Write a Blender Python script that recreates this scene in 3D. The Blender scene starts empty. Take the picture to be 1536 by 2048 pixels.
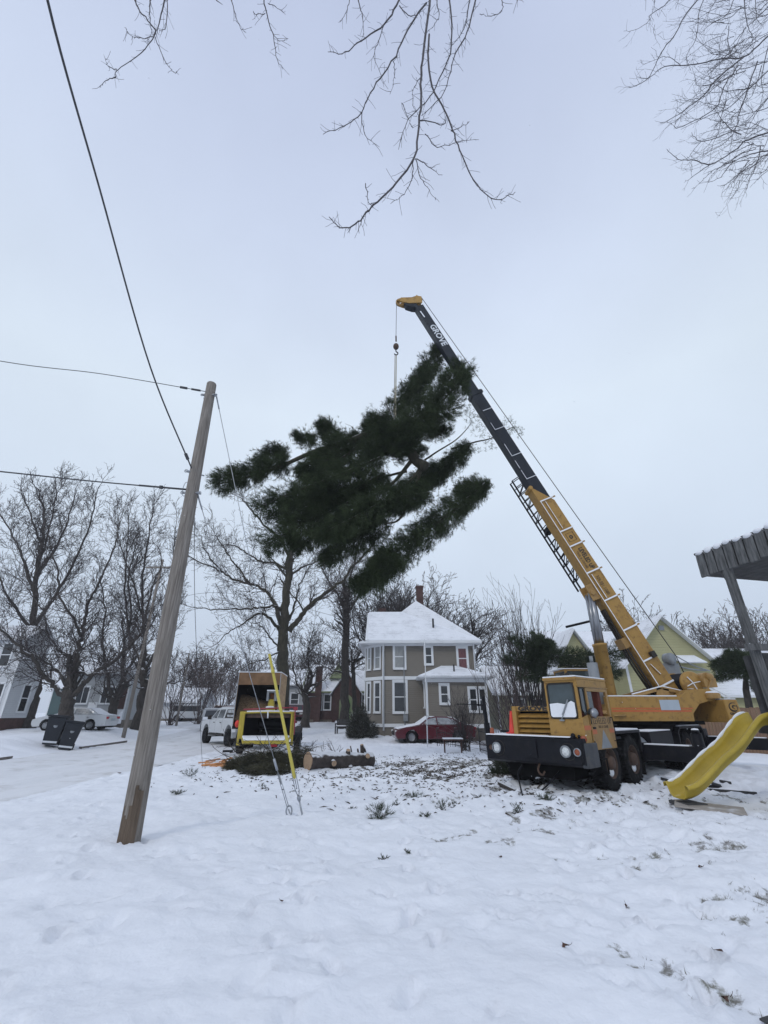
import bpy, bmesh, math, random
import numpy as np
from mathutils import Vector, Matrix

random.seed(11)
RNG = np.random.default_rng(11)
SC = bpy.context.scene
COL = SC.collection
R = math.radians

# ------------------------------------------------------------------ camera
EYE = 1.65
PITCH = R(24.5)
FPX, CXP, CYP = 880.0, 768.0, 1024.0          # focal length in pixels of the 1536 x 2048 photograph
cam_d = bpy.data.cameras.new('camera')
cam = bpy.data.objects.new('camera', cam_d)
COL.objects.link(cam)
cam.location = (0, 0, EYE)
cam.rotation_euler = (R(90) + PITCH, 0, 0)
cam_d.sensor_fit = 'HORIZONTAL'
cam_d.sensor_width = 36.0
cam_d.lens = 36.0 * FPX / 1536.0
cam_d.clip_start = 0.05
cam_d.clip_end = 6000
SC.camera = cam

# ------------------------------------------------------------------ sky
w = bpy.data.worlds.new("World")
SC.world = w
w.use_nodes = True
nt = w.node_tree
for n in list(nt.nodes):
    nt.nodes.remove(n)
out = nt.nodes.new('ShaderNodeOutputWorld')
bg = nt.nodes.new('ShaderNodeBackground')
bg.inputs['Strength'].default_value = 0.1
sky = nt.nodes.new('ShaderNodeTexSky')
sky.sky_type = 'NISHITA'
sky.sun_disc = False
SUN_EL, SUN_AZ = R(42), R(215)
sky.sun_elevation = SUN_EL
sky.sun_rotation = SUN_AZ
sky.air_density = 1.0
sky.dust_density = 3.0
tc = nt.nodes.new('ShaderNodeTexCoord')
sep = nt.nodes.new('ShaderNodeSeparateXYZ')
nt.links.new(tc.outputs['Generated'], sep.inputs[0])
ramp = nt.nodes.new('ShaderNodeValToRGB')     # the cloud deck: a little darker at the zenith and towards the horizon
cr = ramp.color_ramp
cr.elements[0].position = 0.0
cr.elements[0].color = (0.58, 0.665, 0.815, 1)
cr.elements[1].position = 1.0
cr.elements[1].color = (0.52, 0.59, 0.79, 1)
for p, c in ((0.25, (0.655, 0.750, 0.885, 1)), (0.58, (0.735, 0.835, 0.955, 1)), (0.82, (0.64, 0.725, 0.905, 1))):
    e = cr.elements.new(p)
    e.color = c
nt.links.new(sep.outputs['Z'], ramp.inputs['Fac'])
noi = nt.nodes.new('ShaderNodeTexNoise')
noi.inputs['Scale'].default_value = 1.7
noi.inputs['Detail'].default_value = 4.0
noi.inputs['Roughness'].default_value = 0.5
nt.links.new(tc.outputs['Generated'], noi.inputs['Vector'])
mr = nt.nodes.new('ShaderNodeMapRange')
mr.inputs['From Min'].default_value = 0.3
mr.inputs['From Max'].default_value = 0.7
mr.inputs['To Min'].default_value = 9.3
mr.inputs['To Max'].default_value = 10.7
nt.links.new(noi.outputs['Fac'], mr.inputs['Value'])
vm = nt.nodes.new('ShaderNodeVectorMath')
vm.operation = 'SCALE'
nt.links.new(ramp.outputs['Color'], vm.inputs[0])
nt.links.new(mr.outputs['Result'], vm.inputs['Scale'])
mx = nt.nodes.new('ShaderNodeMixRGB')
mx.inputs['Fac'].default_value = 0.93         # overcast: a thin share of clear sky through the deck
nt.links.new(sky.outputs['Color'], mx.inputs['Color1'])
nt.links.new(vm.outputs['Vector'], mx.inputs['Color2'])
nt.links.new(mx.outputs['Color'], bg.inputs['Color'])
nt.links.new(bg.outputs['Background'], out.inputs['Surface'])

sun_d = bpy.data.lights.new('sun', 'SUN')
sun_d.energy = 0.52
sun_d.angle = R(10)
sun_d.color = (1.0, 0.96, 0.90)
sun = bpy.data.objects.new('sun', sun_d)
COL.objects.link(sun)
sdir = Vector((math.sin(SUN_AZ) * math.cos(SUN_EL), math.cos(SUN_AZ) * math.cos(SUN_EL), math.sin(SUN_EL)))
sun.rotation_euler = sdir.to_track_quat('Z', 'Y').to_euler()
sun.location = (0, 0, 60)

SC.view_settings.view_transform = 'Standard'
SC.view_settings.look = 'None'
SC.view_settings.gamma = 1.0
SC.view_settings.exposure = 0.06
SC.view_settings.use_curve_mapping = False
SC.cycles.use_denoising = True
SC.cycles.max_bounces = 6
SC.cycles.transparent_max_bounces = 8

# ------------------------------------------------------------------ helpers
CP, SP = math.cos(PITCH), math.sin(PITCH)


def ray(u, v):
    x = (u - CXP) / FPX
    y = -(v - CYP) / FPX
    return Vector((x, CP - y * SP, y * CP + SP))


def at(u, v, Y):
    """The point at distance Y ahead of the eye that the photograph shows at (u, v)."""
    d = ray(u, v)
    return Vector((0, 0, EYE)) + d * (Y / d.y)


def on(u, v, z=0.0):
    """The point of height z that the photograph shows at (u, v)."""
    d = ray(u, v)
    return Vector((0, 0, EYE)) + d * ((z - EYE) / d.z)


class MB:
    """Collects shapes for ONE mesh object."""

    def __init__(s, M=None):
        s.v, s.f, s.m, s.s, s.M = [], [], [], [], M

    def add(s, vs, fs, m=0, smooth=False, M=None):
        b = len(s.v)
        T = M if M is not None else s.M
        for p in vs:
            p = Vector(p)
            s.v.append(T @ p if T is not None else p)
        for f in fs:
            s.f.append([b + i for i in f])
            s.m.append(m)
            s.s.append(smooth)
        return s

    def box(s, c, size, m=0, M=None, rz=0, rx=0, ry=0, taper=None):
        x, y, z = size[0] / 2, size[1] / 2, size[2] / 2
        tx, ty = taper or (1, 1)
        vs = [(-x, -y, -z), (x, -y, -z), (x, y, -z), (-x, y, -z), (-x * tx, -y * ty, z), (x * tx, -y * ty, z), (x * tx, y * ty, z), (-x * tx, y * ty, z)]
        Q = Matrix.Translation(Vector(c)) @ Matrix.Rotation(rz, 4, 'Z') @ Matrix.Rotation(ry, 4, 'Y') @ Matrix.Rotation(rx, 4, 'X')
        vs = [Q @ Vector(p) for p in vs]
        return s.add(vs, [(0, 3, 2, 1), (4, 5, 6, 7), (0, 1, 5, 4), (1, 2, 6, 5), (2, 3, 7, 6), (3, 0, 4, 7)], m, M=M)

    def bx(s, a, b, m=0, M=None):
        return s.box([(a[i] + b[i]) / 2 for i in range(3)], [abs(b[i] - a[i]) for i in range(3)], m, M)

    def beam(s, p, q, w, h, m=0, up=(0, 0, 1), M=None):
        p, q = Vector(p), Vector(q)
        d = (q - p)
        L = d.length
        d.normalize()
        u = Vector(up)
        x = d.cross(u)
        if x.length < 1e-4:
            x = d.cross(Vector((0, 1, 0)))
        x.normalize()
        u = x.cross(d)
        vs = []
        for e in (p, q):
            for (i, j) in ((-1, -1), (1, -1), (1, 1), (-1, 1)):
                vs.append(e + x * (i * w / 2) + u * (j * h / 2))
        return s.add(vs, [(0, 1, 2, 3), (7, 6, 5, 4), (0, 4, 5, 1), (1, 5, 6, 2), (2, 6, 7, 3), (3, 7, 4, 0)], m, M=M)

    def tube(s, pts, r, k=8, m=0, cap=True, smooth=True, M=None):
        pts = [Vector(p) for p in pts]
        n = len(pts)
        rs = r if isinstance(r, (list, tuple)) else [r] * n
        vs, fs = [], []
        ref = None
        for i, p in enumerate(pts):
            a = pts[max(0, i - 1)]
            b = pts[min(n - 1, i + 1)]
            d = (b - a)
            if d.length < 1e-9:
                d = Vector((0, 0, 1))
            d.normalize()
            if ref is None:
                ref = d.orthogonal().normalized()
            x = ref - d * ref.dot(d)
            if x.length < 1e-5:
                x = d.orthogonal()
            x.normalize()
            ref = x
            y = d.cross(x)
            for j in range(k):
                t = 2 * math.pi * j / k
                vs.append(p + (x * math.cos(t) + y * math.sin(t)) * rs[i])
        for i in range(n - 1):
            for j in range(k):
                fs.append((i * k + j, i * k + (j + 1) % k, (i + 1) * k + (j + 1) % k, (i + 1) * k + j))
        s.add(vs, fs, m, smooth, M)
        if cap:
            b = len(s.v) - n * k
            s.f.append([b + j for j in range(k)][::-1]); s.m.append(m); s.s.append(False)
            s.f.append([b + (n - 1) * k + j for j in range(k)]); s.m.append(m); s.s.append(False)
        return s

    def lathe(s, prof, origin, axis, k=20, m=0, smooth=True, M=None):
        """prof: (distance along axis, radius)."""
        o = Vector(origin)
        d = Vector(axis).normalized()
        x = d.orthogonal().normalized()
        y = d.cross(x)
        vs, fs = [], []
        for (h, r) in prof:
            for j in range(k):
                t = 2 * math.pi * j / k
                vs.append(o + d * h + (x * math.cos(t) + y * math.sin(t)) * max(r, 1e-4))
        for i in range(len(prof) - 1):
            for j in range(k):
                fs.append((i * k + j, i * k + (j + 1) % k, (i + 1) * k + (j + 1) % k, (i + 1) * k + j))
        return s.add(vs, fs, m, smooth, M)

    def prism(s, poly, f0, f1, m=0, M=None):
        """poly: 2-D points; f0, f1 turn one into a 3-D point on the two ends."""
        n = len(poly)
        vs = [f0(*p) for p in poly] + [f1(*p) for p in poly]
        fs = [tuple(range(n))[::-1], tuple(range(n, 2 * n))] + [(i, (i + 1) % n, n + (i + 1) % n, n + i) for i in range(n)]
        return s.add(vs, fs, m, M=M)

    def xz(s, poly, y0, y1, m=0, M=None):
        return s.prism(poly, lambda a, b: (a, y0, b), lambda a, b: (a, y1, b), m, M)

    def yz(s, poly, x0, x1, m=0, M=None):
        return s.prism(poly, lambda a, b: (x0, a, b), lambda a, b: (x1, a, b), m, M)

    def xy(s, poly, z0, z1, m=0, M=None):
        return s.prism(poly, lambda a, b: (a, b, z0), lambda a, b: (a, b, z1), m, M)

    def quad(s, a, b, c, d, m=0, M=None):
        return s.add([a, b, c, d], [(0, 1, 2, 3)], m, M=M)

    def sphere(s, c, r, k=12, n=8, m=0, M=None):
        c = Vector(c)
        rr = r if isinstance(r, (tuple, list)) else (r, r, r)
        vs, fs = [], []
        for i in range(n + 1):
            a = math.pi * i / n
            for j in range(k):
                t = 2 * math.pi * j / k
                vs.append(c + Vector((rr[0] * math.sin(a) * math.cos(t), rr[1] * math.sin(a) * math.sin(t), rr[2] * math.cos(a))))
        for i in range(n):
            for j in range(k):
                fs.append((i * k + j, (i + 1) * k + j, (i + 1) * k + (j + 1) % k, i * k + (j + 1) % k))
        return s.add(vs, fs, m, True, M)


ROOT = {}                     # world matrix of each root Empty, by object name


def root_of(o):
    while o.parent:
        o = o.parent
    return o


def link(o, parent=None):
    COL.objects.link(o)
    if parent:
        o.parent = parent
    return o


def finish_mesh(me, mats):
    for m in (mats if isinstance(mats, (list, tuple)) else [mats]):
        me.materials.append(m)


def obj(name, mb, mats, parent=None, world=False, bevel=0.0, recalc=True):
    """Links the collected shapes as ONE mesh object; world: they were given in world coordinates."""
    me = bpy.data.meshes.new(name)
    vs = mb.v
    if world and parent:
        I = ROOT[root_of(parent).name].inverted()
        vs = [I @ p for p in vs]
    me.from_pydata([tuple(p) for p in vs], [], mb.f)
    me.polygons.foreach_set('material_index', mb.m)
    me.polygons.foreach_set('use_smooth', mb.s)
    finish_mesh(me, mats)
    if recalc:
        bm = bmesh.new()
        bm.from_mesh(me)
        bmesh.ops.recalc_face_normals(bm, faces=bm.faces)
        bm.to_mesh(me)
        bm.free()
    me.update()
    o = link(bpy.data.objects.new(name, me), parent)
    if bevel:
        md = o.modifiers.new('edge', 'BEVEL')
        md.width = bevel
        md.segments = 2
        md.limit_method = 'ANGLE'
        md.angle_limit = R(40)
    return o


def np_mesh(name, verts, faces, mat, parent=None, world=False, smooth=False):
    verts = np.asarray(verts, dtype=np.float64)
    faces = np.asarray(faces, dtype=np.int32)
    if world and parent:
        I = np.array(ROOT[root_of(parent).name].inverted())
        verts = verts @ I[:3, :3].T + I[:3, 3]
    me = bpy.data.meshes.new(name)
    me.vertices.add(len(verts))
    me.vertices.foreach_set('co', verts.astype(np.float32).ravel())
    k = faces.shape[1]
    me.loops.add(faces.size)
    me.loops.foreach_set('vertex_index', faces.ravel())
    me.polygons.add(len(faces))
    me.polygons.foreach_set('loop_start', np.arange(len(faces), dtype=np.int32) * k)
    me.polygons.foreach_set('use_smooth', np.full(len(faces), smooth))
    me.update(calc_edges=True)
    finish_mesh(me, mat)
    return link(bpy.data.objects.new(name, me), parent)


def thing(name, label, cat, loc=(0, 0, 0), rz=0.0, group=None):
    o = bpy.data.objects.new(name, None)
    o.empty_display_size = 0.3
    link(o)
    o.location = loc
    o.rotation_euler = (0, 0, rz)
    ROOT[o.name] = Matrix.Translation(Vector(loc)) @ Matrix.Rotation(rz, 4, 'Z')
    return tag(o, label, cat, group)


def tag(o, label, cat, group=None, kind=None):
    if label:
        o['label'] = label
    if cat:
        o['category'] = cat
    if group:
        o['group'] = group
    if kind:
        o['kind'] = kind
    return o


def copy_tree(o, parent=None):
    c = o.copy()
    COL.objects.link(c)
    c.parent = parent
    for ch in o.children:
        copy_tree(ch, c)
    return c


def lettering(body, size, origin, xdir, up, mat, parent, extrude=0.004, align='CENTER', squeeze=1.0, bold=0.0):
    """Raised lettering on a plane; origin, xdir and up are in world coordinates."""
    cu = bpy.data.curves.new('lettering', 'FONT')
    cu.body = body
    cu.size = size
    cu.align_x = align
    cu.align_y = 'CENTER'
    cu.extrude = extrude
    cu.offset = bold
    cu.resolution_u = 3
    cu.materials.append(mat)
    x = Vector(xdir).normalized()
    z = x.cross(Vector(up)).normalized()
    y = z.cross(x)
    M = Matrix(((x.x, y.x, z.x, origin[0]), (x.y, y.y, z.y, origin[1]), (x.z, y.z, z.z, origin[2]), (0, 0, 0, 1)))
    M = M @ Matrix.Diagonal((squeeze, 1, 1, 1))
    tmp = link(bpy.data.objects.new('lettering_source', cu))
    dg = bpy.context.evaluated_depsgraph_get()
    me = bpy.data.meshes.new_from_object(tmp.evaluated_get(dg))
    bpy.data.objects.remove(tmp)
    me.name = 'lettering'
    if not me.materials:
        me.materials.append(mat)
    o = link(bpy.data.objects.new('lettering', me), parent)
    o.matrix_local = ROOT[root_of(parent).name].inverted() @ M
    return o


# ------------------------------------------------------------------ materials
MATS = {}


def mat(name, col, rough=0.7, var=0.15, scale=3.0, bump=0.0, bscale=None, metal=0.0, snow=0.0, col2=None, stretch=None, spec=None, dirt=None, coat=0.0, thr=0.5):
    """Principled material with noise-mottled colour, fine relief and, with snow > 0, snow lying on upward faces."""
    m = bpy.data.materials.new(name)
    MATS[name] = m
    m.use_nodes = True
    t = m.node_tree
    N, L = t.nodes, t.links
    b = N['Principled BSDF']
    b.inputs['Roughness'].default_value = rough
    b.inputs['Metallic'].default_value = metal
    if spec is not None:
        b.inputs['Specular IOR Level'].default_value = spec
    if coat:
        b.inputs['Coat Weight'].default_value = coat
    c = N.new('ShaderNodeTexCoord')
    mp = N.new('ShaderNodeMapping')
    L.new(c.outputs['Object'], mp.inputs['Vector'])
    if stretch:
        mp.inputs['Scale'].default_value = stretch
    n1 = N.new('ShaderNodeTexNoise')
    n1.inputs['Scale'].default_value = scale
    n1.inputs['Detail'].default_value = 6
    n1.inputs['Roughness'].default_value = 0.62
    L.new(mp.outputs['Vector'], n1.inputs['Vector'])
    rp = N.new('ShaderNodeValToRGB')
    a = tuple(max(0, x * (1 - var)) for x in col)
    d = col2 or tuple(min(1, x * (1 + var)) for x in col)
    rp.color_ramp.elements[0].position = 0.33
    rp.color_ramp.elements[0].color = (*a, 1)
    rp.color_ramp.elements[1].position = 0.67
    rp.color_ramp.elements[1].color = (*d, 1)
    L.new(n1.outputs['Fac'], rp.inputs['Fac'])
    colour = rp.outputs['Color']
    if dirt:
        dc, amt, dsc = dirt
        n2 = N.new('ShaderNodeTexNoise')
        n2.inputs['Scale'].default_value = dsc
        n2.inputs['Detail'].default_value = 8
        n2.inputs['Roughness'].default_value = 0.7
        L.new(c.outputs['Object'], n2.inputs['Vector'])
        r2 = N.new('ShaderNodeMapRange')
        r2.inputs['From Min'].default_value = 0.52
        r2.inputs['From Max'].default_value = 0.72
        r2.inputs['To Max'].default_value = amt
        L.new(n2.outputs['Fac'], r2.inputs['Value'])
        mm = N.new('ShaderNodeMixRGB')
        L.new(r2.outputs['Result'], mm.inputs['Fac'])
        L.new(colour, mm.inputs['Color1'])
        mm.inputs['Color2'].default_value = (*dc, 1)
        colour = mm.outputs['Color']
    if snow:
        g = N.new('ShaderNodeNewGeometry')
        sx = N.new('ShaderNodeSeparateXYZ')
        L.new(g.outputs['Normal'], sx.inputs[0])
        n3 = N.new('ShaderNodeTexNoise')
        n3.inputs['Scale'].default_value = 4.0
        n3.inputs['Detail'].default_value = 4
        L.new(c.outputs['Object'], n3.inputs['Vector'])
        ad = N.new('ShaderNodeMath')
        ad.operation = 'MULTIPLY_ADD'
        L.new(n3.outputs['Fac'], ad.inputs[0])
        ad.inputs[1].default_value = 0.9
        L.new(sx.outputs['Z'], ad.inputs[2])
        r3 = N.new('ShaderNodeMapRange')
        r3.inputs['From Min'].default_value = thr + 0.45
        r3.inputs['From Max'].default_value = thr + 0.62
        r3.inputs['To Max'].default_value = snow
        L.new(ad.outputs[0], r3.inputs['Value'])
        mm = N.new('ShaderNodeMixRGB')
        L.new(r3.outputs['Result'], mm.inputs['Fac'])
        L.new(colour, mm.inputs['Color1'])
        mm.inputs['Color2'].default_value = (0.80, 0.82, 0.86, 1)
        colour = mm.outputs['Color']
    L.new(colour, b.inputs['Base Color'])
    if bump:
        n4 = N.new('ShaderNodeTexNoise')
        n4.inputs['Scale'].default_value = bscale or scale * 6
        n4.inputs['Detail'].default_value = 5
        L.new(mp.outputs['Vector'], n4.inputs['Vector'])
        bp = N.new('ShaderNodeBump')
        bp.inputs['Strength'].default_value = bump
        bp.inputs['Distance'].default_value = 0.03
        L.new(n4.outputs['Fac'], bp.inputs['Height'])
        L.new(bp.outputs['Normal'], b.inputs['Normal'])
    return m


def siding(name, col, pitch=0.13, var=0.06, rough=0.7):
    """Painted clapboard: every board's lower edge stands proud, as relief."""
    m = mat(name, col, rough, var, 0.8)
    t = m.node_tree
    N, L = t.nodes, t.links
    c = N.new('ShaderNodeTexCoord')
    sx = N.new('ShaderNodeSeparateXYZ')
    L.new(c.outputs['Object'], sx.inputs[0])
    dv = N.new('ShaderNodeMath'); dv.operation = 'DIVIDE'; dv.inputs[1].default_value = pitch
    L.new(sx.outputs['Z'], dv.inputs[0])
    fr = N.new('ShaderNodeMath'); fr.operation = 'FRACT'
    L.new(dv.outputs[0], fr.inputs[0])
    bp = N.new('ShaderNodeBump')
    bp.inputs['Strength'].default_value = 1.0
    bp.inputs['Distance'].default_value = 0.05
    bp.invert = True
    L.new(fr.outputs[0], bp.inputs['Height'])
    L.new(bp.outputs['Normal'], N['Principled BSDF'].inputs['Normal'])
    return m


def roof_snow(name, bare, cover=0.9, pitch=0.16):
    """Shingles under thin snow: courses show faintly where the cover is thin."""
    m = mat(name, (0.80, 0.82, 0.86), 0.85, 0.03, 1.2)
    t = m.node_tree
    N, L = t.nodes, t.links
    b = N['Principled BSDF']
    src = b.inputs['Base Color'].links[0].from_socket
    c = N.new('ShaderNodeTexCoord')
    sx = N.new('ShaderNodeSeparateXYZ')
    L.new(c.outputs['Object'], sx.inputs[0])
    dv = N.new('ShaderNodeMath'); dv.operation = 'DIVIDE'; dv.inputs[1].default_value = pitch
    L.new(sx.outputs['Z'], dv.inputs[0])
    fr = N.new('ShaderNodeMath'); fr.operation = 'FRACT'
    L.new(dv.outputs[0], fr.inputs[0])
    n = N.new('ShaderNodeTexNoise')
    n.inputs['Scale'].default_value = 1.3
    n.inputs['Detail'].default_value = 7
    n.inputs['Roughness'].default_value = 0.7
    L.new(c.outputs['Object'], n.inputs['Vector'])
    ad = N.new('ShaderNodeMath'); ad.operation = 'MULTIPLY_ADD'
    L.new(fr.outputs[0], ad.inputs[0]); ad.inputs[1].default_value = 0.13
    L.new(n.outputs['Fac'], ad.inputs[2])
    mr_ = N.new('ShaderNodeMapRange')
    mr_.inputs['From Min'].default_value = 0.56
    mr_.inputs['From Max'].default_value = 0.78
    mr_.inputs['To Max'].default_value = 1 - cover + 0.35
    L.new(ad.outputs[0], mr_.inputs['Value'])
    mm = N.new('ShaderNodeMixRGB')
    L.new(mr_.outputs['Result'], mm.inputs['Fac'])
    L.new(src, mm.inputs['Color1'])
    mm.inputs['Color2'].default_value = (*bare, 1)
    L.new(mm.outputs['Color'], b.inputs['Base Color'])
    return m


SNOW = mat('snow_cover', (0.82, 0.84, 0.88), 0.85, 0.03, 2.0, 0.25, 14)
YEL = mat('crane_yellow_paint', (0.375, 0.218, 0.058), 0.5, 0.10, 1.4, 0.05, 30, dirt=((0.115, 0.058, 0.026), 0.85, 5.5), spec=0.35)
YELD = mat('crane_yellow_worn', (0.34, 0.20, 0.062), 0.5, 0.12, 2.2, 0.06, 30, dirt=((0.17, 0.085, 0.03), 0.6, 5.0))
BLK = mat('black_steel', (0.0065, 0.007, 0.011), 0.55, 0.3, 3, 0.05, 40, dirt=((0.030, 0.028, 0.027), 0.5, 4), spec=0.22)
BOOMB = mat('boom_dark_paint', (0.015, 0.019, 0.027), 0.5, 0.2, 2, 0.04, 30, dirt=((0.035, 0.037, 0.042), 0.5, 5), spec=0.3)
UNDER = mat('grime_and_shade_black', (0.006, 0.006, 0.0065), 0.9, 0.3, 4, spec=0.1)  # grimy chassis black; also painted on as shade inside the chip box
RUB = mat('tyre_rubber', (0.010, 0.010, 0.011), 0.9, 0.25, 6, 0.3, 50, dirt=((0.20, 0.205, 0.22), 0.25, 7), spec=0.15)
RIM = mat('rusty_rim', (0.07, 0.040, 0.026), 0.7, 0.35, 6, 0.2, 40)
RIMS = mat('alloy_rim', (0.35, 0.36, 0.38), 0.35, 0.1, 5, metal=0.7)
CHR = mat('chrome_rod', (0.30, 0.31, 0.33), 0.34, 0.05, 5, metal=1.0)
STEEL = mat('galvanised_steel', (0.36, 0.38, 0.41), 0.45, 0.15, 12, metal=0.7)
GLASS = mat('cab_glass', (0.045, 0.062, 0.068), 0.06, 0.35, 1.3, spec=0.6)
WGL = mat('window_glass', (0.030, 0.034, 0.038), 0.07, 0.4, 1.0, spec=0.6)
CURT = mat('window_curtain', (0.30, 0.31, 0.31), 0.35, 0.25, 6, stretch=(8, 8, 0.6), spec=0.5)
CURTR = mat('red_curtain', (0.16, 0.065, 0.07), 0.35, 0.6, 6, stretch=(8, 8, 0.6), spec=0.5)
LENS = mat('headlamp_lens', (0.62, 0.64, 0.64), 0.1, 0.25, 20, spec=0.7)
AMB = mat('amber_lens', (0.30, 0.075, 0.03), 0.25, 0.3, 30)
REDL = mat('red_lens', (0.35, 0.02, 0.03), 0.25, 0.2, 30)
ORG = mat('orange_plastic', (0.70, 0.045, 0.03), 0.5, 0.12, 5)
STRIPE = mat('orange_stripe', (0.50, 0.125, 0.035), 0.45, 0.08, 2)
LETB = mat('black_lettering', (0.022, 0.018, 0.015), 0.6, 0.2, 20)
LETW = mat('white_lettering', (0.62, 0.65, 0.68), 0.6, 0.1, 20)
LETP = mat('brown_lettering', (0.085, 0.055, 0.03), 0.6, 0.2, 20)
WHITE = mat('white_trim', (0.74, 0.76, 0.78), 0.6, 0.04, 2)
POLE = mat('weathered_pole_wood', (0.20, 0.172, 0.148), 0.9, 0.25, 9, 0.8, 30, stretch=(5, 5, 0.22), col2=(0.33, 0.30, 0.27))
POLED = mat('split_pole_butt', (0.125, 0.092, 0.066), 0.9, 0.35, 9, 0.6, 26, stretch=(5, 5, 0.3))
WOODG = mat('grey_weathered_board', (0.085, 0.088, 0.09), 0.9, 0.42, 5, 0.45, 26, stretch=(4, 4, 0.5), col2=(0.165, 0.168, 0.17))
WOODD = mat('dark_old_timber', (0.055, 0.055, 0.057), 0.9, 0.3, 5, 0.3, 26)
FENCEW = mat('brown_fence_board', (0.19, 0.115, 0.072), 0.85, 0.25, 4, 0.2, 20, stretch=(6, 6, 0.5))
PLY = mat('plywood', (0.36, 0.225, 0.115), 0.8, 0.22, 2.5, 0.05, 20, stretch=(1, 1, 3), col2=(0.46, 0.31, 0.17))
PLYD = mat('stained_plywood', (0.20, 0.115, 0.06), 0.85, 0.25, 2.5, 0.1, 20)
CHIPS = mat('wood_chips', (0.15, 0.095, 0.055), 0.95, 0.5, 22, 1.0, 40, col2=(0.27, 0.185, 0.11))
CHY = mat('chipper_yellow', (0.46, 0.36, 0.04), 0.5, 0.15, 3, 0.04, 30, dirt=((0.22, 0.14, 0.04), 0.5, 5))
SLIDE = mat('slide_plastic', (0.44, 0.32, 0.035), 0.42, 0.14, 1.6, 0.03, 20, snow=0.5, thr=1.0, dirt=((0.30, 0.22, 0.06), 0.4, 3))
GUARD = mat('yellow_guard_plastic', (0.52, 0.44, 0.08), 0.5, 0.08, 4)
BARK = mat('dark_bark', (0.046, 0.039, 0.035), 0.95, 0.35, 5, 0.8, 22, snow=0.9, thr=0.62, stretch=(2, 2, 0.6), col2=(0.075, 0.064, 0.057))
BARKM = mat('mossy_bark', (0.042, 0.038, 0.026), 0.95, 0.35, 4, 0.8, 22, snow=0.9, thr=0.62, stretch=(2, 2, 0.6), col2=(0.068, 0.062, 0.042))
TWIG = mat('twig_bark', (0.070, 0.061, 0.060), 0.95, 0.3, 2, snow=0.30, thr=0.85, spec=0.1)
TWIGR = mat('reddish_twig_bark', (0.105, 0.082, 0.078), 0.95, 0.3, 2, snow=0.25, thr=0.85, spec=0.1)
TWIGO = mat('overhead_twig_bark', (0.085, 0.078, 0.085), 0.9, 0.3, 8)
NEED = mat('pine_needles', (0.028, 0.043, 0.023), 0.85, 0.45, 1.1, col2=(0.070, 0.094, 0.046), spec=0.15)
NEEDL = mat('pine_needles_lighter', (0.040, 0.056, 0.030), 0.75, 0.4, 2.5, snow=0.5, thr=0.95)
YEW = mat('yew_foliage', (0.030, 0.034, 0.024), 0.8, 0.45, 2.5, snow=0.7, thr=0.8, col2=(0.058, 0.06, 0.045))
BRUSH = mat('cut_brush', (0.038, 0.042, 0.024), 0.85, 0.5, 2.5, snow=0.4, thr=0.95, col2=(0.072, 0.066, 0.036))
CUTW = mat('fresh_cut_wood', (0.36, 0.25, 0.165), 0.85, 0.2, 9, 0.2, 30)
SAWD = mat('fresh_split_wood', (0.55, 0.25, 0.10), 0.85, 0.3, 9, 0.3, 30)
LOGB = mat('log_bark', (0.052, 0.042, 0.038), 0.95, 0.4, 6, 1.0, 18, snow=0.8, thr=0.50)
TAUPE = siding('taupe_clapboard', (0.185, 0.168, 0.145))
FOUND = mat('block_foundation', (0.17, 0.15, 0.125), 0.9, 0.2, 3, 0.3, 12)
ROOFS = roof_snow('snowy_shingles', (0.30, 0.31, 0.33))
YSID = siding('pale_yellow_siding', (0.40, 0.385, 0.215), 0.17)
OLIVE = siding('olive_siding', (0.25, 0.24, 0.165), 0.17)
WSID = siding('white_siding', (0.60, 0.62, 0.65), 0.14)
GSID = siding('grey_siding', (0.36, 0.38, 0.40), 0.16)
TEAL = siding('teal_siding', (0.05, 0.095, 0.10), 0.16)
BRICK = mat('red_brick', (0.078, 0.042, 0.037), 0.9, 0.3, 3, 0.4, 18)
STONE = mat('lime_trim_stone', (0.24, 0.28, 0.16), 0.85, 0.15, 4)
GDOOR = mat('green_door_paint', (0.16, 0.33, 0.07), 0.5, 0.1, 4)
REDC = mat('red_car_paint', (0.085, 0.006, 0.014), 0.25, 0.1, 2, coat=0.6)
WCAR = mat('white_car_paint', (0.58, 0.60, 0.62), 0.3, 0.05, 2, coat=0.4, dirt=((0.32, 0.31, 0.30), 0.4, 2))
SILV = mat('silver_car_paint', (0.42, 0.44, 0.46), 0.3, 0.08, 2, coat=0.4)
BIN = mat('dark_blue_bin_plastic', (0.008, 0.011, 0.018), 0.6, 0.15, 3)
HYD = mat('hydrant_red', (0.30, 0.03, 0.045), 0.5, 0.1, 6)
IRON = mat('black_iron', (0.015, 0.015, 0.017), 0.6, 0.2, 6)
SIGNW = mat('grey_blue_placard', (0.42, 0.48, 0.54), 0.4, 0.05, 3)
GREYP = mat('grey_metal', (0.24, 0.26, 0.28), 0.5, 0.12, 5)
LEAF = mat('dead_leaf', (0.075, 0.040, 0.030), 0.9, 0.35, 12)
GRASS = mat('winter_grass', (0.10, 0.095, 0.055), 0.9, 0.4, 3)
MATW = mat('worn_board', (0.33, 0.30, 0.27), 0.9, 0.15, 3, 0.2, 20, snow=0.6, thr=1.02)


# ------------------------------------------------------------------ terrain
def _sm(t):
    t = np.clip(t, 0, 1)
    return t * t * (3 - 2 * t)


_PERM = np.random.default_rng(5).random((256, 256))


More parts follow.
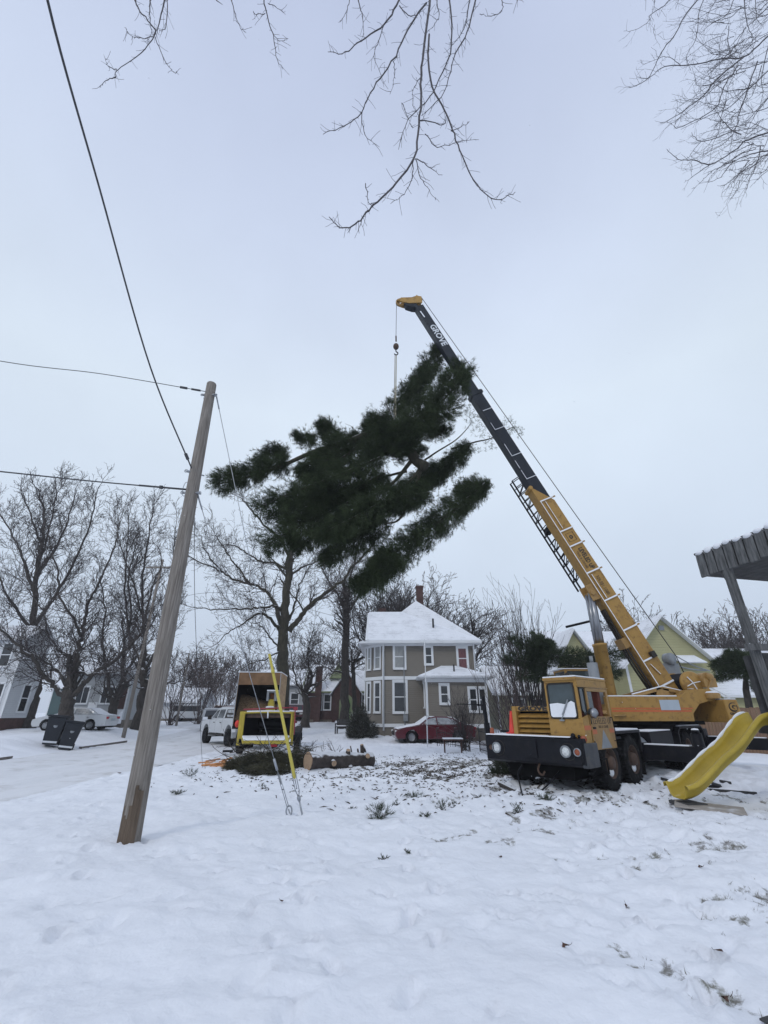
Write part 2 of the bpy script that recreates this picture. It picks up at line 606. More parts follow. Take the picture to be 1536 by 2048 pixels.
def vnoise(x, y):
    xi, yi = np.floor(x).astype(int), np.floor(y).astype(int)
    fx, fy = x - xi, y - yi
    fx, fy = fx * fx * (3 - 2 * fx), fy * fy * (3 - 2 * fy)
    a = _PERM[xi % 256, yi % 256]; b = _PERM[(xi + 1) % 256, yi % 256]
    c = _PERM[xi % 256, (yi + 1) % 256]; d = _PERM[(xi + 1) % 256, (yi + 1) % 256]
    return (a * (1 - fx) + b * fx) * (1 - fy) + (c * (1 - fx) + d * fx) * fy - 0.5


def fbm(x, y, o=5, g=0.5):
    s, a, f = 0, 1.0, 1.0
    for i in range(o):
        s = s + a * vnoise(x * f + 17.3 * i, y * f + 9.1 * i)
        a *= g
        f *= 2.03
    return s


def road_edges(y):
    """Left and right edge of the street at distance y."""
    l = -15.2 - 0.10 * np.clip(y - 20, 0, 60)
    r = -8.0 + 0.0 * y
    return l, r


def in_road(x, y):
    l, r = road_edges(y)
    a = _sm((x - l + 0.5) / 0.6) * _sm((r + 0.5 - x) / 0.9) * (y < 60)
    c = _sm((y - 44.6) / 0.8) * _sm((53.4 - y) / 0.8)
    return np.maximum(a, c)


def gz(x, y):
    """Height of the bare terrain (arrays or numbers)."""
    x = np.asarray(x, float)
    y = np.asarray(y, float)
    z = 0.85 * _sm((y - 30) / 34)
    l, r = road_edges(y)
    z = z + 0.50 * _sm((l - 0.35 - x) / 2.6) * (1 - _sm((y - 36) / 9))
    z = z + 0.32 * _sm((y - 29.2) / 2.8) * _sm((x + 5) / 4) * _sm((15 - x) / 3) * (1 - _sm((y - 38) / 10))
    z = z - 0.11 * in_road(x, y)
    return z


def g0(x, y):
    return float(gz(x, y))


def wear(x, y):
    """How much of the ground shows through the snow (0..1)."""
    n = fbm(x * 2.3, y * 2.3, 5, 0.68)
    band = _sm((y - 12.4) / 2.5) * _sm((23 - y) / 4) * _sm((x + 1.8) / 2.2) * _sm((6.5 - x) / 2)
    right = _sm((x - 0.8 - 0.10 * y) / 2.8) * _sm((12.5 - y) / 3) * 0.26
    rut = 0
    for o_ in (0.0, 2.05):
        ax_, ay_ = 4.35 - 0.72 * o_, 10.6 + 0.69 * o_
        u = -(x - ax_) * 0.70 - (y - ay_) * 0.71
        v = (x - ax_) * 0.71 - (y - ay_) * 0.70 + 0.06 * u
        rut = np.maximum(rut, np.exp(-((np.abs(v) - 0.30) / 0.13) ** 2) * _sm((u + 4) / 2) * _sm((6.0 - u) / 3) * 0.62)
    right = np.maximum(right, rut)
    brush = np.exp(-(((x + 3.6) / 3.0) ** 2 + ((y - 17.0) / 2.0) ** 2)) * 0.5
    s = np.maximum(np.maximum(band * 0.95, right), brush)
    return np.clip((n + 0.62 * s - 0.34) * 3.2, 0, 1) * (s > 0.02)


def axis(lo, hi, parts):
    a = []
    for (s, e, st) in parts:
        a.append(np.arange(s, e, st))
    a = np.concatenate(a)
    neg = a[0] - np.cumsum(np.geomspace(2, 260, 16))
    neg = neg[neg > lo]
    pos = a[-1] + np.cumsum(np.geomspace(2, 260, 18))
    pos = pos[pos < hi]
    return np.concatenate([neg[::-1], a, pos])


def build_ground():
    xs = axis(-2200, 2200, [(-60, -11.5, 0.6), (-11.5, 12, 0.05), (12, 60, 0.6)])
    ys = axis(-400, 2600, [(-12, 2.9, 0.8), (2.9, 14.5, 0.05), (14.5, 30, 0.15), (30, 62, 0.4), (62, 130, 3.0)])
    X, Y = np.meshgrid(xs, ys, indexing='ij')
    Z = gz(X, Y)
    rd = in_road(X, Y)
    near = 1 - _sm((Y - 30) / 40)
    Z = Z + (0.10 * fbm(X * 0.34, Y * 0.34, 3) + 0.075 * fbm(X * 1.5, Y * 1.5, 4, 0.55)) * (1 - rd) * near
    rng = np.random.default_rng(3)
    wx = wear(X, Y)
    Z -= 0.035 * wx
    # lumpy trampled snow on the right and round the work area, footprints and drag marks
    lump = np.maximum(_sm((X - 0.5 - 0.1 * Y) / 3), _sm((Y - 11.5) / 2.5)) * near * (1 - rd)
    Z += 0.075 * lump * fbm(X * 4.2, Y * 4.2, 3, 0.6)
    Z += 0.034 * (1 - lump) * near * (1 - rd) * np.maximum(fbm(X * 2.4 + 3, Y * 2.4, 4, 0.6), -0.12)
    Z += 0.016 * near * (1 - rd) * fbm(X * 6.5, Y * 6.5, 2)

    def dent(cx, cy, a, lx, ly, dep):
        i0, i1 = np.searchsorted(xs, [cx - 3 * max(lx, ly), cx + 3 * max(lx, ly)])
        j0, j1 = np.searchsorted(ys, [cy - 3 * max(lx, ly), cy + 3 * max(lx, ly)])
        if i1 <= i0 or j1 <= j0:
            return
        x, y = X[i0:i1, j0:j1] - cx, Y[i0:i1, j0:j1] - cy
        c, s_ = math.cos(a), math.sin(a)
        u, v = x * c + y * s_, -x * s_ + y * c
        q = (u / lx) ** 2 + (v / ly) ** 2
        Z[i0:i1, j0:j1] += dep * (-np.exp(-q * q) + 0.35 * np.exp(-((np.sqrt(q) - 1.35) / 0.35) ** 2))

    def trail(p, q, step, dep):
        p, q = np.array(p, float), np.array(q, float)
        L = np.linalg.norm(q - p)
        d = (q - p) / L
        n = np.array([-d[1], d[0]])
        for k in range(int(L / step)):
            c = p + d * (k * step) + n * (0.13 if k % 2 else -0.13) + rng.normal(0, 0.05, 2)
            dent(c[0], c[1], math.atan2(d[1], d[0]) + rng.normal(0, 0.15), 0.15, 0.062, 2.5 * dep * rng.uniform(0.6, 1.2))

    trail((0.3, 3.2), (0.6, 12), 0.62, 0.035)
    trail((2.2, 3.3), (3.8, 11), 0.60, 0.045)
    trail((-0.5, 4.0), (-2.6, 14), 0.66, 0.025)
    trail((-2.2, 3.4), (-5.8, 11), 0.66, 0.022)
    trail((1.0, 5.0), (-4.0, 7.5), 0.62, 0.022)
    trail((3.2, 4.0), (6.5, 8.5), 0.58, 0.04)
    trail((-1.6, 9.2), (2.5, 14.0), 0.62, 0.03)
    trail((-6.5, 6.0), (-4.4, 15), 0.66, 0.02)
    for _ in range(260):
        cx, cy = rng.uniform(1.0, 8), rng.uniform(3.6, 14)
        if cx < 0.6 + 0.1 * cy:
            continue
        dent(cx, cy, rng.uniform(0, 3.14), rng.uniform(0.06, 0.22), rng.uniform(0.04, 0.10), rng.uniform(0.025, 0.065))
    for _ in range(300):
        dent(rng.uniform(-8, 2), rng.uniform(3.6, 14), rng.uniform(0, 3.14), rng.uniform(0.06, 0.25), rng.uniform(0.03, 0.10), rng.uniform(0.015, 0.045))
    # wheel ruts the crane left driving in, and a long drag mark
    for off, wd, dp in ((0.0, 0.27, 0.085), (2.05, 0.27, 0.085)):
        a0 = np.array([4.35, 10.6]) + off * np.array([-0.72, 0.69])
        dd = np.array([-0.70, -0.71])
        u = (X - a0[0]) * dd[0] + (Y - a0[1]) * dd[1]
        v = -(X - a0[0]) * dd[1] + (Y - a0[1]) * dd[0] + 0.06 * u
        Z += dp * (-np.exp(-(v / wd) ** 4) + 0.45 * np.exp(-((np.abs(v) - 0.42) / 0.10) ** 2) * (1 + 0.8 * fbm(X * 5, Y * 5, 2))) * _sm((u + 7) / 1) * _sm((5.0 - u) / 4.0)
        tread = (np.sin(u * 26) > 0.2) * np.exp(-(v / 0.2) ** 6)
        Z += 0.012 * tread * _sm((u + 7) / 1) * _sm((5.0 - u) / 4.0)
    nx, ny = len(xs), len(ys)
    V = np.stack([X, Y, Z], -1).reshape(-1, 3)
    ii = np.arange(nx * ny).reshape(nx, ny)
    F = np.stack([ii[:-1, :-1], ii[1:, :-1], ii[1:, 1:], ii[:-1, 1:]], -1).reshape(-1, 4)
    m = mat('ground_snow', (0.81, 0.83, 0.875), 0.8, 0.035, 0.9, 0.6, 11.0)
    t = m.node_tree
    N, L = t.nodes, t.links
    b = N['Principled BSDF']
    src = b.inputs['Base Color'].links[0].from_socket
    at_ = N.new('ShaderNodeAttribute'); at_.attribute_name = 'wear'
    c = N.new('ShaderNodeTexCoord')
    n = N.new('ShaderNodeTexNoise'); n.inputs['Scale'].default_value = 13; n.inputs['Detail'].default_value = 8; n.inputs['Roughness'].default_value = 0.75
    L.new(c.outputs['Object'], n.inputs['Vector'])
    ad = N.new('ShaderNodeMath'); ad.operation = 'MULTIPLY_ADD'
    L.new(at_.outputs['Fac'], ad.inputs[0]); ad.inputs[1].default_value = 0.36
    L.new(n.outputs['Fac'], ad.inputs[2])
    r = N.new('ShaderNodeMapRange'); r.inputs['From Min'].default_value = 0.72; r.inputs['From Max'].default_value = 0.90
    r.inputs['To Max'].default_value = 0.85
    L.new(ad.outputs[0], r.inputs['Value'])
    n2 = N.new('ShaderNodeTexNoise'); n2.inputs['Scale'].default_value = 3.1; n2.inputs['Detail'].default_value = 4
    L.new(c.outputs['Object'], n2.inputs['Vector'])
    rp = N.new('ShaderNodeValToRGB')
    rp.color_ramp.elements[0].position = 0.38; rp.color_ramp.elements[0].color = (0.075, 0.058, 0.040, 1)
    rp.color_ramp.elements[1].position = 0.62; rp.color_ramp.elements[1].color = (0.105, 0.10, 0.058, 1)
    L.new(n2.outputs['Fac'], rp.inputs['Fac'])
    mm = N.new('ShaderNodeMixRGB')
    L.new(r.outputs['Result'], mm.inputs['Fac']); L.new(src, mm.inputs['Color1']); L.new(rp.outputs['Color'], mm.inputs['Color2'])
    L.new(mm.outputs['Color'], b.inputs['Base Color'])
    o = np_mesh('ground', V, F, m, smooth=True)
    a = o.data.attributes.new('wear', 'FLOAT', 'POINT')
    a.data.foreach_set('value', wx.reshape(-1).astype(np.float32))
    o['kind'] = 'structure'
    return xs, ys, Z


GX, GY, GZ = build_ground()


def gs(x, y):
    """Height of the snow surface."""
    i = int(np.clip(np.searchsorted(GX, x), 1, len(GX) - 1))
    j = int(np.clip(np.searchsorted(GY, y), 1, len(GY) - 1))
    return float(GZ[i - 1:i + 1, j - 1:j + 1].mean())


def sheet(name, xs, yfun, m, lift):
    pass


def build_roads():
    m = mat('street_snow', (0.74, 0.75, 0.775), 0.75, 0.05, 0.5, 0.35, 7.0, dirt=((0.43, 0.41, 0.39), 0.75, 0.8), stretch=(1.6, 0.25, 1))
    # street along y
    ys = np.arange(-30, 60, 0.25)
    U = np.linspace(0, 1, 60)
    V, idx = [], []
    l, r = road_edges(ys)
    X = l[:, None] - 0.05 + (r - l + 0.1)[:, None] * U[None, :]
    Y = np.repeat(ys[:, None], 60, 1)
    cen = X - (l[:, None] + 3.6)
    Z = gz(X, Y) + 0.055 + 0.016 * fbm(X * 0.9, Y * 0.35, 4)
    for c in (-2.1, -0.55, 1.0, 2.6):
        Z -= 0.038 * np.exp(-((cen - c - 0.35 * np.sin(Y * 0.12 + c)) / 0.22) ** 4)
    edge = np.minimum(U, 1 - U)[None, :]
    Z -= 0.06 * np.exp(-(edge / 0.015) ** 2)
    P = np.stack([X, Y, Z], -1).reshape(-1, 3)
    ii = np.arange(P.shape[0]).reshape(len(ys), 60)
    F = np.stack([ii[:-1, :-1], ii[:-1, 1:], ii[1:, 1:], ii[1:, :-1]], -1).reshape(-1, 4)
    o = np_mesh('street', P, F, m, smooth=True)
    o['kind'] = 'structure'
    xs = np.concatenate([np.arange(-90, -20, 2.0), np.arange(-20, 40, 0.5), np.arange(40, 120, 2.0)])
    yy = np.linspace(44.4, 53.6, 34)
    X, Y = np.meshgrid(xs, yy, indexing='ij')
    Z = gz(X, Y) + 0.050 + 0.016 * fbm(X * 0.35, Y * 0.9, 4)
    for c in (46.6, 48.2, 49.9, 51.5):
        Z -= 0.02 * np.exp(-((Y - c) / 0.22) ** 4)
    Z[:, 0] -= 0.08
    Z[:, -1] -= 0.08
    P = np.stack([X, Y, Z], -1).reshape(-1, 3)
    ii = np.arange(P.shape[0]).reshape(len(xs), 34)
    F = np.stack([ii[:-1, :-1], ii[1:, :-1], ii[1:, 1:], ii[:-1, 1:]], -1).reshape(-1, 4)
    o = np_mesh('cross_street', P, F, m, smooth=True)
    o['kind'] = 'structure'
    # the kerb's dark face shows where the snow has slid off it
    con = mat('kerb_concrete', (0.14, 0.125, 0.115), 0.9, 0.2, 6, snow=0.9, thr=0.75)
    mb = MB()
    for (y0, y1) in ((18.6, 20.3), (26.0, 31.5)):
        for y in np.arange(y0, y1, 0.5):
            a, b = road_edges(np.array([y, y + 0.5]))[0]
            mb.beam((a - 0.05, y, g0(a, y) + 0.03), (b - 0.05, y + 0.5, g0(b, y + 0.5) + 0.03), 0.14, 0.20)
    o = obj('kerb', mb, con)
    o['kind'] = 'structure'


build_roads()


# ------------------------------------------------------------------ buildings
def window(parent, M, w, h, pane=WGL, trim=0.11, rails=1, name='window', curtain=None, muntin=0, sill=True, trim_mat=None):
    """A framed sash window. M: x along the wall, y out of the wall, z up, origin at the centre of the opening."""
    mb = MB(M)
    t = trim
    mb.bx((-w / 2 - t, -0.03, h / 2), (w / 2 + t, 0.055, h / 2 + t * 1.25))
    mb.bx((-w / 2 - t, -0.03, -h / 2 - t), (w / 2 + t, 0.05 + 0.04 * sill, -h / 2))
    for s in (-1, 1):
        mb.bx((s * w / 2, -0.03, -h / 2), (s * (w / 2 + t), 0.045, h / 2))
    b = 0.045
    for s in (-1, 1):
        mb.bx((s * (w / 2 - b), -0.03, -h / 2), (s * w / 2, 0.022, h / 2))
    mb.bx((-w / 2 + b, -0.03, h / 2 - b), (w / 2 - b, 0.022, h / 2))
    mb.bx((-w / 2 + b, -0.03, -h / 2), (w / 2 - b, 0.022, -h / 2 + b))
    for k in range(rails):
        z = -h / 2 + h * (k + 1) / (rails + 1)
        mb.bx((-w / 2 + b, -0.03, z - 0.03), (w / 2 - b, 0.020, z + 0.03))
    for k in range(muntin):
        x = -w / 2 + w * (k + 1) / (muntin + 1)
        mb.bx((x - 0.02, -0.03, -h / 2 + b), (x + 0.02, 0.018, h / 2 - b))
    fr = obj(name, mb, trim_mat or WHITE, parent)
    z0, z1 = -h / 2 + b, h / 2 - b
    if rails == 1:
        for (a, c, mt) in ((0.03, z1, curtain or pane), (z0, -0.03, curtain or pane)):
            obj('pane', MB(M).bx((-w / 2 + b, -0.028, a), (w / 2 - b, 0.010 if a > 0 else 0.005, c)), mt, fr)
    else:
        obj('pane', MB(M).bx((-w / 2 + b, -0.028, z0), (w / 2 - b, 0.006, z1)), curtain or pane, fr)
    return fr


def wall_frame(p, q, z=0.0):
    """Frame on a vertical wall running p -> q (2-D), outward normal to the right of that direction."""
    d = Vector((q[0] - p[0], q[1] - p[1], 0)).normalized()
    n = Vector((d.y, -d.x, 0))

    def f(s, h):
        o = Vector((p[0], p[1], 0)) + d * s
        return Matrix(((d.x, n.x, 0, o.x), (d.y, n.y, 0, o.y), (0, 0, 1, h), (0, 0, 0, 1)))
    return f


def slab(mb, pts, th, m=0):
    """A roof slope: polygon of 3-D points thickened downwards."""
    n = len(pts)
    a = [Vector(p) for p in pts]
    b = [p - Vector((0, 0, th)) for p in a]
    mb.add(a + b, [tuple(range(n)), tuple(range(n, 2 * n))[::-1]] + [(i, n + i, n + (i + 1) % n, (i + 1) % n) for i in range(n)], m)


def main_house():
    bx, by = -1.35, 32.0
    bz = g0(2, 32.4) - 0.05
    t = thing('clapboard_house', 'two storey taupe clapboard house with white trim and snowy hipped roof', 'house', (bx, by, bz))
    # plan (local): bay on the left with chamfered corner, long wall facing the street
    A, B, C_, D = (0.0, 1.5), (1.3, 0.0), (7.65, 0.0), (7.65, 7.5)
    plan = [A, B, C_, D, (0.0, 7.5)]
    obj('foundation', MB().xy([(0.05, 1.53), (1.33, 0.05), (7.6, 0.05), (7.6, 7.4), (0.05, 7.4)], -0.8, 0.55), FOUND, t)
    obj('wall', MB().xy(plan, 0.55, 5.9), TAUPE, t)
    # white bands: water table, storey band, corner boards, frieze
    tr = MB()
    for (p, q) in ((A, B), (B, C_), (C_, D), ((0, 7.5), A)):
        f = wall_frame(p, q)
        L = (Vector(q) - Vector(p)).length
        tr.bx((0, 0, 0.50), (L, 0.04, 0.70), M=f(0, 0))
        tr.bx((-0.02, 0, 3.40), (L + 0.02, 0.06, 3.62), M=f(0, 0)) if p in (A,) or q in (A,) else None
        tr.bx((0, 0, 5.62), (L, 0.05, 5.86), M=f(0, 0))
        for s in (0, L):
            tr.bx((max(0, s - 0.07), 0, 0.7), (min(L, s + 0.07), 0.035, 5.6), M=f(0, 0))
    tr.bx((0, 0, 3.40), (2.6, 0.06, 3.62), M=wall_frame(B, C_)(0, 0))
    tr.tube([(1.32, -0.09, 0.3), (1.32, -0.09, 5.72), (1.30, -0.35, 5.88)], 0.055, 8)
    tr.tube([(7.6, -0.09, 0.3), (7.6, -0.09, 5.72), (7.6, -0.35, 5.88)], 0.05, 8)
    obj('trim', tr, WHITE, t)
    # roof: hip over the block, gable over the bay at left
    e = 0.45
    z0, zr, zp = 5.98, 8.75, 9.65
    rf = MB()
    x0, x1, y0, y1 = 0.25, 7.65 + e, -e, 7.5 + e
    pk = (3.95, 3.6, zp)
    slab(rf, [(x0, y0, z0), (x1, y0, z0), pk, (2.75, 3.6, zr + 0.0), (0.15, 3.6, zr)], 0.12)
    slab(rf, [(x1, y0, z0), (x1, y1, z0), pk], 0.12)
    slab(rf, [(x1, y1, z0), (x0, y1, z0), (0.15, 3.6, zr), (2.75, 3.6, zr), pk], 0.12)
    slab(rf, [(2.75, 3.6, zr), pk, (3.95, 3.6, zr)], 0.05)
    rf_o = obj('roof', rf, ROOFS, t)
    # gable end on the left
    gb = MB()
    gb.yz([(0.0, 5.95), (7.2, 5.95), (3.6, 8.65)], 0.28, 0.34)
    obj('gable', gb, TAUPE, t)
    bgd = MB()
    for (a, b) in (((-0.50, z0 - 0.02), (3.6, zr - 0.0)), ((7.7, z0 - 0.02), (3.6, zr - 0.0))):
        bgd.beam((0.17, a[0], a[1] - 0.12), (0.17, b[0], b[1] - 0.12), 0.06, 0.26, up=(1, 0, 0))
    bgd.bx((-0.30, -0.52, 5.72), (0.22, 7.9, 5.88))
    bgd.bx((-0.1, -0.50, 5.76), (8.12, -0.40, 5.93))
    bgd.bx((8.06, -0.40, 5.76), (8.15, 7.9, 5.93))
    bgd.xy([(-0.28, -0.46), (8.05, -0.42), (8.05, 0.0), (1.3, 0.0), (-0.02, 1.5), (-0.28, 1.5)], 5.72, 5.755)
    obj('eave_board', bgd, WHITE, t)
    skirt = MB()
    slab(skirt, [(-0.42, -0.5, 5.80), (0.28, -0.5, 6.02), (0.28, 7.8, 6.02), (-0.42, 7.8, 5.80)], 0.06)
    obj('pent_roof', skirt, ROOFS, t)
    ch = MB()
    ch.bx((4.05, 4.1, 8.2), (4.60, 4.65, 11.05))
    ch.bx((4.00, 4.05, 10.85), (4.65, 4.70, 11.02))
    c1 = obj('chimney', ch, BRICK, rf_o)
    c2 = obj('chimney', MB().bx((0.9, 4.6, 7.4), (1.5, 5.2, 9.25)), BRICK, rf_o)
    vp = MB().tube([(5.0, 1.2, 6.8), (5.0, 1.2, 7.75)], 0.07, 8)
    obj('vent_pipe', vp, IRON, rf_o)
    # windows
    fw = wall_frame(B, C_)
    fb = wall_frame(A, B)
    fl = wall_frame((0, 7.5), A)
    window(t, fw(1.13, 4.90), 0.72, 1.50, CURT)
    window(t, fw(1.13, 2.32), 0.82, 1.85, WGL)
    window(t, fw(3.15, 4.98), 0.46, 1.12, WGL)
    window(t, fw(5.50, 4.78), 0.62, 1.40, CURTR)
    for s, wd in ((0.45, 0.36), (1.38, 0.62)):
        window(t, fb(s, 4.90), wd * 0.9, 1.50, CURT, trim=0.09)
        window(t, fb(s, 2.32), wd * 0.9, 1.85, WGL, trim=0.09)
    window(t, fl(5.2, 4.7), 0.5, 1.5, CURT, trim=0.09)
    window(t, fl(5.2, 2.6), 0.4, 0.8, WGL, trim=0.09)
    window(t, fw(1.6, 0.22), 0.7, 0.45, WGL, trim=0.05, rails=0, name='basement_window')
    # one storey wing with a low hipped roof
    wg = MB().bx((4.0, -1.9, 0.55), (7.9, -0.002, 3.35))
    obj('wing_wall', wg, TAUPE, t)
    obj('wing_foundation', MB().bx((4.05, -1.85, -0.8), (7.85, 0, 0.55)), FOUND, t)
    wt = MB()
    fwg = wall_frame((4.0, -1.9), (7.9, -1.9))
    fws = wall_frame((4.0, 0.0), (4.0, -1.9))
    wt.bx((0, 0, 0.5), (3.9, 0.04, 0.72), M=fwg(0, 0))
    wt.bx((0, 0, 3.13), (3.9, 0.04, 3.34), M=fwg(0, 0))
    wt.bx((0, 0, 3.13), (1.9, 0.04, 3.34), M=fws(0, 0))
    for s in (0.0, 3.78):
        wt.bx((s, 0, 0.72), (s + 0.12, 0.03, 3.13), M=fwg(0, 0))
    wt.bx((3.55, -2.3, 3.351), (8.35, -0.0, 3.42))
    obj('wing_trim', wt, WHITE, t)
    wr = MB()
    slab(wr, [(3.5, -2.35, 3.50), (8.4, -2.35, 3.50), (6.3, -0.05, 4.30), (5.3, -0.05, 4.30)], 0.08)
    slab(wr, [(3.5, -0.05, 3.50), (3.5, -2.35, 3.50), (5.3, -0.05, 4.30)], 0.08)
    slab(wr, [(8.4, -2.35, 3.50), (8.4, -0.05, 3.50), (6.3, -0.05, 4.30)], 0.08)
    wr_o = obj('wing_roof', wr, ROOFS, t)
    obj('vent_pipe', MB().tube([(5.95, -1.4, 3.7), (5.95, -1.4, 4.25)], 0.05, 8), IRON, wr_o)
    window(t, fws(1.0, 2.35), 0.36, 1.30, CURT, trim=0.10)
    window(t, fwg(1.17, 2.42), 0.48, 1.05, WGL)
    window(t, fwg(2.98, 2.10), 0.46, 1.30, WGL)
    window(t, fwg(3.56, 2.10), 0.42, 1.30, WGL)
    # storm sewer vent and meter on the wall
    mt = MB()
    mt.tube([(2.72, -0.07, 0.4), (2.72, -0.07, 5.3)], 0.03, 6)
    mt.bx((2.62, -0.14, 0.85), (2.92, 0.0, 1.25))
    obj('meter_box', mt, GREYP, t)


main_house()


def gable_house(name, label, x0, y0, x1, y1, h, rise, wall, axis_='x', base=None, ov=0.35, roof=ROOFS, rz=0.0, front_windows=(), left_windows=(), trim=True, found=0.3, trim_mat=None):
    """A house block with a gabled roof: ridge along axis_; front wall on y0, left wall on x0. Windows: (s, z, w, h)."""
    bz = base if base is not None else g0((x0 + x1) / 2, y0) - 0.05
    t = thing(name, label, 'house', (x0, y0, bz), rz)
    W, D = x1 - x0, y1 - y0
    obj('wall', MB().bx((0, 0, found), (W, D, h)), wall, t)
    obj('foundation', MB().bx((0.03, 0.03, -0.8), (W - 0.03, D - 0.03, found)), BRICK if found > 0.35 else FOUND, t)
    rf, gb = MB(), MB()
    th = 0.14
    if axis_ == 'x':
        slab(rf, [(-ov, -ov, h - ov * rise / (D / 2)), (W + ov, -ov, h - ov * rise / (D / 2)), (W + ov, D / 2, h + rise), (-ov, D / 2, h + rise)], th)
        slab(rf, [(W + ov, D + ov, h - ov * rise / (D / 2)), (-ov, D + ov, h - ov * rise / (D / 2)), (-ov, D / 2, h + rise), (W + ov, D / 2, h + rise)], th)
        gb.yz([(0, h), (D, h), (D / 2, h + rise - th - 0.01)], 0.0, W)
        ends = [((-ov + 0.02, -ov, h - ov * rise / (D / 2) - 0.14), (-ov + 0.02, D / 2, h + rise - 0.14)), ((-ov + 0.02, D + ov, h - ov * rise / (D / 2) - 0.14), (-ov + 0.02, D / 2, h + rise - 0.14))]
        up = (1, 0, 0)
    else:
        slab(rf, [(-ov, -ov, h - ov * rise / (W / 2)), (W / 2, -ov, h + rise), (W / 2, D + ov, h + rise), (-ov, D + ov, h - ov * rise / (W / 2))], th)
        slab(rf, [(W / 2, -ov, h + rise), (W + ov, -ov, h - ov * rise / (W / 2)), (W + ov, D + ov, h - ov * rise / (W / 2)), (W / 2, D + ov, h + rise)], th)
        gb.xz([(0, h), (W, h), (W / 2, h + rise - th - 0.01)], 0.0, D)
        ends = [((-ov, -ov - 0.02, h - ov * rise / (W / 2) - 0.14), (W / 2, -ov - 0.02, h + rise - 0.14)), ((W + ov, -ov - 0.02, h - ov * rise / (W / 2) - 0.14), (W / 2, -ov - 0.02, h + rise - 0.14))]
        up = (0, 1, 0)
    obj('roof', rf, roof, t)
    obj('gable', gb, wall, t)
    if trim:
        tm = MB()
        for a, b in ends:
            tm.beam(a, b, 0.05, 0.30, up=up)
        tm.bx((-0.03, -0.035, found), (0.12, 0.0, h - 0.05))
        tm.bx((W - 0.12, -0.035, found), (W + 0.03, 0.0, h - 0.05))
        tm.bx((-ov, -ov - 0.05, h - ov * rise / ((D if axis_ == 'x' else W) / 2) - 0.16), (W + ov, -ov + 0.02, h - ov * rise / ((D if axis_ == 'x' else W) / 2) - 0.02)) if axis_ == 'x' else None
        obj('trim', tm, trim_mat or WHITE, t)
    ff, fl = wall_frame((0, 0), (W, 0)), wall_frame((0, D), (0, 0))
    fr = wall_frame((W, 0), (W, D))
    for (s, z, ww, hh, *k) in front_windows:
        window(t, ff(s, z), ww, hh, WGL, trim=0.09, **(k[0] if k else {}))
    for (s, z, ww, hh, *k) in left_windows:
        (window(t, (fl if s >= 0 else fr)(abs(s), z), ww, hh, WGL, trim=0.09, **(k[0] if k else {})))
    return t


# white house at the far left, cut by the frame: its right wall and front face the street
gable_house('white_house', 'white clapboard two storey house with brick base at the left edge', -36.9, 33.2, -26.2, 35.8, 6.3, 0.9, WSID, 'x', base=0.55, found=0.75,
            front_windows=((9.9, 2.05, 0.7, 1.8), (8.3, 2.05, 0.7, 1.8), (9.6, 4.9, 0.75, 1.6), (5.2, 1.95, 0.8, 1.9), (3, 1.95, .8, 1.9)), left_windows=((-1.6, 2.05, 0.7, 1.8),))
t = gable_house('grey_house', 'long low grey house with paired windows behind the snow-covered white sedan', -28.6, 43.5, -23.4, 46.5, 4.5, 0.9, GSID, 'x', base=0.75,
                front_windows=((1.05, 2.35, 1.1, 1.4, dict(rails=0, muntin=1)), (3.35, 2.35, 1.1, 1.4, dict(rails=0, muntin=1))))
obj('garage_door', MB().bx((1.85, -0.06, 0.3), (2.65, -0.002, 1.75)), WHITE, t)
st = MB()
for k in range(5):
    st.bx((4.3, -0.3 - 0.3 * k, 0.0), (5.15, -0.3 * k - 0.02 * (k == 0), 1.15 - 0.22 * k))
obj('front_steps', st, SNOW, t)
obj('front_door', MB().bx((4.35, -0.05, 1.2), (5.1, -0.002, 3.2)), BRICK, t)
gable_house('teal_house', 'dark teal house with snowy roof glimpsed between the left trees', -40.5, 58, -31.5, 66, 3.9, 2.2, TEAL, 'x',
            front_windows=((6.0, 2.2, 0.9, 1.3), (7.6, 2.2, 0.9, 1.3), (2.5, 2.2, 0.9, 1.3)))
gable_house('white_garage', 'low white garage with snowy roof just right of the big pole', -26.6, 57, -22.4, 63, 2.3, 1.5, WSID, 'x',
            front_windows=((2.0, 1.4, 0.8, 0.7, dict(rails=0)),))
gable_house('pale_blue_house', 'pale blue-grey house beyond the pickup with snowy roof', -17.0, 62, -10.2, 70, 4.4, 2.0, GSID, 'x',
            front_windows=((1.2, 2.4, 1.0, 1.5), (3.4, 2.4, 1.0, 1.5), (5.4, 2.4, 1.0, 1.5)))
gable_house('distant_white_house', 'small white house far down the street behind the box', -9.0, 78, -1.5, 86, 4.0, 2.6, WSID, 'y', front_windows=((2.0, 2.2, 1.0, 1.5), (5.2, 2.2, 1.0, 1.5)))


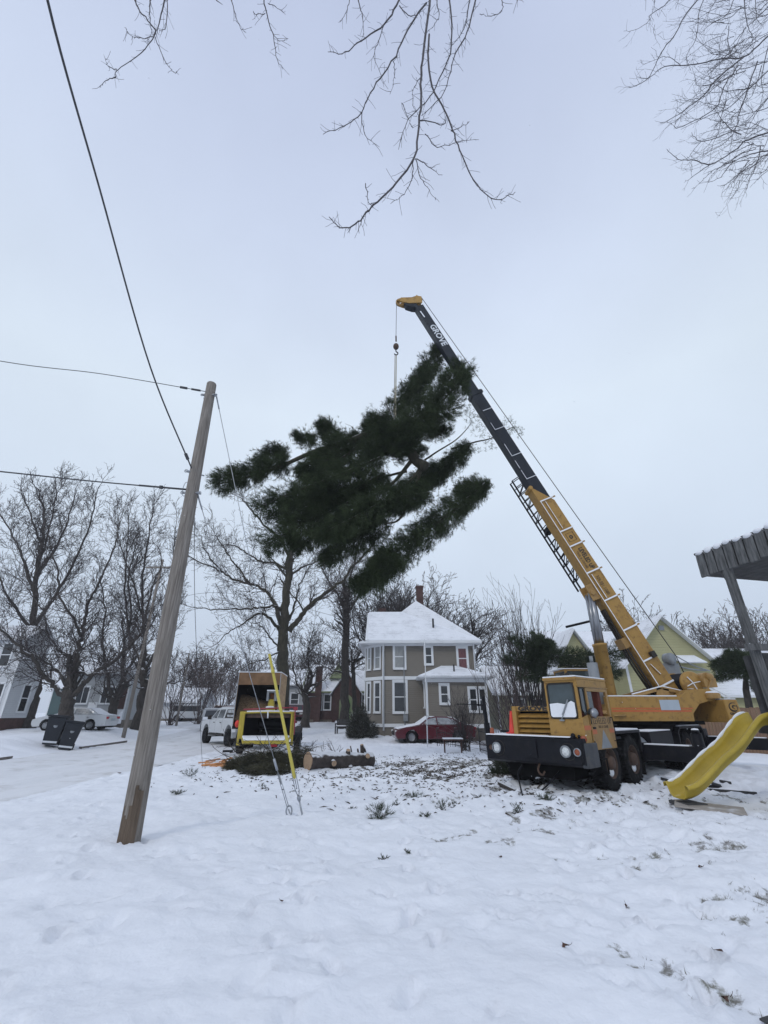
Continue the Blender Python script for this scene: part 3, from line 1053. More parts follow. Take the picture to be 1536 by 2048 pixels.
def bungalow():
    x0, y0 = -9.0, 54.5
    t = gable_house('brick_bungalow', 'red brick bungalow with lime green arched door and steep snowy roof', x0, y0, x0 + 8.0, y0 + 8, 3.5, 3.0, BRICK, 'x',
                    front_windows=((1.55, 2.1, 0.75, 1.6), (2.55, 2.1, 0.75, 1.6), (6.9, 2.1, 0.8, 1.6)), trim_mat=STONE)
    g = MB().xz([(3.3, 0.0), (6.3, 0.0), (6.3, 3.1), (4.8, 5.2), (3.3, 3.1)], -1.3, -0.002)
    obj('entry_gable', g, BRICK, t)
    r = MB()
    slab(r, [(2.95, -1.5, 2.85), (4.8, -1.5, 5.4), (4.8, 2.6, 5.4), (2.95, 0.2, 2.85)], 0.1)
    slab(r, [(4.8, -1.5, 5.4), (6.65, -1.5, 2.85), (6.65, 0.2, 2.85), (4.8, 2.6, 5.4)], 0.1)
    obj('entry_roof', r, ROOFS, t)
    arch = [(-0.75, 0.2)] + [(0.75, 0.2)] + [(0.75 * math.cos(a), 2.1 + 0.75 * math.sin(a)) for a in np.linspace(0, math.pi, 10)]
    d = obj('door_surround', MB().xz([(4.8 + a, b) for a, b in arch], -1.40, -1.305), STONE, t)
    arch = [(-0.47, 0.25)] + [(0.47, 0.25)] + [(0.47 * math.cos(a), 2.05 + 0.47 * math.sin(a)) for a in np.linspace(0, math.pi, 10)]
    d = obj('door', MB().xz([(4.8 + a, b) for a, b in arch], -1.45, -1.405), GDOOR, t)
    arch = [(-0.2, 0.9)] + [(0.2, 0.9)] + [(0.2 * math.cos(a), 1.95 + 0.2 * math.sin(a)) for a in np.linspace(0, math.pi, 8)]
    obj('door_glass', MB().xz([(4.8 + a, b) for a, b in arch], -1.47, -1.452), WGL, d)
    s = MB()
    for k in range(4):
        s.bx((3.7, -1.6 - 0.35 * k - 0.35, -0.5), (5.9, -1.6 - 0.35 * k, 0.15 - 0.17 * k))
    s.bx((3.7, -1.6, -0.5), (5.9, -1.31, 0.2))
    obj('front_steps', s, SNOW, t)
    obj('chimney', MB().bx((1.15, -0.5, 0.0), (1.85, -0.003, 5.9)), BRICK, t)
    dm = MB().xz([(2.5, 4.7), (4.6, 4.7), (3.55, 6.4)], 1.0, 3.5)
    obj('dormer', dm, STONE, t)


bungalow()

# yellow house behind the crane and its wings
t = gable_house('yellow_gable_house', 'pale yellow house with steep white-edged front gable behind the boom', 15.6, 30.0, 21.4, 40, 4.55, 3.0, YSID, 'y', base=0.1, ov=0.3)
lg = MB()
lg.bx((2.75, -0.06, 6.55), (3.1, 0.0, 6.85))
obj('gable_lamp', lg, GREYP, t)
obj('awning', MB().quad((2.95, -0.04, 4.95), (4.6, -0.04, 4.95), (4.9, -0.7, 4.45), (3.2, -0.7, 4.45)).quad((2.95, -0.04, 4.90), (3.2, -0.7, 4.40), (4.9, -0.7, 4.40), (4.6, -0.04, 4.90)), SNOW, t)
t = gable_house('yellow_house_wing', 'low pale yellow house wing with dark two-pane window under an eave of snow', 20.6, 28.6, 25.2, 33, 2.75, 1.0, YSID, 'x', base=0.0, ov=0.3,
                front_windows=((2.9, 1.75, 1.35, 1.2, dict(rails=0, muntin=1)),))
obj('corner_board', MB().bx((4.05, -0.12, 0.1), (4.6, -0.04, 2.6)).bx((4.28, -0.16, 0.1), (4.36, -0.12, 2.6)), WHITE, t)
t = gable_house('yellow_rear_house', 'pale yellow house with long snowy roof left of the boom', 12.8, 34.0, 19.4, 41.0, 4.7, 3.0, YSID, 'x', base=0.1, ov=0.4, front_windows=((1.0, 2.0, 1.0, 1.4), (3.4, 2.0, 1.0, 1.4)))
yh = t
obj('cross_gable', MB().xz([(-0.45, 4.4), (2.65, 4.4), (1.1, 6.95)], -0.75, 3.0), YSID, yh)
cg = MB()
slab(cg, [(-0.85, -1.0, 4.15), (1.1, -1.0, 7.25), (1.1, 3.3, 7.25), (-0.85, 3.3, 4.15)], 0.14)
slab(cg, [(1.1, -1.0, 7.25), (3.05, -1.0, 4.15), (3.05, 3.3, 4.15), (1.1, 3.3, 7.25)], 0.14)
obj('cross_roof', cg, ROOFS, yh)
for a_ in (((-0.85, -1.03, 4.0), (1.1, -1.03, 7.1)), ((3.05, -1.03, 4.0), (1.1, -1.03, 7.1))):
    obj('barge_board', MB().beam(*a_, 0.05, 0.28, up=(0, 1, 0)), WHITE, yh)
gable_house('olive_garage', 'low olive garage with snowy roof behind the bare shrub', 8.9, 37.5, 15.0, 44, 3.1, 2.1, OLIVE, 'x', base=0.15, ov=0.35,
            front_windows=((1.6, 1.7, 0.9, 1.5), (3.2, 1.7, 0.9, 1.5)), left_windows=())
gable_house('pale_right_house', 'pale grey house with layered snowy roofs beyond the evergreen on the right', 36.0, 48, 46, 58, 5.6, 2.2, WSID, 'x', base=0.6, ov=0.6)
gable_house('pale_porch_gable', 'small white gabled porch in front of the pale house on the right', 33.6, 45, 38.0, 48.5, 5.0, 1.7, WSID, 'y', base=0.6, ov=0.3)


# ------------------------------------------------------------------ trees
class Wood:
    """Collects branch segments; thick ones as continuous tubes, fine ones as separate three-sided prisms."""

    def __init__(s, seed, minr=0.006):
        s.trunk = MB()
        s.a, s.b, s.ra, s.rb = [], [], [], []
        s.rng = random.Random(seed)
        s.minr = minr

    def limb(s, pts, radii, k=9):
        s.trunk.tube(pts, list(radii), k, cap=True)

    def seg(s, p, q, r0, r1):
        s.a.append(p); s.b.append(q); s.ra.append(r0); s.rb.append(r1)

    def grow(s, p, d, L, r, depth, wig=0.25, trop=0.06, spread=0.75, dens=1.6, seglen=0.45, shrink=0.55, thick=0.05, grav=0.0):
        rg = s.rng
        n = max(3, int(L / seglen))
        st = L / n
        pts, rad = [p], [r]
        d = d.normalized()
        dirs = [d]
        for i in range(n):
            d = d + Vector((rg.gauss(0, wig), rg.gauss(0, wig), rg.gauss(0, wig) + trop - grav))
            d.normalize()
            p = p + d * st
            pts.append(p)
            dirs.append(d)
            rad.append(max(s.minr, r * (1 - 0.72 * (i + 1) / n)))
        if r > thick:
            s.limb(pts, rad, 7)
        else:
            for i in range(n):
                s.seg(pts[i], pts[i + 1], rad[i], rad[i + 1])
        if depth <= 0:
            return pts
        m = max(2, int(L * dens + rg.random()))
        for k in range(m):
            t = 0.22 + 0.78 * (k + rg.random()) / m
            t = min(t, 0.98)
            i = min(n - 1, int(t * n))
            q = pts[i].lerp(pts[i + 1], t * n - i)
            dd = dirs[i + 1]
            ax = dd.cross(Vector((rg.gauss(0, 1), rg.gauss(0, 1), rg.gauss(0, 1))))
            if ax.length < 1e-4:
                continue
            ax.normalize()
            ang = spread * rg.uniform(0.6, 1.25)
            nd = Matrix.Rotation(ang, 3, ax) @ dd
            cl = L * shrink * rg.uniform(0.55, 1.1) * (1.15 - 0.55 * t)
            if cl < 0.12:
                continue
            s.grow(q, nd, cl, max(s.minr, rad[i] * rg.uniform(0.45, 0.7)), depth - 1, wig, trop, spread, dens * 1.25, max(0.16, seglen * 0.75), shrink, thick, grav)
        return pts

    def crown_arrays(s):
        A = np.array([tuple(p) for p in s.a]); B = np.array([tuple(p) for p in s.b])
        ra, rb = np.array(s.ra), np.array(s.rb)
        D = B - A
        D /= np.maximum(np.linalg.norm(D, axis=1, keepdims=True), 1e-9)
        ref = np.where(np.abs(D[:, 2:3]) > 0.9, np.array([[1.0, 0, 0]]), np.array([[0, 0, 1.0]]))
        X = np.cross(D, ref); X /= np.linalg.norm(X, axis=1, keepdims=True)
        Y = np.cross(D, X)
        V = []
        for (P, r) in ((A, ra), (B, rb)):
            for j in range(3):
                t = 2 * math.pi * j / 3 + math.pi / 6
                V.append(P + (X * math.cos(t) + Y * math.sin(t)) * r[:, None])
        V = np.stack(V, 1).reshape(-1, 3)
        n = len(A)
        b = np.arange(n)[:, None] * 6
        F = np.concatenate([b + np.array([[j, (j + 1) % 3, 3 + (j + 1) % 3, 3 + j]]) for j in range(3)], 0)
        return V, F

    def build(s, root, bark, twig, world=True):
        if s.trunk.v:
            obj('trunk', s.trunk, bark, root, world=world, recalc=False)
        if s.a:
            V, F = s.crown_arrays()
            np_mesh('crown', V, F, twig, root, world=world)


def spline(pts, n=5):
    """Catmull-Rom through the points."""
    P = [Vector(p) for p in pts]
    if len(P) < 3:
        return P
    out_ = []
    Q = [P[0] * 2 - P[1]] + P + [P[-1] * 2 - P[-2]]
    for i in range(1, len(Q) - 2):
        for k in range(n):
            t = k / n
            a, b, c, d = Q[i - 1], Q[i], Q[i + 1], Q[i + 2]
            out_.append(0.5 * ((2 * b) + (c - a) * t + (2 * a - 5 * b + 4 * c - d) * t * t + (3 * b - a - 3 * c + d) * t ** 3))
    out_.append(P[-1])
    return out_


def hand_tree(name, label, px, Y, limbs, seed, bark=BARK, twig=TWIG, group=None, dens=1.0, depth=3, minr=0.009, sub=2.2, trop=0.05, spread=0.8, side=0.0, tipgrow=1.0):
    """A bare tree whose trunk and main limbs follow given courses; limbs: (points (u, v[, dY]), r0, r1)."""
    rg = random.Random(seed)
    base = at(px, 1440, Y)
    gx, gy = base.x, base.y
    t = thing(name, label, 'tree', (gx, gy, g0(gx, gy)), 0, group)
    W = Wood(seed, minr)
    for li, (pp, r0, r1) in enumerate(limbs):
        pts = []
        for q in pp:
            dy = q[2] if len(q) > 2 else 0.0
            p = at(q[0], q[1], Y + dy)
            pts.append(p)
        if li == 0:
            pts[0].z = g0(pts[0].x, pts[0].y) - 0.15
        sp = spline(pts, 5)
        n = len(sp)
        k_ = 1.0 if li == 0 else 0.82
        rad = [k_ * (r0 + (r1 - r0) * (i / (n - 1)) ** 0.7) for i in range(n)]
        if li == 0:
            rad[0] = r0 * 1.35
            rad[1] = max(rad[1], r0 * 1.12)
        # a little irregularity
        sp2 = [p + Vector((rg.gauss(0, 1), rg.gauss(0, 1), rg.gauss(0, 1))) * (0.05 if 0 < i < n - 1 else 0) for i, p in enumerate(sp)]
        W.limb(sp2, rad, 10 if r0 > 0.2 else 8)
        L = sum((sp2[i + 1] - sp2[i]).length for i in range(n - 1))
        lo = 0.55 if li == 0 else 0.18
        m = max(4, int(L * sub * 2.5 * dens * (1 - lo)))
        for k in range(m):
            tt = lo + (1 - lo) * (k + rg.random()) / m
            i = min(n - 2, int(tt * (n - 1)))
            dd = (sp2[i + 1] - sp2[i]).normalized()
            ax = dd.cross(Vector((rg.gauss(0, 1), rg.gauss(0, 1), rg.gauss(0, 1)))).normalized()
            nd = Matrix.Rotation(spread * rg.uniform(0.7, 1.35), 3, ax) @ dd + Vector((0, 0, 0.25 + side))
            cl = rg.uniform(0.9, 3.1) * (1.25 - 0.4 * tt) * tipgrow
            W.grow(sp2[i], nd, cl, max(minr * 1.5, rad[i] * rg.uniform(0.2, 0.4)), depth - 1, 0.2, trop, 0.75, 2.6, 0.36, 0.55, 0.07)
        W.grow(sp2[-1], (sp2[-1] - sp2[-2]), 2.3 * tipgrow, rad[-1], depth - 1, 0.2, trop, 0.7, 3.0, 0.36, 0.6, 0.07)
    W.build(t, bark, twig)
    return t


def free_tree(name, label, x, y, H, crown_r, seed, bark=BARK, twig=TWIG, group=None, r0=0.22, depth=4, fork=0.3, nl=7, minr=0.014, base=None, dens=1.0):
    """A bare spreading tree grown from the ground."""
    rg = random.Random(seed)
    z = g0(x, y) if base is None else base
    t = thing(name, label, 'tree', (x, y, z), 0, group)
    W = Wood(seed, minr)
    p = Vector((x, y, z - 0.2))
    fh = H * fork
    top = p + Vector((rg.gauss(0, .15), rg.gauss(0, .15), fh))
    W.limb([p, p.lerp(top, 0.12), p.lerp(top, 0.6), top], [r0 * 1.35, r0, r0 * 0.9, r0 * 0.8], 9)
    for k in range(nl):
        a = 2 * math.pi * (k + rg.random() * 0.6) / nl
        tilt = rg.uniform(0.15, 0.9) if k else 0.05
        L = (H - fh) * rg.uniform(0.75, 1.0) / max(0.72, math.cos(tilt * 0.6))
        d = Vector((math.cos(a) * math.sin(tilt) * crown_r / (H * 0.4), math.sin(a) * math.sin(tilt) * crown_r / (H * 0.4), math.cos(tilt)))
        s = p.lerp(top, rg.uniform(0.72, 1.0))
        W.grow(s, d, L * 0.82, r0 * rg.uniform(0.26, 0.42), depth - 1, 0.13, 0.06, 0.68, 1.25 * dens, 0.6, 0.50, 0.07)
    W.build(t, bark, twig)
    return t


# --- the row along the left side of the street
hand_tree('maple_tree', 'low-forking bare maple with snowy limbs behind the dark bins', 128, 31.0, [
    ([(128, 1462), (131, 1425), (137, 1392), (138, 1372)], 0.46, 0.36),
    ([(133, 1400), (112, 1375), (88, 1352, -.5), (68, 1318, -1), (40, 1295, -1.5), (5, 1258, -2), (-45, 1205, -2)], 0.24, 0.06),
    ([(138, 1380), (122, 1350), (104, 1333, .5), (76, 1315, .8), (52, 1305, 1), (20, 1275, 1.4)], 0.17, 0.05),
    ([(147, 1380), (153, 1330), (158, 1290), (166, 1262, .4), (170, 1235, .6), (182, 1195, .8), (205, 1150, 1), (228, 1095, 1.2), (240, 1040, 1.4)], 0.26, 0.04),
    ([(148, 1392), (170, 1365), (196, 1340), (230, 1320, -.6), (262, 1288, -1), (285, 1255, -1.3), (300, 1190, -1.5), (322, 1130, -1.5)], 0.24, 0.05),
    ([(153, 1352), (140, 1318, .8), (118, 1300, 1.2), (98, 1268, 1.5), (85, 1220, 2), (50, 1170, 2.2)], 0.15, 0.04),
    ([(160, 1345), (200, 1348, -1), (238, 1342, -1.4), (268, 1338, -2)], 0.11, 0.03),
    ([(162, 1278), (150, 1240, -1), (120, 1195, -1.6), (112, 1130, -2), (90, 1060, -2)], 0.14, 0.04),
], 101, dens=0.85, minr=0.010)
hand_tree('tall_street_tree', 'tallest bare tree with upright crown at the far left', 60, 36.0, [
    ([(58, 1440), (66, 1400), (75, 1360), (70, 1290), (68, 1220), (72, 1150), (84, 1085), (88, 1030), (80, 985)], 0.48, 0.06),
    ([(72, 1200), (50, 1130), (20, 1060, 1), (-10, 1010, 1)], 0.2, 0.05),
    ([(74, 1150), (110, 1100, .5), (135, 1040, 1), (150, 985, 1)], 0.2, 0.04),
    ([(82, 1085), (60, 1030, -1), (45, 985, -1)], 0.12, 0.04),
    ([(70, 1250), (110, 1190, -1), (150, 1120, -1.5), (185, 1030, -2), (195, 980, -2)], 0.2, 0.04),
    ([(70, 1270), (20, 1200, -1), (-20, 1120, -1)], 0.2, 0.04),
    ([(76, 1130), (95, 1070, 1.2), (110, 1000, 1.6), (112, 965, 2)], 0.14, 0.03),
], 102, dens=0.95, minr=0.011, trop=0.09)
hand_tree('forked_street_tree', 'twin-stemmed bare tree by the grey house steps', 222, 42.0, [
    ([(222, 1438), (226, 1415), (232, 1395)], 0.42, 0.34),
    ([(228, 1405), (215, 1350), (205, 1290), (210, 1220, 1), (200, 1150, 1)], 0.24, 0.05),
    ([(234, 1398), (245, 1350), (248, 1290), (262, 1230, -1), (258, 1150, -1), (275, 1080, -1)], 0.24, 0.05),
    ([(236, 1380), (262, 1330, 1), (285, 1290, 1), (312, 1230, 1)], 0.16, 0.04),
], 103, dens=0.9, depth=3, minr=0.013, trop=0.08)
hand_tree('pole_side_tree', 'bare tree with dense upright crown directly left of the big pole', 276, 38.0, [
    ([(274, 1448), (283, 1400), (288, 1370), (284, 1340)], 0.36, 0.27),
    ([(286, 1355), (290, 1280), (282, 1200), (290, 1120, .5), (300, 1050, .8), (308, 1010, 1)], 0.22, 0.04),
    ([(290, 1340), (318, 1290, -1), (330, 1220, -1), (345, 1130, -1), (352, 1050, -1)], 0.18, 0.04),
    ([(282, 1330), (262, 1270, 1), (250, 1180, 1), (255, 1090, 1), (258, 1030, 1)], 0.17, 0.04),
    ([(288, 1360), (330, 1368, -.8), (365, 1362, -1.4), (390, 1350, -2)], 0.12, 0.03),
    ([(284, 1230), (262, 1150, -1), (240, 1090, -1.4), (235, 1030, -1.5)], 0.12, 0.03),
], 104, dens=1.05, minr=0.011, trop=0.11)
# --- the big oak behind the chip box
hand_tree('oak_tree', 'large oak with mossy trunk and wide bare crown behind the yellow chipper', 562, 36.0, [
    ([(560, 1442), (566, 1380), (566, 1310), (568, 1250), (572, 1205), (577, 1150), (582, 1110), (588, 1050), (590, 1000)], 0.58, 0.16),
    ([(578, 1262), (600, 1235), (622, 1210, -.6), (650, 1188, -1), (682, 1165, -1.4), (702, 1138, -1.6), (736, 1102, -2), (760, 1070, -2)], 0.30, 0.07),
    ([(562, 1248), (550, 1205), (530, 1180, .8), (500, 1168, 1.2), (470, 1160, 1.6), (445, 1145, 2), (420, 1132, 2.2), (378, 1112, 2.6)], 0.25, 0.06),
    ([(564, 1220), (548, 1212, -1), (520, 1216, -1.6), (485, 1218, -2), (440, 1218, -2.4), (392, 1216, -2.6)], 0.17, 0.04),
    ([(560, 1262), (535, 1232, -1), (515, 1228, -1.6), (490, 1245, -2), (462, 1262, -2.6), (430, 1290, -3)], 0.18, 0.03),
    ([(576, 1140), (550, 1126, .6), (520, 1124, 1), (498, 1108, 1.4), (470, 1092, 2), (440, 1090, 2.5)], 0.18, 0.04),
    ([(580, 1120), (560, 1080, -.8), (520, 1040, -1.2), (495, 1010, -2), (480, 995, -2)], 0.18, 0.04),
    ([(582, 1150), (602, 1135, 1), (630, 1125, 1.6), (660, 1100, 2)], 0.16, 0.04),
    ([(578, 1240), (592, 1200, 1.2), (600, 1170, 1.8), (622, 1130, 2.4)], 0.15, 0.04),
    ([(566, 1300), (545, 1280, 1), (520, 1250, 1.8), (500, 1245, 2.4)], 0.14, 0.03),
    ([(565, 1300), (530, 1318, -1), (490, 1332, -2), (462, 1352, -2.6)], 0.11, 0.02),
    ([(500, 1168, 1.2), (465, 1120, 1.6), (440, 1085, 1.6), (425, 1060, 1.6)], 0.12, 0.03),
    ([(445, 1145, 2), (410, 1100, 2.2), (400, 1070, 2.5)], 0.10, 0.03),
], 105, bark=BARKM, twig=TWIG, dens=0.82, minr=0.010, sub=2.0)
hand_tree('straight_trunk_tree', 'tall straight dark trunk standing beside the bench and yew', 688, 44.0, [
    ([(688, 1440), (690, 1380), (691, 1300), (692, 1240), (690, 1200)], 0.45, 0.28),
    ([(692, 1230), (675, 1190), (655, 1160, 1), (640, 1120, 1)], 0.2, 0.05),
    ([(692, 1215), (700, 1160), (715, 1100, 1), (720, 1050, 1)], 0.2, 0.05),
    ([(690, 1240), (712, 1200, -1), (740, 1165, -1), (770, 1120, -1)], 0.18, 0.05),
    ([(690, 1345), (660, 1340, -1), (640, 1325, -1.5), (622, 1290, -2)], 0.12, 0.03),
], 106, dens=1.0, minr=0.013)
hand_tree('leaning_fork_tree', 'slender forked tree leaning between straight trunk and taupe house', 708, 46.0, [
    ([(712, 1440), (708, 1390), (706, 1340), (707, 1325)], 0.24, 0.18),
    ([(706, 1335), (702, 1300), (690, 1270), (692, 1220)], 0.12, 0.03),
    ([(707, 1325), (722, 1305), (738, 1280), (752, 1240)], 0.14, 0.04),
], 107, dens=0.8, minr=0.013)
hand_tree('small_street_tree', 'small bare tree with dark trunk in the bungalow front yard', 612, 46.5, [
    ([(611, 1441), (612, 1405), (610, 1385)], 0.40, 0.28),
    ([(610, 1392), (592, 1360), (585, 1320, 1), (575, 1280, 1)], 0.16, 0.03),
    ([(612, 1388), (618, 1340), (615, 1300), (628, 1255, -1)], 0.16, 0.03),
    ([(613, 1390), (640, 1365), (660, 1350), (690, 1340, -1)], 0.12, 0.03),
], 108, dens=1.1, minr=0.013, trop=0.08)
# --- trees behind the taupe house
for i, (px, Y, H, cr_, lab) in enumerate([
        (830, 48, 17.0, 8.5, 'wide bare tree whose crown spreads behind the brick chimney'),
        (912, 46, 14.0, 7.5, 'rounded bare tree rising behind the right slope of the taupe roof'),
        (775, 50, 16.5, 7.0, 'bare tree behind the left gable of the taupe house')]):
    p = at(px, 1420, Y)
    free_tree('backyard_tree', lab, p.x, p.y, H, cr_, 120 + i, group='trees behind the taupe house', r0=0.32, depth=5, minr=0.017, nl=17, dens=1.12)
p = at(985, 1420, 44)
free_tree('backyard_tree', 'thin bare tree between the taupe house and the bare shrub', p.x, p.y, 8.5, 4.5, 131, r0=0.16, depth=4, minr=0.012, nl=7)
# --- trees behind the yellow houses on the right
for i, (px, Y, H, cr_, lab, tw) in enumerate([
        (1290, 62, 16.5, 5.5, 'bare tree top showing above the yellow roof ridge', TWIG),
        (1382, 56, 13.6, 6.5, 'round bare tree right of the yellow gable', TWIG),
        (1478, 60, 15.0, 6.0, 'reddish bare tree behind the pale right house', TWIGR),
        (1545, 54, 15.0, 6.0, 'bare tree behind the grey post at the right edge', TWIG)]):
    p = at(px, 1420, Y)
    free_tree('far_tree', lab, p.x, p.y, H, cr_, 140 + i, twig=tw, group='trees beyond the yellow houses', r0=0.26, depth=5, minr=0.020, nl=14, dens=0.95)
# --- street trees and scrub far down the road, copies of a few kinds
protos = []
for i in range(4):
    t = free_tree('distant_tree', 'bare tree in the far row closing the street', -28 + 7 * i, 74, 11.5, 5.5, 160 + i, twig=TWIG if i % 2 else TWIGR, group='far row of bare trees', r0=0.24, depth=4, minr=0.024, nl=12)
    protos.append(t)
rg = random.Random(77)
for k in range(18):
    t = copy_tree(protos[k % 4])
    x = -62 + k * 5.6 + rg.uniform(-1.5, 1.5)
    y = rg.uniform(76, 118)
    t.location = (x, y, g0(x, y))
    t.rotation_euler = (0, 0, rg.uniform(0, 6.28))
    s = rg.uniform(0.8, 1.35)
    t.scale = (s, s, s)
for k, t in enumerate([copy_tree(protos[k % 4]) for k in range(7)]):
    x = 24 + k * 9.0
    t['label'] = 'bare tree in the far row beyond the yellow houses'
    t['group'] = 'far row on the right'
    t.location = (x, rg.uniform(80, 100), 0.8)
    t.rotation_euler = (0, 0, rg.uniform(0, 6.28))


def shrub(name, label, x, y, H, spread, n, seed, twig=TWIG, minr=0.006, depth=2, r=0.025, cat='shrub', group=None, lean=0.0):
    rg = random.Random(seed)
    z = g0(x, y)
    t = thing(name, label, cat, (x, y, z), 0, group)
    W = Wood(seed, minr)
    for k in range(n):
        a = rg.uniform(0, 6.283)
        tl = abs(rg.gauss(0, spread))
        d = Vector((math.cos(a) * math.sin(tl) + lean, math.sin(a) * math.sin(tl), math.cos(tl)))
        p = Vector((x + rg.gauss(0, 0.12), y + rg.gauss(0, 0.12), z - 0.05))
        W.grow(p, d, H * rg.uniform(0.7, 1.05), r * rg.uniform(0.7, 1.2), depth, 0.07, 0.07, 0.5, 1.3 / max(0.6, H * 0.25), 0.45, 0.5, 0.2)
    V, F = W.crown_arrays()
    np_mesh('stems', V, F, twig, t, world=True)
    return t


p = at(1060, 1420, 27)
shrub('multi_stem_shrub', 'tall many-stemmed bare shrub rising behind the crane hood', p.x, p.y, 7.6, 0.26, 34, 201, TWIG, 0.008, 2, 0.045)
p = at(1015, 1420, 25)
shrub('multi_stem_shrub', 'lower fan of bare stems arching left behind the crane bumper', p.x, p.y, 4.4, 0.55, 30, 202, TWIGR, 0.006, 2, 0.03)
p = at(925, 1450, 23.5)
shrub('bare_bush', 'thin bare bush in front of the red car', p.x, p.y, 2.3, 0.36, 34, 203, TWIG, 0.005, 2, 0.02)
for i, (px, Y, H, lab) in enumerate([(400, 52, 6.5, 'brown twiggy shrub left of the pickup'), (345, 50, 5.5, 'brown twiggy shrub by the white garage'), (440, 56, 6.0, 'brown twiggy shrub beyond the pickup cab'),
                                     (490, 60, 7.0, 'brown twiggy shrub behind the plywood box')]):
    p = at(px, 1420, Y)
    shrub('twiggy_shrub', lab, p.x, p.y, H, 0.6, 20, 210 + i, TWIGR, 0.011, 3, 0.04, group='brown shrubs along the far street')
hg = MB()


# ------------------------------------------------------------------ needled foliage
def tufts(P, D, rng, k=14, L=0.13, w=0.011, flare=0.75):
    """Needle sprays: k narrow triangles round each twig end P pointing along D."""
    n = len(P)
    D = D / np.maximum(np.linalg.norm(D, axis=1, keepdims=True), 1e-9)
    P2 = np.repeat(P, k, 0) - np.repeat(D, k, 0) * rng.uniform(0, L * 0.9, (n * k, 1))
    d = np.repeat(D, k, 0) + rng.normal(0, flare, (n * k, 3))
    d /= np.linalg.norm(d, axis=1, keepdims=True)
    l = L * rng.uniform(0.7, 1.25, (n * k, 1))
    s = np.cross(d, rng.normal(0, 1, (n * k, 3)))
    s /= np.maximum(np.linalg.norm(s, axis=1, keepdims=True), 1e-9)
    V = np.stack([P2 - s * w / 2, P2 + s * w / 2, P2 + d * l], 1).reshape(-1, 3)
    F = np.arange(len(V)).reshape(-1, 3)
    return V, F


def plume(axis_pts, radii, n, rng, along=0.75, hang=0.0, fill=0.5):
    """Twig ends spread through a tapering cylinder along a curve."""
    sp = spline(axis_pts, 6)
    A = np.array([tuple(p) for p in sp])
    m = len(A)
    rr = np.interp(np.linspace(0, 1, m), np.linspace(0, 1, len(radii)), radii)
    # density grows with the radius
    seg = np.linalg.norm(np.diff(A, axis=0), axis=1)
    wgt = seg * (rr[:-1] + rr[1:])
    i = rng.choice(m - 1, n, p=wgt / wgt.sum())
    f = rng.random(n)
    P0 = A[i] + (A[i + 1] - A[i]) * f[:, None]
    T = A[i + 1] - A[i]
    T /= np.linalg.norm(T, axis=1, keepdims=True)
    r = (rr[i] + (rr[i + 1] - rr[i]) * f)
    q = rng.normal(0, 1, (n, 3))
    q -= T * (q * T).sum(1, keepdims=True)
    q /= np.maximum(np.linalg.norm(q, axis=1, keepdims=True), 1e-9)
    rad = rng.random(n) ** fill
    clump = 0.82 + 0.55 * (vnoise(P0[:, 0] * 1.7 + q[:, 0] * 1.3, P0[:, 2] * 1.7 + q[:, 2] * 1.3))
    P = P0 + q * (r * rad * clump)[:, None]
    D = T * along + q * (0.35 + 0.5 * rad)[:, None]
    D[:, 2] -= hang
    return P, D


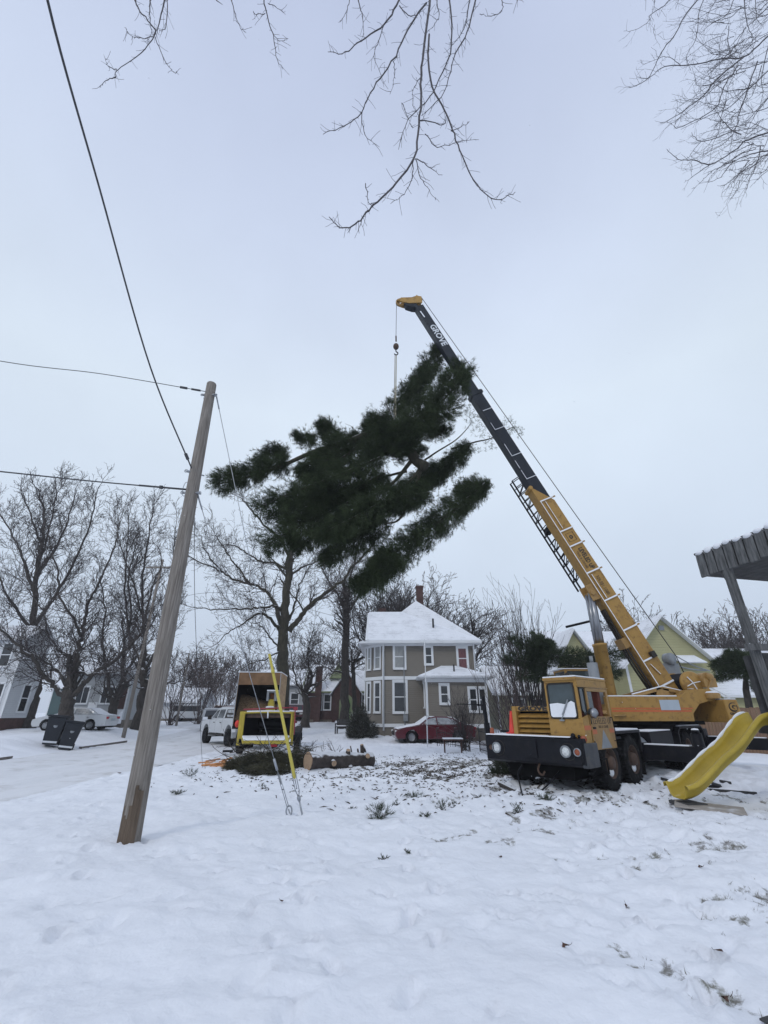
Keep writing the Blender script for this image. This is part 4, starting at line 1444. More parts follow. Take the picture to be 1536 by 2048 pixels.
def lifted_pine():
    S = 2.2588

    def z(x, y, dy=0.0):
        return at(380 + x / S, 650 + y / S, 16.0 + dy)
    base = z(900, 560)
    t = thing('lifted_pine', 'huge dark green white pine hanging sideways from the crane sling', 'pine tree', base)
    W = MB()
    rng = np.random.default_rng(21)
    rg = random.Random(21)
    trunk = [z(1060, 640, -.6), z(1010, 600, -.3), z(930, 480, 0.1), z(840, 480, .1), z(690, 536, .0), z(560, 572, -.2), z(400, 642, -.4), z(250, 690, -.5), z(120, 722, -.5)]
    W.tube(spline(trunk, 5), [0.23 - 0.21 * (i / 40) for i in range(41)], 9)
    PL = [  # axis (zoom x, y, dY), half widths in metres, twig ends
        ([(430, 625, -.4), (280, 665, -.5), (105, 715, -.5)], [.45, .72, .62], 900),
        ([(420, 590, -.2), (390, 555, -.2), (300, 610, -.3)], [.45, .40, .30], 260),
        ([(560, 520, .3), (500, 515, .3), (470, 490, .3)], [.40, .42, .25], 220),
        ([(660, 520, .2), (620, 470, .2), (580, 440, .2)], [.62, .60, .26], 420),
        ([(760, 510, .4), (730, 490, .4)], [.35, .28], 110),
        ([(720, 540, -.3), (620, 610, -.6), (480, 690, -.8)], [.72, .92, .62], 900),
        ([(900, 430, 0), (820, 450, 0), (780, 470, .1)], [.62, .58, .36], 480),
        ([(1000, 520, -.2), (900, 510, -.4), (790, 580, -.6)], [.9, 1.0, .8], 1300),
        ([(930, 400, .5), (1010, 290, .6), (1075, 195, .7), (1125, 105, .7)], [.74, .90, .80, .42], 1600),
        ([(900, 560, -.6), (1040, 430, -1.0), (1170, 310, -1.4), (1225, 180, -1.6)], [1.05, 1.15, .92, .62], 2300),
        ([(1000, 470, .6), (1120, 480, .4), (1175, 490, .3)], [.6, .5, .28], 420),
        ([(860, 600, -.8), (640, 690, -1.2), (430, 770, -1.5), (290, 835, -1.6)], [.6, .66, .60, .38], 1100),
        ([(900, 720, .4), (620, 800, .2), (330, 870, .1)], [.6, .62, .40], 900),
        ([(800, 760, -.4), (600, 860, -.6), (450, 930, -.7), (330, 1010, -.8)], [.8, .92, .9, .48], 1700),
        ([(760, 640, .8), (640, 740, .8), (520, 850, .8)], [.5, .6, .55], 480),
        ([(1080, 760, -.8), (900, 790, -1.1), (740, 870, -1.3), (560, 960, -1.4)], [.75, .82, .80, .45], 1500),
        ([(880, 880, 0), (740, 960, -.2), (600, 1075, -.3)], [.62, .85, .42], 1000),
        ([(700, 900, .6), (540, 960, .5), (470, 1030, .4)], [.7, .7, .4], 600),
        ([(1335, 715, -.2), (1200, 830, -.4), (1080, 920, -.5), (960, 1000, -.6), (860, 1110, -.7), (760, 1185, -.7)], [.36, .78, .80, .88, .68, .38], 2000),
        ([(930, 1040, -.6), (840, 1115, -.7), (740, 1195, -.7)], [.55, .58, .42], 900),
        ([(1255, 545, .2), (1160, 640, .2), (1060, 700, .1), (960, 800, 0), (850, 860, 0)], [.36, .72, .75, .7, .55], 1500),
        ([(1340, 740, .5), (1290, 740, .5), (1200, 740, .6)], [.42, .66, .45], 480),
        ([(1120, 640, .9), (1060, 720, .9), (1010, 760, 1)], [.5, .5, .3], 280),
        ([(700, 590, .2), (600, 640, .2), (500, 700, .1)], [.4, .45, .3], 240),
        ([(640, 720, .3), (480, 790, .3), (380, 820, .3)], [.5, .6, .4], 420),
        ([(880, 670, -.9), (800, 710, -.9), (700, 780, -.8)], [.35, .5, .4], 260),
        ([(1060, 560, .2), (990, 590, .3)], [.35, .35], 120),
        ([(640, 560, .0), (560, 610, .0), (480, 660, .0)], [.4, .5, .3], 240),
        ([(820, 470, .2), (760, 520, .2), (700, 560, .2)], [.45, .5, .4], 260),
    ]
    Ps, Ds = [], []
    for ax, rr, n in PL:
        pts = [z(*q) for q in ax]
        P, D = plume(pts, [r * 0.90 for r in rr], max(16, int(n * 0.27)), rng, along=0.55, hang=0.0, fill=0.50)
        # twigs come in puffs, each with its own lean
        k_ = 12
        sc_ = np.repeat(rng.uniform(0.06, 0.15, (len(P), 1)), k_, 0)
        P = np.repeat(P, k_, 0) + rng.normal(0, 1, (len(P) * k_, 3)) * sc_
        D = np.repeat(D, k_, 0) + rng.normal(0, 0.25, (len(D) * k_, 3))
        Ps.append(P); Ds.append(D)
        sp = spline(pts, 5)
        W.tube(sp, [0.065 - 0.05 * i / (len(sp) - 1) for i in range(len(sp))], 6)
    # loose outer sprigs that break the silhouette
    Pa = np.concatenate(Ps)
    # bare limbs showing through the gaps
    for a, b, c, r in (((930, 480, 0), (800, 600, -.3), (560, 740, -.8), .09), ((1000, 560, -.2), (1040, 640, -.4), (960, 740, -.6), .12), ((1010, 600, -.2), (930, 700, -.4), (860, 760, -.6), .10),
                       ((1050, 640, -.4), (960, 860, -.5), (880, 900, -.5), .07), ((840, 480, 0), (690, 600, -.5), (520, 700, -.8), .07), ((980, 660, 0), (900, 680, .2), (760, 720, .4), .07),
                       ((930, 480, .1), (905, 400, .1), (880, 338, .1), .035), ((905, 400, .1), (912, 370, .1), (900, 345, .1), .015), ((840, 490, .1), (836, 440, .1), (838, 395, .1), .05),
                       ((720, 540, .2), (740, 470, .2), (700, 445, .2), .015)):
        sp = spline([z(*a), z(*b), z(*c)], 5)
        W.tube(sp, [r * (1 - 0.6 * i / (len(sp) - 1)) for i in range(len(sp))], 6)
    # the sparse limb that reaches past the boom on its far side
    s1 = spline([z(1060, 610, .6), z(1120, 570, .8), z(1200, 520, 1.0), z(1250, 470, 1.2), z(1275, 430, 1.3)], 4)
    s2 = spline([z(1180, 560, .9), z(1290, 528, 1.3), z(1360, 512, 1.6), z(1440, 470, 1.9), z(1470, 455, 2.0)], 4)
    for s_ in (s1, s2):
        W.tube(s_, [0.045 - 0.035 * i / (len(s_) - 1) for i in range(len(s_))], 6)
    P, D = [], []
    for (cx, cy, cr, n, dy) in ((1275, 400, 42, 34, 1.3), (1310, 440, 40, 30, 1.4), (1260, 440, 26, 16, 1.3), (1350, 495, 44, 26, 1.6), (1340, 545, 34, 14, 1.5), (1300, 480, 40, 16, 1.4), (1440, 450, 42, 46, 1.9), (1475, 480, 30, 30, 2.0), (1420, 500, 26, 10, 1.9), (1290, 560, 30, 6, 1.4), (1370, 555, 20, 6, 1.6)):
        for _ in range(n):
            a, r = rg.uniform(0, 6.28), cr * math.sqrt(rg.random())
            P.append(tuple(z(cx + r * math.cos(a), cy + r * math.sin(a), dy + rg.gauss(0, .2))))
            D.append((rg.gauss(0, 1), rg.gauss(0, .6), rg.gauss(0.2, .8)))
    for q in P:
        pass
    P, D = np.array(P), np.array(D)
    Vs, Fs = tufts(np.concatenate(Ps), np.concatenate(Ds), rng, 11, 0.15, 0.0115, 0.75)
    V2, F2 = tufts(P, D, rng, 9, 0.16, 0.010, 0.8)
    obj('trunk', W, BARKM, t, world=True, recalc=False)
    o = np_mesh('foliage', np.concatenate([Vs, V2]), np.concatenate([Fs, F2 + len(Vs)]), NEED, t, world=True)
    o['kind'] = 'stuff'


lifted_pine()


def evergreen(name, label, plumes, seed, x, y, trunk=None, mat_=NEED, k=11, L=0.16, w=0.013):
    rng = np.random.default_rng(seed)
    t = thing(name, label, 'evergreen tree', (x, y, g0(x, y)))
    Ps, Ds = [], []
    W = MB()
    for pts, rr, n in plumes:
        P, D = plume(pts, rr, int(n * 2.4), rng, 0.6, -0.15, 0.6)
        Ps.append(P); Ds.append(D)
        sp = spline(pts, 4)
        W.tube(sp, [0.05 - 0.035 * i / (len(sp) - 1) for i in range(len(sp))], 5)
    if trunk:
        W.tube(trunk[0], trunk[1], 8)
    obj('trunk', W, BARK, t, world=True, recalc=False)
    V, F = tufts(np.concatenate(Ps), np.concatenate(Ds), rng, k, L, w, 0.6)
    o = np_mesh('foliage', V, F, mat_, t, world=True)
    o['kind'] = 'stuff'
    return t


Y = 25.0
A = lambda u, v, d=0.0: at(u, v, Y + d)
b = at(1085, 1420, Y + 1.5)
evergreen('spreading_pine', 'dark flat-topped pine spreading behind the crane cab', [
    ([A(1060, 1330, 1), A(1080, 1300, .6), A(1110, 1290, .6)], [.7, .75, .5], 900),
    ([A(1090, 1310, 1), A(1050, 1290), A(1018, 1272, -.4)], [.6, .55, .3], 330),
    ([A(1085, 1330, 1), A(1040, 1320), A(1006, 1318, -.6)], [.7, .62, .3], 380),
    ([A(1095, 1300, 1), A(1080, 1280), A(1062, 1262)], [.6, .45, .25], 260),
    ([A(1090, 1320, 1), A(1140, 1310), A(1200, 1320)], [.7, .6, .45], 520),
    ([A(1120, 1330, 1), A(1180, 1335), A(1240, 1345)], [.7, .65, .5], 560),
    ([A(1200, 1320, 2), A(1240, 1300, 2), A(1290, 1320, 2)], [.8, .8, .5], 420),
    ([A(1085, 1345, 1), A(1060, 1350), A(1030, 1352)], [.55, .5, .3], 280),
], 31, b.x, b.y, ([Vector((b.x, b.y, -0.1)), A(1088, 1360, 1.2), A(1092, 1310, 1.2)], [0.22, 0.16, 0.08]))
Y = 24.0
b = at(1490, 1420, Y + .5)
evergreen('drooping_pine', 'soft green pine in front of the pale house at right', [
    ([A(1490, 1330), A(1460, 1325), A(1424, 1335)], [.65, .7, .4], 520),
    ([A(1490, 1320), A(1465, 1310), A(1450, 1305)], [.5, .5, .3], 300),
    ([A(1490, 1340), A(1450, 1350), A(1430, 1358)], [.5, .45, .25], 260),
    ([A(1492, 1335), A(1505, 1360), A(1512, 1385)], [.35, .35, .25], 140),
    ([A(1492, 1320), A(1510, 1310), A(1520, 1325)], [.35, .3, .2], 120),
], 32, b.x, b.y, ([Vector((b.x, b.y, -0.1)), A(1492, 1380, .5), A(1490, 1325, .5)], [0.2, 0.15, 0.06]))


def bush(name, label, x, y, rx, ry, h, n, seed, m, cat='bush', k=10, L=0.12, w=0.012):
    rng = np.random.default_rng(seed)
    z = g0(x, y)
    t = thing(name, label, cat, (x, y, z))
    q = rng.normal(0, 1, (n, 3))
    q /= np.linalg.norm(q, axis=1, keepdims=True)
    q[:, 2] = np.abs(q[:, 2])
    r = rng.random(n) ** 0.30
    bumpy = 0.80 + 0.65 * vnoise(q[:, 0] * 3 + 5, q[:, 1] * 3 + q[:, 2] * 3)
    P = q * (r * bumpy)[:, None] * np.array([rx, ry, h])
    V, F = tufts(P, q + rng.normal(0, 0.3, q.shape) + np.array([0, 0, 0.25]), rng, k, L, w, 0.6)
    o = np_mesh('foliage', V, F, m, t)
    o['kind'] = 'stuff'
    W = MB()
    rg_ = random.Random(seed)
    for _ in range(14):
        a = rg_.uniform(0, 6.28)
        W.tube([(0, 0, -0.05), (rx * .4 * math.cos(a), ry * .4 * math.sin(a), h * .45), (rx * .75 * math.cos(a), ry * .75 * math.sin(a), h * .7)], [.03, .02, .008], 5)
    obj('stems', W, BARK, t, recalc=False)
    return t


p = at(722, 1440, 31.2)
bush('yew_bush', 'round dusky evergreen bush against the corner of the taupe house', p.x, p.y, 1.22, 1.0, 2.0, 2600, 41, YEW, L=0.15, w=0.016)
p = on(1005, 1552)
bush('cut_pine_bough', 'heap of cut pine bough under the left end of the crane bumper', p.x + 0.15, p.y + 0.2, 0.62, 0.5, 0.62, 480, 42, NEEDL, 'pine bough', L=0.14, w=0.010)


# ------------------------------------------------------------------ the mobile crane
CR_ROT = R(-47)
CR_POS = Vector((3.55, 12.0, 0.0))
CRM = Matrix.Translation(CR_POS) @ Matrix.Rotation(CR_ROT, 4, 'Z')


def crane_w(x, y, z):
    return CRM @ Vector((x, y, z))


def mobile_crane():
    t = thing('mobile_crane', 'yellow and black truck crane with raised telescopic boom', 'crane', CR_POS, CR_ROT)
    hw = 1.30
    # --- carrier: x to the viewer's right, y rearwards
    bm_ = MB()
    bm_.yz([(0.0, 0.58), (0.0, 1.10), (0.16, 1.12), (0.16, 0.52)], -hw, hw)
    bm_.bx((-hw + 0.02, 0.16, 1.04), (hw - 0.02, 2.2, 1.10))
    obj('bumper', bm_, BLK, t, bevel=0.015)
    obj('centre_plate', MB().bx((-0.17, -0.035, 0.66), (0.15, -0.001, 1.06)).tube([(-0.01, -0.05, 0.72), (-0.01, -0.02, 0.72)], 0.025, 8), BLK, t, bevel=0.01)
    # rounded corner valance under the cab door
    sk = MB()
    pl = [(hw - 0.02, 0.0), (hw + 0.03, 0.04), (hw + 0.06, 0.3), (hw + 0.04, 0.62), (hw - 0.1, 0.62), (hw - 0.1, 0.0)]
    sk.xy(pl, 0.53, 1.02)
    obj('corner_panel', sk, mat('worn_black_panel', (0.045, 0.05, 0.058), 0.45, 0.25, 4, dirt=((0.12, 0.11, 0.10), 0.5, 5)), t, bevel=0.02)
    fr = MB()
    fr.bx((-0.55, 0.4, 0.62), (0.55, 10.0, 1.02))
    for yy in (1.35, 2.75, 7.55, 8.9):
        fr.tube([(-1.0, yy, 0.56), (1.0, yy, 0.56)], 0.10, 10)
        fr.sphere((0, yy, 0.56), (0.28, 0.24, 0.24))
    fr.bx((-0.84, 0.3, 0.24), (0.84, 3.5, 0.62))  # solid dark block added below the frame as the shade under the bumper
    fr.bx((-0.8, 3.5, 0.34), (0.8, 7.0, 0.64))
    fr.bx((-0.7, 7.0, 0.34), (0.7, 9.9, 0.64))
    obj('chassis_frame', fr, UNDER, t)
    hk = MB()
    for s in (0.12,):
        hk.tube(spline([(s, 0.1, 0.56), (s, -0.02, 0.44), (s + .04, -0.04, 0.36), (s + .10, -0.01, 0.33), (s + .13, 0.04, 0.40)], 4), 0.022, 7)
    obj('tow_hook', hk, RIM, t)
    # decks, fenders, side boxes
    dk = MB()
    dk.bx((0.55, 0.72, 1.16), (hw, 3.42, 1.22))
    dk.yz([(3.38, 0.72), (3.44, 0.70), (3.50, 1.22), (3.42, 1.22)], 0.72, hw)
    dk.bx((-hw, 0.72, 1.16), (-0.55, 3.42, 1.22))
    obj('front_fender', dk, BLK, t, bevel=0.01)
    bx_ = MB()
    bx_.bx((0.58, 4.35, 0.62), (1.24, 6.3, 1.14))
    bx_.bx((-1.24, 3.9, 0.60), (-0.58, 6.3, 1.14))
    bx_.bx((-0.57, 3.4, 1.021), (0.57, 10.0, 1.10))
    obj('side_box', bx_, BLK, t, bevel=0.015)
    obj('tank', MB().tube([(0.93, 3.62, 0.80), (0.93, 4.25, 0.80)], 0.24, 16), GREYP, t)
    rfd = MB()
    for s in (-1, 1):
        pr = [(6.75, 0.72), (6.80, 1.10), (7.05, 1.24), (9.45, 1.24), (9.72, 1.10), (9.78, 0.72), (9.70, 0.72), (9.62, 1.06), (9.40, 1.17), (7.10, 1.17), (6.9, 1.06), (6.83, 0.72)]
        rfd.yz(pr, s * 0.6, s * 1.28)
    rfd.bx((-1.27, 9.8, 0.6), (1.27, 10.15, 1.12))
    obj('rear_fender', rfd, BLK, t, bevel=0.01)

    # wheels
    def tyre(mb, x, y, s, r=0.56, wd=0.36):
        prof = [(-wd / 2, r * 0.58), (-wd / 2, r * 0.90), (-wd / 2 + 0.04, r * 0.985), (-wd / 2 + 0.09, r), (wd / 2 - 0.09, r), (wd / 2 - 0.04, r * 0.985), (wd / 2, r * 0.90), (wd / 2, r * 0.58)]
        mb.lathe(prof, (x, y, r), (s, 0, 0), 36)
        for k in range(34):
            a = 2 * math.pi * k / 34
            c = Vector((0, math.cos(a), math.sin(a)))
            for o_, da in ((-0.095, 0.0), (0.095, 0.09)):
                cc = Vector((0, math.cos(a + da), math.sin(a + da)))
                tg = Vector((0, -cc.z, cc.y))
                p_ = Vector((x + o_, y, r)) + cc * (r + 0.006)
                mb.beam(p_ - tg * 0.030, p_ + tg * 0.030, 0.155, 0.030, up=cc)

    def rim(mb, x, y, s, r=0.56, deep=True):
        e = 0.17
        mb.lathe([(e, r * 0.60), (e + 0.015, r * 0.585), (e - 0.02, r * 0.53), (e - 0.12, r * 0.50), (e - 0.10, r * 0.30), (e - 0.02, r * 0.27), (e + 0.05, r * 0.24), (e + 0.06, r * 0.12), (e + 0.06, 0.0)], (x, y, r), (s, 0, 0), 24)
        for k in range(10):
            a = 2 * math.pi * k / 10
            mb.tube([(x + s * (e - 0.10), y + 0.22 * math.cos(a), r + 0.22 * math.sin(a)), (x + s * (e - 0.05), y + 0.22 * math.cos(a), r + 0.22 * math.sin(a))], 0.018, 6)

    steer = R(0)
    for (s, yy, n) in ((1, 1.35, 1), (1, 2.75, 1), (1, 7.55, 2), (1, 8.9, 2), (-1, 1.35, 1), (-1, 2.75, 1), (-1, 7.55, 2), (-1, 8.9, 2)):
        mb = MB()
        for k in range(n):
            tyre(mb, s * (1.10 - 0.36 * k), yy, s)
        wh = obj('wheel', mb, RUB, t)
        rb = MB()
        rim(rb, s * 1.10, yy, s)
        obj('rim', rb, RIM, wh)
        if yy < 3 and s == 1:
            obj('rim_snow', MB().sphere((1.225, yy + 0.03, 0.36), (0.03, 0.13, 0.09), 10, 6), SNOW, wh)
    # --- head and marker lamps
    for x in (-0.98, 0.86):
        hl = obj('headlight', MB().lathe([(0, 0.125), (0.03, 0.125), (0.035, 0.10), (0.02, 0.098)], (x, 0.0, 0.84), (0, -1, 0), 22), GREYP, t)
        obj('lens', MB().lathe([(0.012, 0.098), (0.022, 0.08), (0.03, 0.05), (0.034, 0.0)], (x, 0, 0.84), (0, -1, 0), 20), LENS, hl)
    for x, mm_ in ((-1.14, RIM), (1.135, AMB)):
        ml = obj('marker_lamp', MB().lathe([(0, 0.085), (0.03, 0.085), (0.032, 0.066), (0.02, 0.064)], (x, 0.0, 0.84), (0, -1, 0), 20), STEEL if x > 0 else BLK, t)
        obj('lens', MB().lathe([(0.015, 0.064), (0.028, 0.045), (0.032, 0.0)], (x, 0, 0.84), (0, -1, 0), 20), mm_, ml)
    # --- cab (viewer's right half of the front)
    x0, x1, y0, y1 = 0.45, 1.285, 0.16, 1.86
    zb, zt = 1.11, 2.38
    cb = MB()
    # shell built as pillars and panels so the windows are real openings
    cb.bx((x0, y0 + 0.03, zb), (x1 - 0.02, y0 + 0.09, 1.52))                # front panel
    cb.bx((x0, y0 + 0.03, 1.52), (x0 + 0.07, y0 + 0.10, zt - 0.07))        # pillars
    cb.bx((x1 - 0.09, y0 + 0.03, 1.52), (x1 - 0.02, y0 + 0.10, zt - 0.07))
    cb.bx((x0, y0 + 0.03, zt - 0.07), (x1 - 0.02, y0 + 0.10, zt))
    cb.bx((x0, y0 + 0.091, zb), (x0 + 0.04, y1, 1.55))                      # inner side
    cb.bx((x0, y1 - 0.06, zb), (x1, y1, 1.62))                              # rear
    for xx in (x0, x1 - 0.07):
        cb.bx((xx, y1 - 0.06, 1.62), (xx + 0.07, y1, zt))
    cb.bx((x0 - 0.02, y0, zt), (x1 + 0.01, y1 + 0.02, zt + 0.05))           # roof
    # outer side: lower panel dropping below the deck, angled back from the front corner
    cb.yz([(y0 + 0.03, 0.98), (y0 + 0.03, 1.53), (y0 + 0.36, 1.60), (y0 + 0.36, 0.90)], x1 - 0.045, x1 + 0.005)
    cb.bx((x1 - 0.045, y0 + 0.03, 2.22), (x1 + 0.004, y1 - 0.061, zt - 0.001))
    obj('carrier_cab', cb, YEL, t, bevel=0.012)
    dr = MB()
    dr.yz([(0.56, 0.86), (1.80, 0.86), (1.80, 1.56), (0.56, 1.56)], x1 - 0.03, x1 + 0.02)
    dr.yz([(0.56, 1.56), (0.64, 1.56), (0.64, 2.12), (0.56, 2.12)], x1 - 0.03, x1 + 0.018)
    dr.yz([(1.72, 1.56), (1.80, 1.56), (1.80, 2.12), (1.72, 2.12)], x1 - 0.03, x1 + 0.018)
    dr.yz([(0.56, 2.12), (1.80, 2.12), (1.80, 2.20), (0.56, 2.20)], x1 - 0.03, x1 + 0.018)
    door = obj('cab_door', dr, YELD, t, bevel=0.01)
    obj('door_handle', MB().bx((x1 + 0.02, 0.62, 1.30), (x1 + 0.045, 0.74, 1.34)), BLK, door)
    obj('door_window', MB().bx((x1 - 0.018, 0.645, 1.565), (x1 - 0.008, 0.92, 2.115)), GLASS, door)
    obj('door_placard', MB().yz([(0.90, 0.88), (1.50, 0.88), (1.15, 1.28)], x1 + 0.021, x1 + 0.024), GREYP, door)
    # rubber gaskets and glass
    def ring(mb, yz_pts, x, th=0.03, d=0.02):
        n = len(yz_pts)
        for i in range(n):
            a, b = yz_pts[i], yz_pts[(i + 1) % n]
            mb.beam((x, a[0], a[1]), (x, b[0], b[1]), d, th, up=(1, 0, 0))
    ga = MB()
    fx0, fx1, fz0, fz1, rr = x0 + 0.075, x1 - 0.095, 1.53, zt - 0.085, 0.09
    pts = []
    for (cx, cz, a0) in ((fx1 - rr, fz1 - rr, 0), (fx0 + rr, fz1 - rr, 90), (fx0 + rr, fz0 + rr, 180), (fx1 - rr, fz0 + rr, 270)):
        for k in range(5):
            a = R(a0 + 22.5 * k)
            pts.append((cx + rr * math.cos(a), cz + rr * math.sin(a)))
    ga.tube([(a, y0 + 0.02, b) for a, b in pts + pts[:1]], 0.020, 6)
    ws = obj('windshield', MB().prism(pts, lambda a, b: (a, y0 + 0.028, b), lambda a, b: (a, y0 + 0.036, b)), GLASS, t)
    obj('gasket', ga, LETB, ws)
    sb = [(fx0 + 0.02, fz0 + 0.02), (fx1 - 0.02, fz0 + 0.02), (fx1 - 0.02, 1.86), (fx1 - 0.10, 1.90), (fx1 - 0.22, 1.84), (fx0 + 0.4, 1.83), (fx0 + 0.22, 1.86), (fx0 + 0.02, 1.84)]
    obj('windshield_snow', MB().prism(sb, lambda a, b: (a, y0 + 0.006, b), lambda a, b: (a, y0 + 0.024, b)), SNOW, ws)
    wp = MB()
    wp.beam((0.80, y0 + 0.0, 1.50), (1.00, y0 - 0.01, 1.86), 0.022, 0.016)
    wp.beam((0.84, y0 - 0.01, 1.60), (1.03, y0 - 0.015, 1.93), 0.02, 0.03)
    wp.bx((0.75, y0 - 0.02, 1.465), (0.86, y0 + 0.03, 1.50))
    obj('wiper', wp, GREYP, t)
    qw = [(y0 + 0.13, 1.70), (y0 + 0.13, 2.18), (y0 + 0.36, 2.18), (y0 + 0.36, 1.66), (y0 + 0.26, 1.60)]
    q_ = obj('quarter_window', MB().yz(qw, x1 - 0.03, x1 - 0.02), GLASS, t)
    g2 = MB(); ring(g2, qw, x1 - 0.018); obj('gasket', g2, LETB, q_)
    # interior: seat and red door lining seen through the open window
    obj('seat', MB().bx((0.58, 1.05, 1.15), (1.15, 1.6, 1.5)).bx((0.58, 1.50, 1.5), (1.18, 1.66, 2.15)), mat('red_vinyl', (0.16, 0.035, 0.02), 0.6), t, bevel=0.03)
    st_ = MB().tube([(0.8 + 0.2 * math.cos(a), 0.62 + 0.06 * math.sin(a), 1.62 + 0.19 * math.sin(a)) for a in np.linspace(0, 6.283, 20)], 0.016, 6)
    obj('steering_wheel', st_, LETB, t)
    mi = MB()
    mi.tube([(x1, 0.62, 1.50), (x1 + 0.14, 0.52, 1.62), (x1 + 0.14, 0.52, 1.76)], 0.014, 6)
    obj('mirror_arm', mi, STEEL, t)
    obj('mirror', MB().lathe([(0, 0.0), (0, 0.10), (0.03, 0.115), (0.08, 0.08), (0.10, 0.0)], (x1 + 0.14, 0.50, 1.64), (0.25, -1, 0.1), 18), CHR, t)
    hn = MB()
    for x in (0.86, 0.98):
        hn.lathe([(0, 0.062), (0.03, 0.05), (0.10, 0.03), (0.30, 0.022)], (x, 0.42, zt + 0.115), (0, 1, 0), 14)
        hn.lathe([(0.0, 0.06), (0.012, 0.0)], (x, 0.425, zt + 0.115), (0, 1, 0), 14)
    hn.bx((0.80, 0.55, zt + 0.05), (1.04, 0.60, zt + 0.10))
    obj('air_horn', hn, LETB, t)
    lp = MB()
    lp.sphere((1.03, 0.12, 1.16), (0.05, 0.06, 0.06))
    lp.bx((0.98, 0.04, 1.11), (1.08, 0.2, 1.14))
    lp.sphere((1.17, 0.12, 1.15), (0.035, 0.035, 0.04))
    obj('bumper_lamp', lp, BLK, t)
    tl = obj('turn_signal', MB().lathe([(0, 0.07), (0.06, 0.07), (0.07, 0.05), (0.072, 0)], (1.24, 0.19, 1.10), (0.3, -1, 0), 16), AMB, t)
    # orange striping on the cab corner and door
    sg = MB()
    sg.bx((x1 + 0.005, y0 + 0.05, 1.28), (x1 + 0.009, 0.55, 1.375))
    sg.bx((x1 + 0.021, 0.565, 1.19), (x1 + 0.0235, 0.80, 1.285))
    sg.bx((x1 + 0.021, 1.52, 1.20), (x1 + 0.0235, 1.79, 1.29))
    obj('stripe', sg, STRIPE, t)
    xo = CRM.to_3x3() @ Vector((1, 0, 0))
    yo = CRM.to_3x3() @ Vector((0, 1, 0))
    lettering('LEVELED UP', 0.20, crane_w(x1 + 0.022, 1.20, 1.46), yo, (0, 0, 1), LETP, t, 0.002, squeeze=0.98)
    lettering('TREE & CRANE', 0.085, crane_w(x1 + 0.022, 1.20, 1.335), yo, (0, 0, 1), LETP, t, 0.002, squeeze=1.0)
    # grab rail, steps, rain gutter, hinges and mud flaps
    gr_ = MB()
    gr_.tube(spline([(x1 + 0.022, 1.70, 1.02), (x1 + 0.07, 1.70, 1.06), (x1 + 0.07, 1.70, 1.50), (x1 + 0.022, 1.70, 1.54)], 3), 0.011, 6)
    obj('grab_rail', gr_, BLK, t)
    for z_ in (1.0, 1.45):
        obj('door_hinge', MB().tube([(x1 + 0.026, 0.575, z_ - 0.05), (x1 + 0.026, 0.575, z_ + 0.05)], 0.014, 7), LETB, t)
    obj('rain_gutter', MB().bx((x1 - 0.004, y0 + 0.05, 2.205), (x1 + 0.028, y1, 2.225)).bx((x0, y0 - 0.012, zt - 0.012), (x1, y0 + 0.001, zt + 0.006)), YELD, t)
    obj('access_step', MB().bx((x1 - 0.02, 0.62, 0.66), (x1 + 0.085, 0.95, 0.69)).bx((x1 + 0.062, 0.62, 0.40), (x1 + 0.085, 0.65, 0.66)).bx((x1 + 0.062, 0.92, 0.40), (x1 + 0.085, 0.95, 0.66)).bx((x1 - 0.02, 0.62, 0.37), (x1 + 0.085, 0.95, 0.40)), UNDER, t)
    for s_ in (-1, 1):
        obj('mud_flap', MB().bx((s_ * 0.78, 3.42, 0.16), (s_ * 1.27, 3.435, 0.78)), RUB, t)
        obj('lamp_guard', MB().tube([(s_ * 0.92 + 0.17 * math.cos(a_), -0.004, 0.84 + 0.17 * math.sin(a_)) for a_ in np.linspace(0, 6.283, 17)], 0.008, 5), LETB, t)
    bl_ = MB()
    for bx0 in (-1.2, -0.7, -0.3, 0.3, 0.62, 1.2):
        for bz0 in (0.62, 1.05):
            bl_.lathe([(0, 0.016), (0.012, 0.014), (0.012, 0)], (bx0, -0.001, bz0), (0, -1, 0), 7)
    obj('bumper_bolts', bl_, BLK, t)['kind'] = 'stuff'
    # --- engine hood with louvred grille
    hd = MB()
    hx0, hx1 = -0.62, 0.448
    hd.bx((hx0, 0.30, 1.11), (hx0 + 0.12, 1.5, 1.80))
    hd.bx((hx0 + 0.12, 0.33, 1.68), (hx1, 1.5, 1.80))
    hd.bx((hx0 + 0.12, 0.52, 1.11), (hx1, 1.5, 1.68), )
    hd.bx((hx0 + 0.12, 0.34, 1.11), (hx1, 0.40, 1.16))
    obj('engine_hood', hd, YEL, t, bevel=0.01)
    obj('grille_back', MB().bx((hx0 + 0.125, 0.50, 1.165), (hx1 - 0.005, 0.515, 1.675)), UNDER, t)
    for k in range(4):
        z_ = 1.235 + 0.115 * k
        obj('louver', MB().box(((hx0 + hx1) / 2 + 0.06, 0.42, z_), (hx1 - hx0 - 0.13, 0.13, 0.022), rx=R(38)), YEL, t)
    lettering('GROVE', 0.14, crane_w(-0.04, 0.325, 1.738), CRM.to_3x3() @ Vector((1, 0, 0)), (0, 0, 1), LETB, t, 0.003, squeeze=1.75, bold=0.008)
    obj('exhaust_stack', MB().tube([(hx0 + 0.06, 0.62, 1.1), (hx0 + 0.06, 0.62, 1.6)], 0.02, 6), BLK, t)
    # snow lying on the carrier
    sn = MB()
    sn.bx((-hw + 0.01, 0.0, 1.122), (0.34, 0.30, 1.150))
    sn.bx((0.34, 0.0, 1.122), (1.0, 0.15, 1.148))
    sn.bx((-hw + 0.03, 0.30, 1.102), (hx0 - 0.02, 2.1, 1.15))
    sn.bx((0.40, 1.88, 1.222), (hw - 0.01, 3.42, 1.262))
    sn.bx((0.60, 4.37, 1.142), (1.22, 6.28, 1.175))
